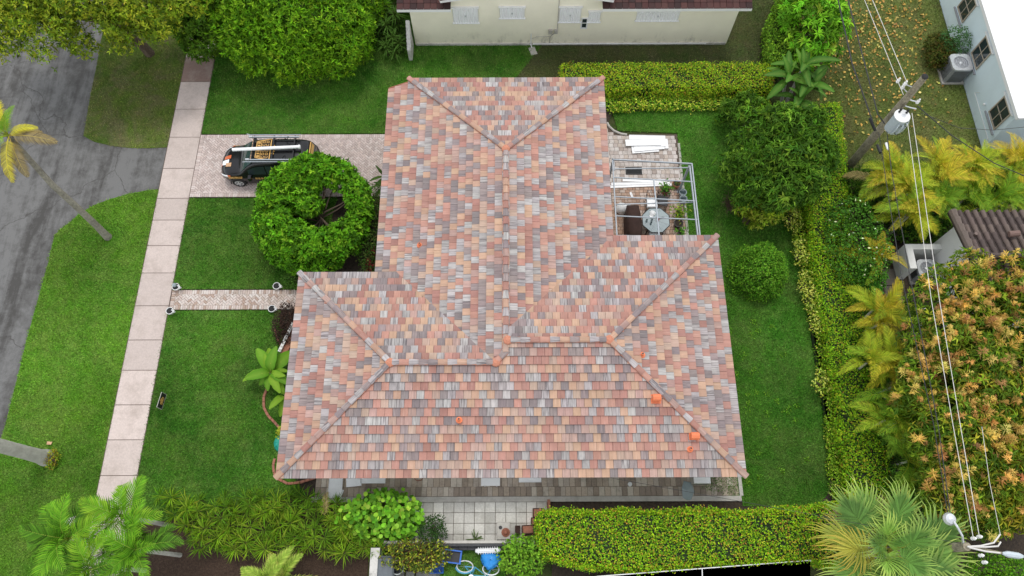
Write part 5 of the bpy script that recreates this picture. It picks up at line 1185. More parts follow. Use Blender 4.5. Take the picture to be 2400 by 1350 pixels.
# bins
p = W(905, 1332, .9); t = thing('wheelie_bin', 'dark grey wheeled bin beside the boundary wall', 'bin', (p.x, p.y, 0))
put('body', MB().add([(-.24, -.28, .05), (.24, -.28, .05), (.24, .28, .05), (-.24, .28, .05), (-.29, -.36, .92), (.29, -.36, .92), (.29, .36, .92), (-.29, .36, .92)], [(0, 1, 5, 4), (1, 2, 6, 5), (2, 3, 7, 6), (3, 0, 4, 7), (3, 2, 1, 0)]), M['grey_plastic'], t, loc=(0, 0, 0)); ld = put('lid', MB().slab((0, 0, 1.0), (.62, .80, .08), .06), M['grey_plastic'], t, loc=(0, 0, 0)); put('handle', MB().tube([(-.25, .42, .93), (.25, .42, .93)], .02, 6), M['grey_plastic'], t, loc=(0, 0, 0))
for s in (-1, 1): put('wheel', MB().lathe((s * .28, .32, .12), [(.12, -.03), (.12, .03)], 12, M=Matrix.Rotation(PI / 2, 3, 'Y')), M['rubber'], t, loc=(0, 0, 0))
p = W(932, 1330, .5); t = thing('round_bin', 'round grey metal bin under the croton shrub', 'bin', (p.x, p.y, 0)); put('drum', MB().lathe((0, 0, 0), [(.2, 0), (.24, .5), (.26, .52), (.25, .55), (.22, .55), (.2, .1), (0, .1)], 16), M['grey_plastic'], t, loc=(0, 0, 0)); put('rim', MB().tube([(math.cos(a) * .25, math.sin(a) * .25, .55) for a in np.linspace(0, 2 * PI, 20)[:-1]], .02, 5, closed=True), M['galv'], t, loc=(0, 0, 0))
# blue frame chair
p = W(1060, 1303, .4); t = thing('folding_table', 'blue framed folding table leaning open below the wall', 'table', (p.x, p.y, 0), None, -.12)
put('frame', MB().box((0, .2, .5), (.7, .05, .08)).box((.34, -.02, .42), (.06, .5, .08)).box((-.34, -.02, .42), (.06, .5, .08)).box((0, -.24, .38), (.7, .05, .08)), M['blue'], t, loc=(0, 0, 0)); put('panel', MB().box((0, -.02, .40), (.62, .40, .02)), M['black'], t, loc=(0, 0, 0))
for s in (-1, 1): put('leg', MB().tube([(s * .3, .1, .4), (s * .33, -.2, 0)], .02, 6), M['blue'], t, loc=(0, 0, 0)); put('leg', MB().tube([(s * .3, -.1, .4), (s * .33, .25, 0)], .02, 6), M['blue'], t, loc=(0, 0, 0))
p = W(1024, 1332, .3); t = thing('crate', 'small blue crate half under the croton shrub', 'crate', (p.x, p.y, 0)); put('box', MB().box((0, 0, .02), (.5, .34, .03)).box((0, .16, .15), (.5, .02, .28)).box((0, -.16, .15), (.5, .02, .28)).box((.24, 0, .15), (.02, .30, .28)).box((-.24, 0, .15), (.02, .30, .28)), M['blue'], t, loc=(0, 0, 0)); put('rim', MB().tube([(-.25, -.17, .3), (.25, -.17, .3), (.25, .17, .3), (-.25, .17, .3)], .018, 5, closed=True), M['blue'], t, loc=(0, 0, 0))
# bicycle lying against the wall under a blue cover
p = W(1122, 1316, .35); t = thing('bicycle', 'pale blue bicycle with white tyres, half under a cover', 'bicycle', (p.x, p.y, 0), None, -.1); lean = Matrix.Rotation(.75, 3, 'X')
M['bike_blue'] = mk('bike_paint', (.10, .36, .55, 1), .35, .1, 6.)
for s in (-1, 1):
    c = Vector((s * .5, 0, 0)); ring = [lean @ (c + Vector((math.cos(a) * .31, 0, math.sin(a) * .31 + .33))) for a in np.linspace(0, 2 * PI, 22)[:-1]]
    wh = put('wheel', MB().tube(ring, .024, 6, closed=True), M['white_pvc'], t, loc=(0, 0, 0)); sp = MB()
    for k in range(8): sp.tube([lean @ (c + Vector((0, 0, .33))), ring[int(k * 21 / 8)]], .004, 3)
    put('spokes', sp, M['galv'], wh, loc=(0, 0, 0))
q = lambda x, z: lean @ Vector((x, 0, z)); put('frame', MB().tube([q(-.5, .33), q(-.1, .32), q(.38, .72), q(-.18, .74), q(-.1, .32)], .02, 6).tube([q(-.5, .33), q(-.18, .74)], .016, 6).tube([q(.5, .33), q(.36, .85)], .018, 6), M['bike_blue'], t, loc=(0, 0, 0))
put('mudguard', MB().tube([lean @ Vector((-.5 + math.cos(a) * .36, 0, .33 + math.sin(a) * .36)) for a in np.linspace(.2, 2.8, 9)], .03, 6), M['bike_blue'], t, loc=(0, 0, 0))
put('saddle', MB().lathe(q(-.2, .86), [(.05, -.03), (.11, .0), (.1, .04), (.02, .05)], 10), M['white_pvc'], t, loc=(0, 0, 0)); put('handlebar', MB().tube([q(.3, .95) + Vector((0, -.28, 0)), q(.36, .92), q(.3, .95) + Vector((0, .28, 0))], .014, 6), M['galv'], t, loc=(0, 0, 0))
p = W(1150, 1312, .6); t = thing('blue_cover', 'crumpled bright blue cover thrown over the bicycle', 'cover', (p.x, p.y, .25)); b = MB(); vs = []; n = 14
for r_, z in ((.36, 0), (.35, .14), (.27, .26), (.15, .30), (.02, .33)):
    for k in range(n): a = 2 * PI * k / n; g = r_ * (1 + .22 * math.sin(a * 3 + z * 4) + random.uniform(-.12, .12)); vs.append((math.cos(a) * g, math.sin(a) * g * .85, z + random.uniform(-.03, .03)))
b.add(vs, [(i * n + k, i * n + (k + 1) % n, (i + 1) * n + (k + 1) % n, (i + 1) * n + k) for i in range(4) for k in range(n)]); put('cloth', b.mesh('cloth', True), M['bluetarp'], t, loc=(0, 0, 0)); put('hem', MB().tube([(math.cos(a) * .34, math.sin(a) * .29, .0 + .05 * math.sin(5 * a)) for a in np.linspace(0, 2 * PI, 24)[:-1]], .015, 4, closed=True), M['bluetarp'], t, loc=(0, 0, 0))
p = W(1144, 1290, .6); t = thing('tool_rack', 'white plastic rack of pegs lying on top of the low wall', 'rack', (p.x, p.y, .45), None, .03); put('bar', MB().tube([(-.48, 0, .12), (.48, 0, .12)], .03, 8).box((0, 0, .06), (.85, .16, .03)), M['white_pvc'], t, loc=(0, 0, 0))
for k in range(9): put('peg', MB().tube([(-.36 + k * .09, -.13, .12), (-.36 + k * .09, .13, .14)], .013, 5), M['white_pvc'], t, loc=(0, 0, 0))
for s in (-1, 1): put('end_knob', MB().lathe((s * .44, 0, .12), [(.06, -.03), (.08, 0), (.06, .03)], 10, M=Matrix.Rotation(PI / 2, 3, 'Y')), M['white_pvc'], t, loc=(0, 0, 0))
for i, u in enumerate((938, 962, 986, 1004, 1023)):
    p = W(u, 1346); tagset(put('stepping_stone', MB().slab((0, 0, .02), (.33, .42, .06), .015, 0, 0, (.2 + .06 * (i > 2), .2 + .05 * (i > 2), .18 + .05 * (i > 2), 1)), M['paver_side'], loc=(p.x, p.y - .1, 0)), ('leftmost', 'second', 'third', 'fourth', 'rightmost')[i] + ' grey stepping stone at the bottom edge below the croton', 'paving slab', 'stepping stones at the bottom edge')
# screened cage south of the hedge
t = thing('screen_cage', 'dark screened pool cage with white rails beyond the south hedge', 'screen cage', (6, -1, 0)); cz = 1.6
M['screen'] = mk('black_screen_mesh', (.03, .033, .03, 1), .8, .4, 40.)
pa, pb, pc, pd = W(1400, 1351, cz), W(1900, 1313, cz), W(1900, 1500, cz), W(1400, 1500, cz)
put('screen', MB().add([pa, pb, pc, pd], [(0, 3, 2, 1), (0, 1, 2, 3)]), M['screen'], t)
for a, b in ((pa, pb), (W(1646, 1332, cz), W(1650, 1500, cz))): put('rail', MB().tube([a + Vector((0, 0, .02)), b + Vector((0, 0, .02))], .018, 6), M['white'], t)
for a in (pa, pb, W(1646, 1332, cz)): put('post', MB().box((a.x, a.y - .02, cz / 2), (.06, .06, cz)), M['white'], t)

# ------------------------------------------------------------ utility poles and wires
def gpole(base, top, r0=.2, r1=.13): return MB().tube([base - Vector((0, 0, .2)), base.lerp(top, .33), base.lerp(top, .66), top], [r0, r0 * .94, r0 * .85, r1], 12)
B1 = W(1985, 396, 0); T1 = W(2168, 180, 7.05)
po = thing('utility_pole', 'weathered wooden utility pole carrying the transformer', 'utility pole', B1); put('shaft', gpole(B1, T1), M['pole'], po); put('cap', MB().lathe(T1, [(.13, -.02), (.13, .03), (.05, .06)], 10), M['rubber'], po)
onp = lambda f: B1.lerp(T1, f)
for f, dx, dy in ((.90, -.45, .1), (.84, -.30, .25), (.80, .35, -.25), (.74, .5, -.3)): p = onp(f); put('bracket', MB().tube([p, p + Vector((dx * .6, dy * .6, .05)), p + Vector((dx, dy, .12))], .025, 5), M['galv'], po)
for f, dx, dy in ((.90, -.45, .1), (.84, -.30, .25), (.80, .35, -.25), (.88, -.6, .35)): p = onp(f) + Vector((dx, dy, .12)); put('insulator', MB().lathe(p, [(.04, -.1), (.07, -.04), (.045, 0), (.07, .05), (.045, .1), (.03, .18)], 10), M['white'], po)
# transformer
pt = W(2104, 285, 5.0); tr = thing('transformer', 'pale grey drum transformer hung on the wooden pole', 'transformer', pt); tz = -.55
put('tank', MB().lathe((0, 0, tz), [(.26, 0), (.29, .04), (.29, .86), (.31, .87), (.31, .93)], 20), M['steel_paint'], tr, loc=(0, 0, 0)); put('lid', MB().lathe((0, 0, tz + .93), [(.32, 0), (.32, .03), (.22, .07), (.0, .09)], 20), M['white'], tr, loc=(0, 0, 0)); put('label_plate', MB().lathe((.02, -.03, tz + 1.0), [(.09, 0), (.09, .02)], 12), M['galv'], tr, loc=(0, 0, 0))
for x, y in ((-.12, .15), (.16, .1)): put('bushing', MB().lathe((x, y, tz + .98), [(.04, 0), (.05, .06), (.035, .1), (.05, .15), (.03, .24)], 8), M['black'], tr, loc=(0, 0, 0))
for k in range(4): a = -1.9 + k * .5; put('fin', MB().tube([(math.cos(a) * .33, math.sin(a) * .33, tz + .12), (math.cos(a) * .38, math.sin(a) * .38, tz + .3), (math.cos(a) * .38, math.sin(a) * .38, tz + .66), (math.cos(a) * .33, math.sin(a) * .33, tz + .8)], .035, 6), M['steel_paint'], tr, loc=(0, 0, 0))
hg = onp(.68) - pt; put('hanger', MB().tube([(0, 0, tz + .5), hg], .03, 5).tube([(0, 0, tz + .75), hg + Vector((.03, 0, .25))], .03, 5), M['galv'], tr, loc=(0, 0, 0))
put('lead', MB().tube([(math.cos(a) * .2 + .1, -.36 + math.sin(a) * .02, tz + .45 + math.sin(a) * .3) for a in np.linspace(0, 2 * PI, 14)[:-1]], .012, 4, closed=True), M['wire'], tr, loc=(0, 0, 0))
T2 = W(2268, 1281, 5.75); B2 = Vector((T2.x, T2.y, 0))
p2 = thing('utility_pole', 'second utility pole with street lights at the lower right', 'utility pole', B2); put('shaft', gpole(B2, T2), M['pole'], p2)
arm = [T2 - Vector((0, 0, .2)), W(2256, 1256, 5.95), W(2244, 1234, 6.05), W(2236, 1222, 6.05)]
la = put('lamp_arm', MB().tube(arm, [.04, .035, .035, .035], 8), M['galv'], p2); h = W(2228, 1216, 5.97); put('lamp_head', MB().lathe(h, [(.08, -.13), (.19, -.11), (.20, -.05), (.16, .04), (.08, .09), (.02, .11)], 16), M['galv'], la)
arm2 = [T2 - Vector((0, 0, .3)), W(2310, 1288, 5.65), W(2350, 1297, 5.75)]
la = put('lamp_arm', MB().tube(arm2, .04, 8), M['pole'], p2); q0, q1 = W(2350, 1297, 5.80), W(2398, 1304, 5.80); put('lamp_head', MB().tube([q0, q0.lerp(q1, .25), q0.lerp(q1, .8), q1], [.04, .10, .10, .05], 8), M['steel_paint'], la)
for pts in ([(2268, 1281), (2300, 1279), (2330, 1272), (2345, 1252)], [(2268, 1281), (2310, 1282), (2340, 1280), (2346, 1270)], [(2272, 1283), (2310, 1292), (2345, 1296)]): put('bracket', MB().tube([W(u, v, 5.85) for u, v in pts], .028, 5), M['wire_pale'], p2)
for u, v in ((2282, 1262), (2296, 1258), (2300, 1302), (2308, 1318)): put('insulator', MB().lathe(W(u, v, 5.80), [(.03, -.12), (.06, -.06), (.04, 0), (.06, .06), (.03, .14)], 8), M['white'], p2)
def wire(label, pts, r=.014, mat='wire', sag=0., grp='overhead wires'):
    ps = []
    for (a, b) in zip(pts, pts[1:]):
        A_, B_ = W(*a), W(*b)
        for k in range(10): f = k / 10; q = A_.lerp(B_, f); q.z -= sag * 4 * f * (1 - f); ps.append(q)
    ps.append(W(*pts[-1])); return tagset(put('wire', MB().tube(ps, r, 5), M[mat]), label, 'wire', grp)
wire('pale wire from the top edge to the pole, left of its pair', [(1990, -90, 6.9), (2118, 222, 6.3)], .012, 'wire_pale', .0); wire('pale wire from the top edge to the pole, right of its pair', [(2008, -90, 6.9), (2126, 192, 6.6)], .012, 'wire_pale')
wire('pale wire between the two poles, left of its pair', [(2128, 290, 5.6), (2183, 700, 5.8), (2235, 1000, 5.9), (2282, 1262, 5.95)], .011, 'wire_pale'); wire('pale wire between the two poles, right of its pair', [(2138, 265, 5.9), (2202, 700, 5.95), (2252, 1000, 6.0), (2296, 1258, 5.95)], .011, 'wire_pale')
wire('thick black cable from the top edge to the pole, leftmost', [(1945, -90, 5.2), (1998, 150, 4.9), (2046, 285, 4.4)], .03, 'wire'); wire('thick black cable from the top edge curving onto the pole under the transformer', [(1965, -90, 5.3), (2022, 130, 5.0), (2058, 268, 4.7), (2074, 290, 4.5)], .026, 'wire')
wire('black cable running down from the pole along the palms', [(2060, 310, 4.0), (2086, 480, 4.6), (2112, 640, 5.2), (2190, 1000, 5.3), (2222, 1205, 5.4)], .014, 'wire'); wire('grey cable running down from the pole with white splice', [(2078, 300, 4.5), (2090, 400, 4.8), (2132, 640, 5.3), (2200, 1000, 5.4), (2228, 1205, 5.5)], .016, 'wire')
wire('thin service wire from pole to pale blue house corner', [(2150, 248, 5.8), (2232, 318, 4.8), (2330, 382, 3.6), (2420, 420, 3.0)], .02, 'wire'); wire('thin wire crossing the corner of the white roof', [(2160, 265, 5.6), (2250, 300, 4.6), (2330, 305, 3.8), (2430, 295, 3.4)], .012, 'wire')
wire('thin service wire from the roof eave out over the south hedge', [(1432, 1120, 2.9), (1610, 1152, 3.6), (1900, 1205, 4.4), (2262, 1276, 5.6)], .008, 'wire', .0)
wire('faint thin wire hanging over the flowering mango', [(2302, 1000, 5.9), (2320, 1130, 5.9), (2345, 1252, 5.9)], .008, 'wire_pale'); 
for i, (a, b, z0, z1) in enumerate((((2039, 277), (2052, 306), 4.55, 4.2), ((2057, 340), (2064, 358), 4.15, 4.3))):
    tagset(put('cable_splice', MB().tube([W(*a, z0), W(*b, z1)], .06, 8), M['black']), ('black splice case on the cable above the pole', 'black splice case on the cable below the pole')[i], 'splice case')
tagset(put('cable_splice', MB().tube([W(2078, 336, 4.5), W(2082, 350, 4.6)], [.06, .04], 8), M['white']), 'white splice cap on the grey cable below the pole', 'splice case')
# ------------------------------------------------------------ vegetation
def EL(u0, u1, v0, v1, z):
    a, b = W(u0, (v0 + v1) / 2, z), W(u1, (v0 + v1) / 2, z); c, d = W((u0 + u1) / 2, v0, z), W((u0 + u1) / 2, v1, z)
    return ((a.x + b.x) / 2, (c.y + d.y) / 2, z), ((b.x - a.x) / 2, (c.y - d.y) / 2)
def tree(name, label, lobes, n, L, Wd, cols, wts, base, r0=.16, fuzz=.1, group=None, cat='tree', clump=0, up=.6, vol=.2, spread=.7, extra=None, inside=.78, jit=.2, droop=.12, limbs=8):
    base = Vector((base[0], base[1], 0)); t = thing(name, label, cat, base, group)
    P, N = crown_pts(lobes, n, inside, vol, fuzz); foliage('crown', P, N, L, Wd, cols, wts, t, up, spread, clump, jit, droop=droop)
    c = lobes[:, :3].mean(0); top = Vector((base.x * .6 + c[0] * .4, base.y * .6 + c[1] * .4, max(.4, c[2] * .62)))
    sel = [tuple(lobes[i, :3]) for i in RNG.choice(len(lobes), min(limbs, len(lobes)), replace=False)]
    put('trunk', trunk_mesh(base, top, r0, r0 * .65, sel), M['bark'], t)
    return t
def hedge(label, poly, z, cols, wts, dens=620, L=.085, Wd=.05, und=.17, cat='hedge', group=None, zlo=.05, name='hedge', sides=True, jit=.25):
    c = np.mean(poly, 0); t = thing(name, label, cat, (c[0], c[1], 0), group)
    ins = [(p[0] + (c[0] - p[0]) * .02, p[1] + (c[1] - p[1]) * .02) for p in poly]
    A = np.array(poly); n = len(poly); ar = sum(A[i - 1][0] * A[i][1] - A[i][0] * A[i - 1][1] for i in range(n)); sg = 1 if ar > 0 else -1
    inset = []
    for i in range(n):      # true inset for the solid core, its dark colour painting the inner shade
        p, a, b = A[i], A[i - 1], A[(i + 1) % n]; d1, d2 = (p - a) / np.linalg.norm(p - a), (b - p) / np.linalg.norm(b - p); nn = np.array([-(d1[1] + d2[1]), d1[0] + d2[0]]) * sg; nn /= max(np.linalg.norm(nn), .3); inset.append(tuple(p + nn * .16))
    put('dark_core', MB().prism(inset, 0, z - .16), M['core'], t)
    X, Y = scatter(poly, dens); m = len(X); hz = und * (np.sin(X * 2.1 + 1) * np.sin(Y * 1.7 + X * .6) * .5 + np.sin(X * 5.3 + Y * 4.1) * .3) + RNG.normal(0, und * .45, m)
    P = [np.stack([X, Y, z + hz - .04], 1)]; N = [np.tile([0, 0, 1.], (m, 1))]
    if sides:
        for i in range(n):
            a, b = A[i], A[(i + 1) % n]; l = np.linalg.norm(b - a); k = int(l * z * dens * .75); f = RNG.random(k)[:, None]; q = a + (b - a) * f; nn = np.array([(b - a)[1], -(b - a)[0]]) / l * sg
            bul = RNG.normal(0, .06, (k, 1)) + .05 * np.sin(f * l * 2.3); hgt = zlo + (z - zlo) * RNG.random(k) ** .8
            P.append(np.hstack([q + nn * bul, hgt[:, None]])); N.append(np.tile([nn[0], nn[1], .35], (k, 1)))
    P, N = np.concatenate(P), np.concatenate(N)
    thin = np.sin(P[:, 0] * 1.9 + 2) * np.sin(P[:, 1] * 2.3 + P[:, 0] * .7) + .6 * np.sin(P[:, 0] * 4.7 + P[:, 1] * 5.9); kp_ = (RNG.random(len(P)) < np.clip(1.15 + thin * .55, .35, 1)); P, N = P[kp_], N[kp_]
    foliage('leaves', P, nrm(N), L, Wd, cols, wts, t, .45, jit=jit); return t
def shrub(label, u0, u1, v0, v1, z, cols, wts=None, n=2500, L=.12, Wd=.06, name='shrub', cat='shrub', lr=.3, nl=22, clump=0, hz=None, group=None, up=.6, spread=.7, lowz=None):
    (x, y, zz), (rx, ry) = EL(u0, u1, v0, v1, z); hz = hz or z * .6
    lb = lobes_on((x, y, max(.15, z - hz * .45)), (rx - lr * .55, ry - lr * .55, hz * .8), nl, lr, -.35)
    return tree(name, label, lb, n, L, Wd, cols, wts, (x, y), .05, group=group, cat=cat, clump=clump, up=up, vol=.3, spread=spread, limbs=10)

G_HEDGE = [(.18, .34, .016), (.30, .44, .02), (.38, .36, .045), (.085, .19, .018), (.36, .20, .055)]; W_HEDGE = [5, 4.2, 1.8, 4, 1.5]
hz_ = 1.7
south = WP([(1262, 1215), (1275, 1199), (1420, 1199), (1600, 1196), (1800, 1198), (1905, 1190), (1985, 1180), (2000, 1330), (1900, 1310), (1780, 1318), (1640, 1322), (1530, 1338), (1420, 1330), (1330, 1318), (1275, 1295)], hz_)
hedge('broad clipped hedge along the south side, tinged yellow and bronze', south, hz_, G_HEDGE, W_HEDGE)
north = WP([(1318, 150), (1500, 149), (1700, 147), (1808, 148), (1812, 205), (1600, 206), (1420, 204), (1322, 192)], 1.05)
hedge('clipped yellow green hedge north of the backyard', north, 1.05, [(.22, .35, .02), (.34, .42, .03), (.44, .40, .05), (.11, .22, .02), (.34, .21, .055)], [5, 3.4, 1.6, 4.4, 1.2])
vn = WP([(1420, 222), (1600, 224), (1800, 226), (1800, 250), (1600, 246), (1420, 250)], .42)
VAR = [(.62, .60, .16), (.40, .45, .05), (.15, .30, .03), (.09, .19, .02)]
hedge('low variegated cream and green border in front of the north hedge', vn, .42, VAR, [2.2, 3, 4, 2.5], 520, .11, .06, .12)
east = WP([(1905, 250), (1968, 240), (1980, 330), (1985, 430), (1998, 520), (2010, 640), (2022, 760), (2040, 900), (2068, 1020), (2088, 1110), (2080, 1180), (2003, 1180), (1985, 1060), (1962, 900), (1937, 760), (1914, 620), (1900, 480), (1896, 360)], 1.15)
hedge('long clipped hedge running the whole east side of the yard', east, 1.15, [(.17, .32, .018), (.27, .41, .022), (.38, .40, .04), (.09, .21, .018), (.30, .21, .045)], [5, 4.2, 1.6, 4, .9])
ev = WP([(1858, 478), (1878, 470), (1890, 560), (1904, 660), (1920, 780), (1940, 900), (1964, 1040), (1984, 1140), (1974, 1172), (1958, 1150), (1954, 1060), (1936, 900), (1910, 740), (1882, 600)], .5)
hedge('low border of variegated shrubs at the foot of the east hedge', ev, .5, [(.22, .34, .03), (.14, .25, .025), (.52, .50, .13), (.08, .17, .02)], [4, 4, 1.3, 2], 520, .10, .055, .14)
for i, (u, v) in enumerate(((1862, 510), (1880, 590), (1893, 660), (1905, 700), (1918, 750), (1930, 895))):
    shrub(('topmost', 'second', 'third', 'fourth', 'fifth', 'lowest')[i] + ' pale cream tipped shrub in the east border', u - 17, u + 17, v - 28, v + 28, .75, [(.55, .54, .20), (.40, .42, .08), (.12, .20, .03)], [4, 3, 2], 420, .10, .06, 'variegated_shrub', 'shrub', .16, 14, group='cream tipped shrubs in the east border')
hn = WP([(1806, 60), (1840, -40), (1870, -40), (1860, 60), (1848, 140), (1815, 140)], 1.4)
hedge('loose green hedge below the schefflera at the top', hn, 1.4, [(.14, .27, .03), (.20, .33, .04), (.08, .16, .02)], [4, 3, 3], 450, .13, .07, .18)

# street tree, upper left
(cx, cy, cz), (rx, ry) = EL(-60, 400, -90, 95, 4.6)
lb = np.vstack([lobes_on((cx, cy, 4.2), (rx * .95, ry * .9, 1.3), 85, .42, -.2, .32), lobes_on((cx + .6, cy, 4.4), (rx * .55, ry * .55, 1.2), 34, .40, 0, .25)])
keepl = [i for i in range(len(lb)) if random.random() < .86]; lb = lb[keepl]
tree('street_tree', 'wide olive green street tree overhanging the road', lb, 17000, .19, .055, [(.155, .22, .02), (.25, .29, .028), (.085, .135, .016), (.33, .34, .05)], [4, 3.2, 3, 1.4], W(352, 126)[:2], .26, fuzz=.4, clump=4, spread=.9, vol=.35, limbs=16)
# big round tree by the sidewalk and the darker one behind it
(cx, cy, cz), (rx, ry) = EL(490, 880, -150, 150, 2.4)
lb = lobes_on((cx, cy, 1.9), (rx - .55, ry - .5, 2.3), 95, .72, -.3, .07)
tree('round_tree', 'big dense rounded tree with feathery bright green foliage', lb, 30000, .21, .055, [(.115, .25, .014), (.175, .33, .02), (.06, .14, .012), (.25, .39, .035)], [4, 3.4, 3, 1.2], (cx, cy), .3, clump=4, spread=.55, up=.9, vol=.12)
(cx, cy, cz), (rx, ry) = EL(405, 520, -80, 102, 2.6)
lb = lobes_on((cx, cy, 1.9), (rx - .4, ry - .4, 1.5), 30, .55, -.3, .1)
tree('round_tree', 'darker leafy tree overhanging the far end of the sidewalk', lb, 7000, .2, .06, [(.07, .14, .02), (.10, .19, .024), (.045, .09, .013)], [4, 3, 3], (cx + .5, cy + .8), .2, clump=4, spread=.6, vol=.15)
# ring shaped tree beside the van
(cx, cy, cz), (rx, ry) = EL(590, 866, 362, 622, 1.75)
lb = []
while len(lb) < 130:
    a = random.uniform(0, 2 * PI); q = math.sqrt(random.random()); x_, y_ = q * math.cos(a), q * math.sin(a)
    hx, hy = (x_ - .22) / .60, (y_ - .0) / .56
    if hx * hx + hy * hy < 1: continue
    e_ = min(1 - q, (math.hypot(hx, hy) - 1) * .5); zz = 1.25 + 1.15 * math.sqrt(min(1, max(0, e_) / .28)) + random.uniform(-.12, .12)
    lb.append((cx + (rx - .38) * x_, cy + (ry - .38) * y_, zz, random.uniform(.28, .42)))
for i in range(40): a = i * 2 * PI / 40; lb.append((cx + (rx - .42) * math.cos(a), cy + (ry - .42) * math.sin(a), random.uniform(.8, 1.6), random.uniform(.38, .5)))
for i in range(7): lb.append((cx - .2 + random.uniform(-.2, .25), cy + .25 + random.uniform(-.3, .3), 1.6 + random.uniform(-.2, .4), .36))
lb = np.array(lb)
tree('ring_tree', 'round glossy green tree with an open hollow centre beside the van', lb, 19000, .19, .075, [(.092, .24, .014), (.14, .32, .022), (.05, .13, .012), (.22, .38, .04)], [4, 3, 3.4, .8], (cx + .45, cy - .15), .09, clump=5, spread=.75, up=.5, vol=.10, limbs=26)
# dark mango by the backyard, with its yellow green flush
bp = [(1700, 250), (1760, 228), (1830, 262), (1900, 250), (1945, 300), (1948, 380), (1925, 450), (1860, 470), (1800, 500), (1745, 470), (1722, 400), (1705, 330)]
lb = []
while len(lb) < 80:
    u, v = random.uniform(1695, 1950), random.uniform(225, 505)
    if not pin(bp, np.array([u]), np.array([v]))[0]: continue
    e_ = max(0, 1 - math.hypot((u - 1825) / 135, (v - 362) / 140)); z = 1.5 + 2.1 * math.sqrt(e_) + random.uniform(-.6, .6); q = W(u, v, z); lb.append((q.x, q.y, z, random.uniform(.26, .55)))
lb = np.array(lb)
tree('backyard_tree', 'dark green dense tree at the edge of the backyard lawn', lb, 8500, .27, .055, [(.075, .165, .025), (.12, .235, .035), (.045, .10, .018), (.19, .30, .05)], [4, 3, 3.5, 1.2], W(1748, 520)[:2], .17, fuzz=.25, clump=6, spread=.95, vol=.2, droop=.3)
shrub('yellow green flush of leaves hanging low from the backyard tree', 1742, 1840, 440, 512, 1.5, [(.26, .32, .04), (.18, .26, .03), (.33, .34, .07)], None, 600, .24, .06, 'low_branch_shrub', 'shrub', .35, 14, clump=6, spread=.95)
(cx, cy, cz), (rx, ry) = EL(1690, 1755, 440, 505, .5); t = thing('bare_brush', 'brown leafless brush beside the backyard tree trunk', 'shrub', (cx, cy, 0)); b = MB()
for i in range(90): a = random.uniform(0, 6.3); r_ = random.uniform(.2, 1); p0 = Vector((cx + random.uniform(-.25, .25), cy + random.uniform(-.25, .25), .02)); b.tube([p0, p0 + Vector((math.cos(a) * r_ * rx * .7, math.sin(a) * r_ * ry * .7, random.uniform(.1, .6))), p0 + Vector((math.cos(a + .3) * r_ * rx, math.sin(a + .3) * r_ * ry, random.uniform(.05, .7)))], [.012, .008, .004], 3)
tagset(put('twigs', b, mk('dry_twig', (.16, .10, .07, 1), .9, .4, 12.), t), None, None, None, 'stuff')
shrub('clipped round bush standing alone on the back lawn', 1728, 1850, 566, 684, 1.15, [(.085, .21, .02), (.13, .28, .03), (.05, .13, .016), (.19, .32, .05)], [4, 3, 3, 1], 15000, .085, .05, 'round_bush', 'bush', .22, 110, hz=1.7)

# schefflera, banana clump, strelitzia
(cx, cy, cz), (rx, ry) = EL(1850, 1975, -60, 115, 2.6)
lb = lobes_on((cx, cy, 2.0), (rx - .2, ry - .2, 1.5), 34, .5, -.3, .2)
tree('schefflera', 'bright green umbrella leaved schefflera at the top right', lb, 900, .32, .085, [(.14, .33, .03), (.20, .42, .04), (.09, .22, .025), (.30, .44, .06)], [4, 3, 3, 1], (cx, cy), .1, clump=9, spread=1.1, up=.9, vol=.2, droop=.3)
def bigleaf(L, Wd, col, mid=(.35, .42, .12), arch=.5, torn=.0, cup=.18, n=9):
    V, F_, C = [], [], []
    def c(t): return np.array([L * t, 0, L * (arch * t - (arch + .35) * t * t)])
    for i in range(n + 1):
        t = .18 + .82 * i / n; w = Wd / 2 * (math.sin(PI * min(1, max(0, (t - .18) / .82 * .93 + .05))) ** .55); p = c(t); k = random.uniform(.9, 1.1)
        for s, f in ((-1, 1), (-1, .09), (1, .09), (1, 1)):
            j = random.uniform(1 - torn, 1); V.append(p + [0, s * w * f * (j if f == 1 else 1), (w * cup if f == 1 else 0)]); C.append(np.array(col) * k if f == 1 else np.array(mid) * .22 + np.array(col) * .85)
    for i in range(n):
        for q in range(3): a = i * 4 + q; F_ += [(a, a + 1, a + 5), (a, a + 5, a + 4)]
    o = len(V); st = MB().tube([c(0), c(.1), c(.2), c(.5), c(.95)], [.03, .025, .02, .014, .004], 4)
    tri = [(f[0] + o, f[k] + o, f[k + 1] + o) for f in st.f for k in range(1, len(f) - 1)]
    return np_mesh('leaf', np.array(V + [np.array(q) for q in st.v]), np.array(F_ + tri), np.array(C + [np.array(mid) * .8] * len(st.v)))
def leafy_clump(name, label, base, heads, meshes, nleaf, el=(.2, 1.1), s=(.75, 1.15), cat='plant', group=None, stem_r=.06, sm='palm_bark', lean=0., part='leaf', az0=None, stem=True):
    base = Vector(base); t = thing(name, label, cat, base, group)
    for hi, hpos in enumerate(heads):
        hpos = Vector(hpos) - base
        if stem: put('stem', MB().tube([Vector((hpos.x * .4, hpos.y * .4, -.05)), Vector((hpos.x * .7, hpos.y * .7, hpos.z * .5)), hpos], [stem_r * 1.2, stem_r, stem_r * .8], 7), M[sm], t, loc=(0, 0, 0))
        ph = random.uniform(0, 6.3)
        for k in range(nleaf):
            f = k / max(1, nleaf - 1); e = el[1] + (el[0] - el[1]) * f + random.uniform(-.2, .2); az = ph + k * 2.4 + random.uniform(-.5, .5)
            put(part, random.choice(meshes), LEAF, t, M=Matrix.Translation(hpos) @ RT(az, e, random.uniform(-.45, .45), random.uniform(*s)))
    return t
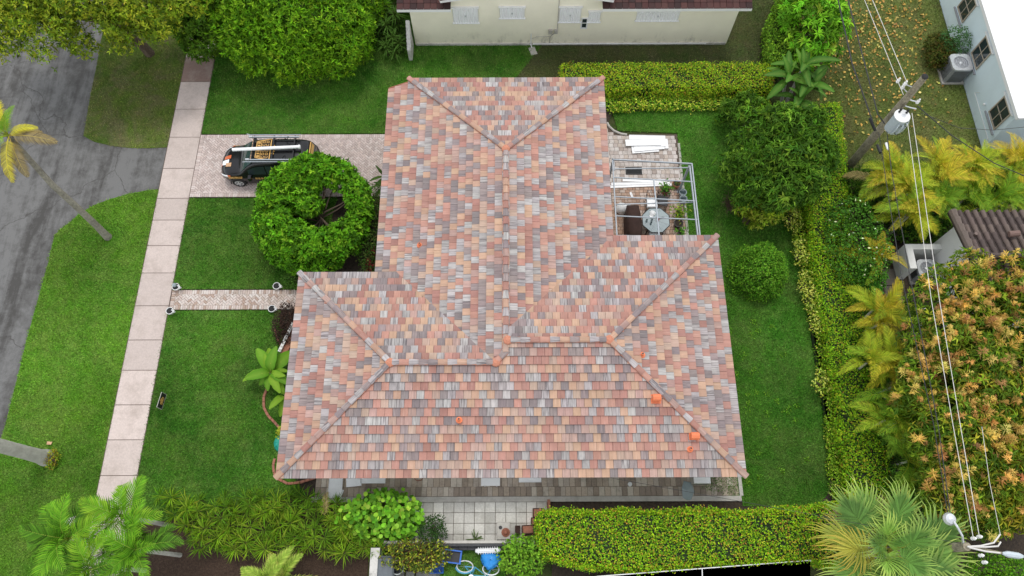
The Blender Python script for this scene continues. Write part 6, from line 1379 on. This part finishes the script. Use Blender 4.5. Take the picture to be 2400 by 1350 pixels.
BAN = [bigleaf(1.35, .60, (.08, .20, .022), arch=.75, torn=.12), bigleaf(1.25, .58, (.105, .24, .026), arch=.6, torn=.08), bigleaf(1.4, .52, (.145, .26, .03), arch=.5, torn=.2)]
p = W(635, 872, .9); leafy_clump('banana_plant', 'banana plant with broad bright leaves at the west eave', (p.x, p.y, 0), [(p.x, p.y, .75)], BAN, 17, (-.1, 1.1), (.5, .95), 'plant', None, .13, 'palm_bark')
p = W(664, 925, .8); leafy_clump('banana_plant', 'smaller banana plant tucked under the west eave', (p.x, p.y, 0), [(p.x, p.y, .5)], BAN, 5, (.1, .9), (.5, .7), 'plant', None, .07)
TRV = [bigleaf(1.5, .40, (.030, .10, .018), (.30, .36, .15), .7, .12), bigleaf(1.4, .38, (.045, .135, .022), (.30, .36, .15), .6, .15), bigleaf(1.3, .36, (.07, .17, .028), (.32, .36, .15), .6, .25)]
p = W(1868, 205, 1.6); leafy_clump('banana_clump', 'clump of white bird of paradise with long paddle leaves by the hedge corner', (p.x, p.y, 0), [(p.x - .5, p.y + .3, 1.7), (p.x + .5, p.y - .1, 1.5), (p.x, p.y - .6, 1.2), (p.x + .2, p.y + .7, 1.9)], TRV, 9, (.15, 1.35), (.65, 1.2), 'plant', None, .08)
DKL = [bigleaf(.75, .15, (.035, .075, .025), (.10, .14, .05), .5, .05), bigleaf(.65, .13, (.05, .10, .03), (.12, .15, .06), .4, .05)]
p = W(900, 420, .5); leafy_clump('strelitzia', 'dark paddle leaved plant at the house end of the driveway', (p.x, p.y, 0), [(p.x, p.y + .25, .3), (p.x + .1, p.y - .25, .3)], DKL, 9, (.2, 1.1), (.8, 1.2), 'plant', None, .03, stem=False)
# beds by the house
shrub('dark purple leaved shrub beside the front walk', 640, 702, 712, 800, .6, [(.040, .022, .030), (.062, .032, .040), (.028, .016, .022)], None, 5200, .085, .035, 'purple_shrub', 'shrub', .22, 34)
shrub('dark small leaved shrub row between ring tree and house', 845, 905, 440, 640, .8, [(.035, .075, .018), (.06, .11, .03), (.14, .15, .06), (.03, .055, .015)], [4, 3, 1, 3], 6500, .09, .045, 'shrub', 'shrub', .3, 40)
shrub('low green shrub at the corner by ring tree and west wing', 668, 720, 630, 672, .5, [(.04, .09, .02), (.06, .13, .025)], None, 1400, .09, .045, 'shrub', 'shrub', .2, 18)
RED = [bigleaf(.45, .085, (.16, .018, .035), (.2, .03, .04), .5, .0, n=5), bigleaf(.4, .08, (.10, .012, .025), (.15, .02, .03), .4, .0, n=5)]
for i, (u, v) in enumerate(((876, 598), (868, 625))):
    p = W(u, v, .5); leafy_clump('cordyline', ('upper', 'lower')[i] + ' dark red cordyline beside the main roof eave', (p.x, p.y, 0), [(p.x, p.y, .4)], RED, 13, (.1, 1.2), (.8, 1.2), 'plant', 'red cordylines by the eave', .02)
shrub('tiny yellow leaved shrub by the teal dome', 650, 668, 1000, 1030, .5, [(.45, .42, .06), (.3, .34, .05)], None, 260, .09, .05, 'shrub', 'shrub', .14, 8)
shrub('palm foot plant of yellow crotons at the royal palm base', 110, 132, 1056, 1094, .3, [(.30, .30, .03), (.16, .22, .03), (.2, .14, .03)], None, 520, .09, .05, 'croton', 'shrub', .14, 10)
shrub('dark bush against the pale blue wall', 2180, 2236, 85, 150, .7, [(.05, .07, .02), (.08, .09, .025), (.11, .08, .03)], None, 2600, .16, .04, 'shrub', 'shrub', .3, 26, clump=3); shrub('grey green upright bush behind the condenser', 2215, 2275, 65, 115, 1.3, [(.045, .11, .055), (.06, .14, .07)], None, 2600, .1, .05, 'shrub', 'shrub', .3, 20)
DRY = [bigleaf(.6, .05, (.06, .13, .03), (.1, .16, .05), .5, .0, n=4)]
p = W(915, 95, .9)
for i, (u, v, z) in enumerate(((905, 55, 1.3), (925, 30, 1.3), (900, 15, 1.4), (920, 85, 1.0), (905, 105, .8), (935, 100, .8), (925, 120, .6))):
    p = W(u, v, z); leafy_clump('spiky_shrub', ('second', 'top right', 'topmost', 'middle', 'left', 'right', 'lowest')[i] + ' spiky dark green rosette by the garden wall stub', (p.x, p.y, 0), [(p.x, p.y, z - .2)], DRY, 26, (-.1, 1.3), (.8, 1.15), 'plant', 'spiky rosettes by the garden wall', .02, 'bark')
shrub('dark undergrowth between round tree and cream house', 885, 955, -40, 120, .5, [(.03, .06, .018), (.05, .09, .02)], None, 4200, .16, .04, 'undergrowth', 'shrub', .3, 40, clump=2)

# spiky plants bed
def rosette_mesh(n, L, col):
    a = RNG.uniform(0, 2 * PI, n); e = RNG.uniform(-.2, 1.1, n); D = np.stack([np.cos(a) * np.cos(e), np.sin(a) * np.cos(e), np.sin(e)], 1); U = nrm(np.array([0, 0, 1.]) - D * D[:, 2:3] + rdir(n) * .1)
    V, Fc, C = leaf_verts(np.zeros((n, 3)) + D * .03, D, U, L * RNG.uniform(.75, 1.15, n), .03, pal(n, col, None, .2), .2, .25); return np_mesh('rosette', V, Fc, C)
RO = [rosette_mesh(34, .48, [(.22, .34, .04), (.16, .27, .03), (.32, .40, .07)]) for _ in range(3)] + [rosette_mesh(32, .44, [(.12, .22, .03), (.16, .28, .04)]) for _ in range(2)]
STEM = MB().tube([(0, 0, -.05), (.03, .02, .45), (0, 0, 1.0)], [.02, .016, .014], 5).mesh('stem'); STEM.materials.append(M['bark'])
bedp = [(370, 1158), (480, 1160), (600, 1158), (725, 1160), (800, 1185), (880, 1250), (900, 1290), (760, 1300), (600, 1290), (470, 1285), (420, 1230)]
pts = []; tries = 0
while len(pts) < 105 and tries < 20000:
    tries += 1; u, v = random.uniform(360, 910), random.uniform(1150, 1305)
    if not pin(bedp, np.array([u]), np.array([v]))[0]: continue
    if all((u - a) ** 2 + (v - b) ** 2 * 1.3 > 17.5 ** 2 for a, b in pts): pts.append((u, v))
for u, v in pts:
    z = random.uniform(.45, 1.05) * (.75 if v < 1185 else 1); p = W(u, v, z); t = thing('spiky_plant', ('tall ' if z > .8 else 'low ' if z < .6 else '') + 'spiky rosette in front corner bed, ' + ('lawn side row, ' if v < 1195 else 'middle rows, ' if v < 1245 else 'mulch side row, ') + ('beside the green palms' if u < 520 else 'below the brick corner edging' if u < 700 else 'beside the sea grape bush'), 'plant', (p.x, p.y, 0), 'spiky rosette plants in the front corner bed')
    put('rosette', random.choice(RO), LEAF, t, M=Matrix.Translation((0, 0, z)) @ RT(random.uniform(0, 6.3), random.uniform(-.25, .25), 0, random.uniform(.85, 1.25))); put('stem', STEM, None, t, M=Matrix.Diagonal((1, 1, z, 1)))
p = W(760, 1215, .9); leafy_clump('dry_frond', 'withered pale brown frond caught among the spiky plants', (p.x, p.y, 0), [(p.x, p.y, .8)], [frond_mesh(1.1, 18, .3, .2, .2, (.30, .22, .16), None, .03, .5, rcol=(.25, .18, .12))], 1, (.1, .1), (1, 1), 'frond', part='frond', stem=False)
# shrubs by the terrace
def shape_round(o): return o
shrub('sea grape bush with large round leaves at the end of the side walk', 806, 978, 1162, 1258, 1.0, [(.13, .30, .03), (.20, .40, .05), (.08, .19, .025), (.30, .44, .08)], [4, 3, 3, 1], 2100, .19, .19, 'sea_grape', 'shrub', .36, 34, up=1.0)
shrub('dark slim leaved bush beside the terrace tiles', 985, 1042, 1212, 1272, .9, [(.025, .06, .022), (.04, .085, .03)], None, 2600, .08, .04, 'shrub', 'shrub', .24, 20)
shrub('croton shrub with yellow and brown leaves above the bins', 905, 1040, 1268, 1334, 1.2, [(.30, .30, .04), (.10, .13, .025), (.10, .055, .03), (.40, .38, .06), (.05, .08, .02)], [2, 4, 3, 1.5, 3], 3600, .14, .05, 'croton', 'shrub', .3, 30)
shrub('green leafy shrub at the west end of the south hedge', 1180, 1275, 1262, 1345, 1.3, [(.14, .28, .03), (.20, .36, .05), (.08, .17, .02)], None, 3200, .15, .07, 'shrub', 'shrub', .32, 28)
shrub('bright green bush at the lower right corner', 2290, 2420, 1308, 1380, 2.2, [(.10, .24, .02), (.15, .32, .03), (.05, .12, .015)], None, 6000, .11, .06, 'shrub', 'shrub', .4, 30)
AG = [bigleaf(.34, .05, (.10, .14, .09), (.14, .18, .12), .35, 0, n=4)]
p = W(1114, 1263, .1); leafy_clump('agave', 'small grey green agave on the terrace', (p.x, p.y, 0), [(p.x, p.y, .08)], AG, 9, (.1, .8), (.9, 1.2), 'plant', stem=False)
shrub('bush dotted with white flowers behind the east hedge', 1950, 2085, 470, 660, 1.9, [(.055, .15, .022), (.085, .21, .03), (.035, .085, .016), (.7, .72, .75)], [4, 3, 3, .22], 9000, .12, .065, 'flowering_bush', 'bush', .42, 56)
p = W(2040, 655, .8); shrub('small bright green plant beside the dark slabs', 2008, 2072, 628, 690, .8, [(.09, .28, .05), (.13, .36, .07)], None, 330, .2, .07, 'shrub', 'plant', .24, 12, clump=6, spread=1.)
UG = [(.05, .12, .02), (.08, .17, .03), (.035, .08, .015), (.12, .2, .03)]
for i, (u0, u1, v0, v1, z, lb) in enumerate(((2010, 2110, 770, 900, 1.0, 'green undergrowth below the yellow palms beside the mango'), (2050, 2150, 920, 1060, 1.1, 'green undergrowth between lower palms and mango'), (2085, 2200, 1080, 1190, 1.2, 'green undergrowth north of the fan palm'), (1985, 2100, 395, 480, .9, 'green undergrowth at the foot of the utility pole'), (2090, 2230, 470, 560, .8, 'green undergrowth under the arecas beside the brown roof'), (2240, 2420, 400, 490, .8, 'green undergrowth under the arecas at the right edge'), (1985, 2040, 690, 760, .7, 'low undergrowth between east hedge and golden areca'))):
    shrub(lb, u0, u1, v0, v1, z, UG, [4, 3, 3, 1.5], 3200, .17, .05, 'undergrowth', 'shrub', .4, 30, clump=3, group='undergrowth along the east boundary')
# ---- areca palms
AR = [frond_mesh(1.75, 27, .44, .75, .55, c, tp, .03, .25, .2, (.40, .34, .05), start=.2) for c, tp in (((.34, .34, .035), (.44, .32, .05)), ((.26, .32, .035), (.36, .33, .04)), ((.44, .36, .045), (.50, .30, .06)), ((.18, .29, .035), (.28, .32, .04)))]
AG_ = [frond_mesh(1.75, 27, .44, .75, .55, c, tp, .03, .25, .2, (.34, .34, .05), start=.2) for c, tp in (((.14, .26, .03), (.22, .30, .035)), ((.20, .29, .03), (.34, .30, .05)), ((.11, .22, .03), (.17, .27, .035)))]
ADR = frond_mesh(1.5, 26, .4, .3, .3, (.33, .24, .17), None, .03, .5, .2, (.3, .2, .12))
ARE = [(2062, 410, 2.2, 3, AR, 'golden areca palm nearest the pole foot'), (2128, 430, 2.5, 3, AR, 'golden areca palm left of the pair under the wires'), (2140, 500, 2.2, 3, AR, 'golden areca palm hanging low above the dark slabs'), (2215, 405, 2.4, 3, AR, 'golden green areca palm in the middle of the east row'), (2200, 470, 2.0, 3, AG_, 'green areca palm above the brown tile roof corner'),
       (2290, 385, 2.6, 3, AR, 'tall areca palm in front of the pale blue corner'), (2300, 455, 2.0, 3, AG_, 'green areca palm overhanging the brown tile roof'), (2375, 400, 2.4, 3, AR, 'orange tinged areca palm at the right edge'), (2370, 460, 1.8, 2, AG_, 'dark areca palm low at the right edge'),
       (2048, 745, 2.0, 4, AR, 'golden areca palm beside the short white wall'), (2052, 850, 2.0, 3, AR, 'yellow areca palm between mango and east hedge'), (2075, 905, 1.8, 2, AG_, 'green areca palm wedged beside the mango'), (2085, 985, 2.1, 3, AG_, 'olive areca palm low between mango and hedge'), (2040, 610, 1.3, 1, AR, 'small golden areca palm below the white flowered bush'), (2125, 1085, 1.8, 2, AG_, 'dark green areca palm under the mango near the fan palm')]
for u, v, z, nh, ms, lb in ARE:
    p = W(u, v, z); hs_ = [(p.x + random.uniform(-.55, .55) * (nh > 1), p.y + random.uniform(-.45, .45) * (nh > 1), z + random.uniform(-.45, .15)) for _ in range(nh)]
    t = leafy_clump('areca_palm', lb, (p.x, p.y, 0), hs_, ms, 8 if nh > 1 else 9, (.15, 1.15), (.72, 1.05), 'palm', 'areca palms along the east boundary', .05, 'palm_bark', part='frond')
    if random.random() < .7: put('frond', ADR, LEAF, t, M=Matrix.Translation((0, 0, z - .4)) @ RT(random.uniform(0, 6.3), -.2))
# bottom left cluster of green palms
AD = [frond_mesh(1.75, 21, .56, .65, .5, c, tp, .05, .26, .2, (.26, .32, .08), start=.15) for c, tp in (((.095, .23, .02), (.16, .29, .03)), ((.13, .28, .025), (.24, .34, .045)), ((.06, .15, .018), (.10, .20, .025)))]
for i, (u, v, z) in enumerate(((295, 1212, 3.0), (165, 1262, 3.4), (325, 1290, 3.1), (225, 1330, 3.3))):
    p = W(u, v, z); leafy_clump('christmas_palm', ('upper green palm reaching over the sidewalk end', 'leftmost green palm of the cluster at the lower left', 'green palm leaning over the spiky plant bed', 'lowest green palm cut by the bottom edge')[i], (p.x + .25, p.y - .1, 0), [(p.x, p.y, z)], AD, 11, (-.05, 1.1), (.8, 1.1), 'palm', 'green palms at the lower left', .075, 'palm_bark', part='frond')
PALE = [frond_mesh(1.5, 28, .42, .6, .5, (.30, .36, .10), (.50, .42, .20), .035, .3, .2, (.4, .36, .12), start=.15), frond_mesh(1.4, 28, .42, .5, .5, (.22, .32, .07), (.38, .40, .14), .035, .3, .2, (.4, .36, .12), start=.15)]
p = W(628, 1358, 1.5); leafy_clump('pygmy_palm', 'pale yellow green palm rising from the bottom edge', (p.x, p.y, 0), [(p.x, p.y, 1.4), (p.x + .5, p.y - .1, 1.2)], PALE, 11, (.1, 1.1), (.8, 1.05), 'palm', None, .08, part='frond')
# ---- coconut palm with yellowing fronds
H1 = W(22, 318, 6.7); B0 = W(254, 556); t = thing('coconut_palm', 'leaning slender coconut palm with yellow and dead fronds over the road', 'palm', B0); d = H1 - B0
put('trunk', MB().tube([Vector((0, 0, -.1)), Vector((0, 0, .15)), d * .12 + Vector((.0, .0, .1)), d * .38 + Vector((.02, -.1, .0)), d * .6 + Vector((-.02, -.16, 0)), d * .82 + Vector((0, -.1, 0)), d], [.20, .175, .15, .135, .125, .11, .10], 10), M['coco_bark'], t, loc=(0, 0, 0))
for k in range(16): q = d * (.08 + k * .055); put('leaf_scar', MB().tube([q + Vector((math.cos(a) * .145, math.sin(a) * .145, .0)) for a in np.linspace(0, 2 * PI, 10)[:-1]], .008, 3, closed=True), M['coco_bark'], t, loc=(0, 0, 0)) if k < 0 else None
CY = frond_mesh(2.0, 46, .55, .5, .1, (.46, .40, .05), (.48, .36, .07), .028, .9, .15, (.5, .42, .1)); CG = frond_mesh(2.1, 46, .55, .6, .25, (.12, .24, .03), (.20, .28, .04), .028, .6, .15, (.3, .34, .08)); CDd = frond_mesh(2.0, 46, .5, .2, .05, (.24, .17, .12), (.20, .13, .09), .022, .9, .2, (.42, .30, .16)); CYB = frond_mesh(2.1, 46, .5, .3, .1, (.44, .36, .05), (.26, .16, .08), .026, .9, .2, (.55, .42, .1))
for az, el, m, s in ((.25, .35, CY, .62), (-.1, .1, CDd, .98), (-1.45, -.1, CYB, .95), (-1.2, -.35, CDd, .9), (1.9, .6, CY, .8), (2.5, .5, CG, 1), (3.1, .3, CG, 1), (3.7, .4, CG, 1), (4.2, .3, CG, 1), (2.9, .8, CG, .9), (1.3, .75, CG, .6), (-2.2, .35, CG, .8), (.5, -.2, CDd, .6)): put('frond', m, LEAF, t, M=Matrix.Translation(d) @ RT(az, el, 0, s))
# ---- royal palm whose crown is beyond the left edge
B0 = W(108, 1073); t = thing('royal_palm', 'thick pale royal palm trunk leaving the frame at the left', 'palm', B0)
put('trunk', MB().tube([(0, 0, -.1), (0, 0, .0), (0, 0, .35), (0, 0, 1.2), (0, 0, 4), (0, 0, 8.2)], [.38, .35, .29, .265, .25, .18], 14), M['palm_bark'], t, loc=(0, 0, 0)); put('crownshaft', MB().tube([(0, 0, 8.2), (0, 0, 8.6), (0, 0, 9.4)], [.16, .19, .08], 10), mk('crownshaft_green', (.12, .25, .05, 1), .5), t, loc=(0, 0, 0))
RP = frond_mesh(2.3, 40, .5, .6, .4, (.09, .19, .03), None, .03, .4)
for k in range(11): put('frond', RP, LEAF, t, M=Matrix.Translation((0, 0, 9.3)) @ RT(k * 2.4, random.uniform(.0, 1.0)))
# ---- fan palm lower right
FN = [fan_mesh(1.75, 40, c, tp, pt, dr, fo) for c, tp, dr, pt, fo in (((.10, .19, .07), (.42, .50, .20), 1.0, 1.0, .3), ((.14, .24, .09), (.52, .56, .24), .9, .9, .5), ((.08, .15, .06), (.36, .44, .17), 1.3, 1.15, .2), ((.12, .21, .075), (.50, .48, .18), 1.1, .95, .4), ((.20, .31, .10), (.56, .58, .24), .7, .6, .6))]
FD = [fan_mesh(1.5, 36, (.32, .28, .08), (.46, .28, .09), 1.0, 1.5, .1), fan_mesh(1.5, 36, (.26, .28, .08), (.50, .36, .10), 1.0, 1.3, .1)]
p = W(2078, 1290, 4.6); t = thing('fan_palm', 'large silvery green fan palm with drooping tips at the lower right', 'palm', (p.x, p.y, 0))
put('trunk', MB().tube([(0, 0, -.1), (0, 0, 2), (0, 0, 4.3)], [.24, .2, .22], 10), M['palm_bark'], t, loc=(0, 0, 0))
for k in range(19):
    inner = k < 5; az = (k * 2 * PI / 5 + .4 if inner else (k - 5) * 2 * PI / 14) + random.uniform(-.16, .16); e = random.uniform(.75, 1.05) if inner else random.uniform(.0, .4); old = (not inner) and math.cos(az - 2.7) > .88
    put('fan_leaf', FD[k % 2] if old else FN[4 if k in (1, 3) else k % 4], LEAF, t, M=Matrix.Translation((0, 0, 4.5 if inner else 4.35 - .15 * (k % 2))) @ RT(az, e, random.uniform(-.45, .45), random.uniform(.68, .8) if inner else random.uniform(.85, 1.08)))
for k in range(4): put('fan_leaf', fan_mesh(1.2, 30, (.20, .16, .14), (.26, .20, .18), .8, 1.3), LEAF, t, M=Matrix.Translation((0, 0, 4.2)) @ RT((1.2, 1.9, 2.4, .9)[k], -.25, 0, 1.05))
# ---- flowering mango on the right
def panicles(P, N, ns=30, L=.40):
    n = len(P); ax = nrm(N + np.array([0, 0, .9]) + rdir(n) * .25); base = np.repeat(P, ns, 0); A_ = np.repeat(ax, ns, 0); f = RNG.uniform(.05, 1, (n * ns, 1)); Lk = np.repeat(L * RNG.uniform(.45, 1.5, (n, 1)), ns, 0)
    T = rdir(n * ns); T = nrm(T - A_ * (T * A_).sum(1, keepdims=True)); D = nrm(T * 1. + A_ * RNG.uniform(.3, 1.3, (n * ns, 1))); o = base + A_ * Lk * f
    col = np.repeat(pal(n, [(.60, .37, .17), (.62, .44, .22), (.48, .26, .14), (.36, .17, .12)], [4, 3, 2.5, 1.3], .15), ns, 0) * (1 + RNG.normal(size=(n * ns, 1)) * .1)
    return leaf_verts(o, D, nrm(A_ + rdir(n * ns) * .3), (Lk * (.62 - .42 * f))[:, 0], .032, np.clip(col, .01, .9), .2, .1)
cy0, cy1 = W(2280, 640, 4.6)[1], W(2280, 1190, 4.6)[1]; mx0, mx1 = W(2100, 900, 4.6)[0], W(2560, 900, 4.6)[0]
lb = []
for i in range(170):
    u = random.uniform(2085, 2520); v = random.uniform(615, 1225); 
    if u < 2085 + max(0, (v - 760)) * .26: continue
    if u < 2200 and v < 700: continue
    if u < 2172 and v < 775: continue
    if v < 640 and u < 2270: continue
    edge_ = min(1, (u - 2060) / 160, (1250 - v) / 120, (v - 590) / 90); z = 2.8 + 1.4 * max(0, min(1, edge_)) + random.uniform(-.4, .4); q = W(u, v, z); lb.append((q.x, q.y, z, random.uniform(.45, .72)))
lb = np.array(lb); bx_ = (lb[:, 0].mean(), lb[:, 1].mean()); t = thing('mango_tree', 'large mango tree covered in orange flower panicles on the right', 'tree', (bx_[0], bx_[1], 0))
P, N = crown_pts(lb, 15500, .72, .25); foliage('crown', P, N, .25, .055, [(.12, .20, .03), (.19, .26, .03), (.07, .125, .02), (.34, .34, .05), (.24, .16, .05)], [4, 3.4, 3, 2.2, 1], t, .7, .95, 5, droop=.3)
P, N = crown_pts(lb, 7200, .9, .0); k = (N[:, 2] > .28) & (RNG.random(len(P)) < np.clip(1.15 - (PV := np.clip((11.5 - P[:, 1]) / 12, 0, 1)) * .62 + (P[:, 0] > 20.5) * .15, .2, 1)); P, N = P[k], N[k]; k = RNG.random(len(P)) < np.clip(.62 + .55 * np.sin(P[:, 0] * 1.5 + 1) * np.sin(P[:, 1] * 1.3 + P[:, 0] * .5), .08, 1); P, N = P[k], N[k]
V, Fc, C = panicles(P, N); tagset(put('flower_panicles', np_mesh('flower_panicles', V, Fc, C), LEAF, t), None, None, None, 'stuff')
put('trunk', trunk_mesh((bx_[0], bx_[1], 0), (bx_[0], bx_[1], 2.6), .3, .2, [tuple(q[:3]) for q in lb[::9]]), M['bark'], t)
(cx, cy, cz), (rx, ry) = EL(2250, 2430, 960, 1200, 3.6)
lb2 = lobes_on((cx, cy, 3.3), (rx, ry, 1.0), 30, .6, -.2, .2); tree('mango_tree', 'yellow green leaved mango beyond the second pole', lb2, 4200, .3, .07, [(.30, .30, .035), (.22, .26, .03), (.40, .33, .06), (.12, .17, .025)], [4, 3, 2, 2], (cx + .5, cy), .2, clump=6, spread=.95, droop=.35)
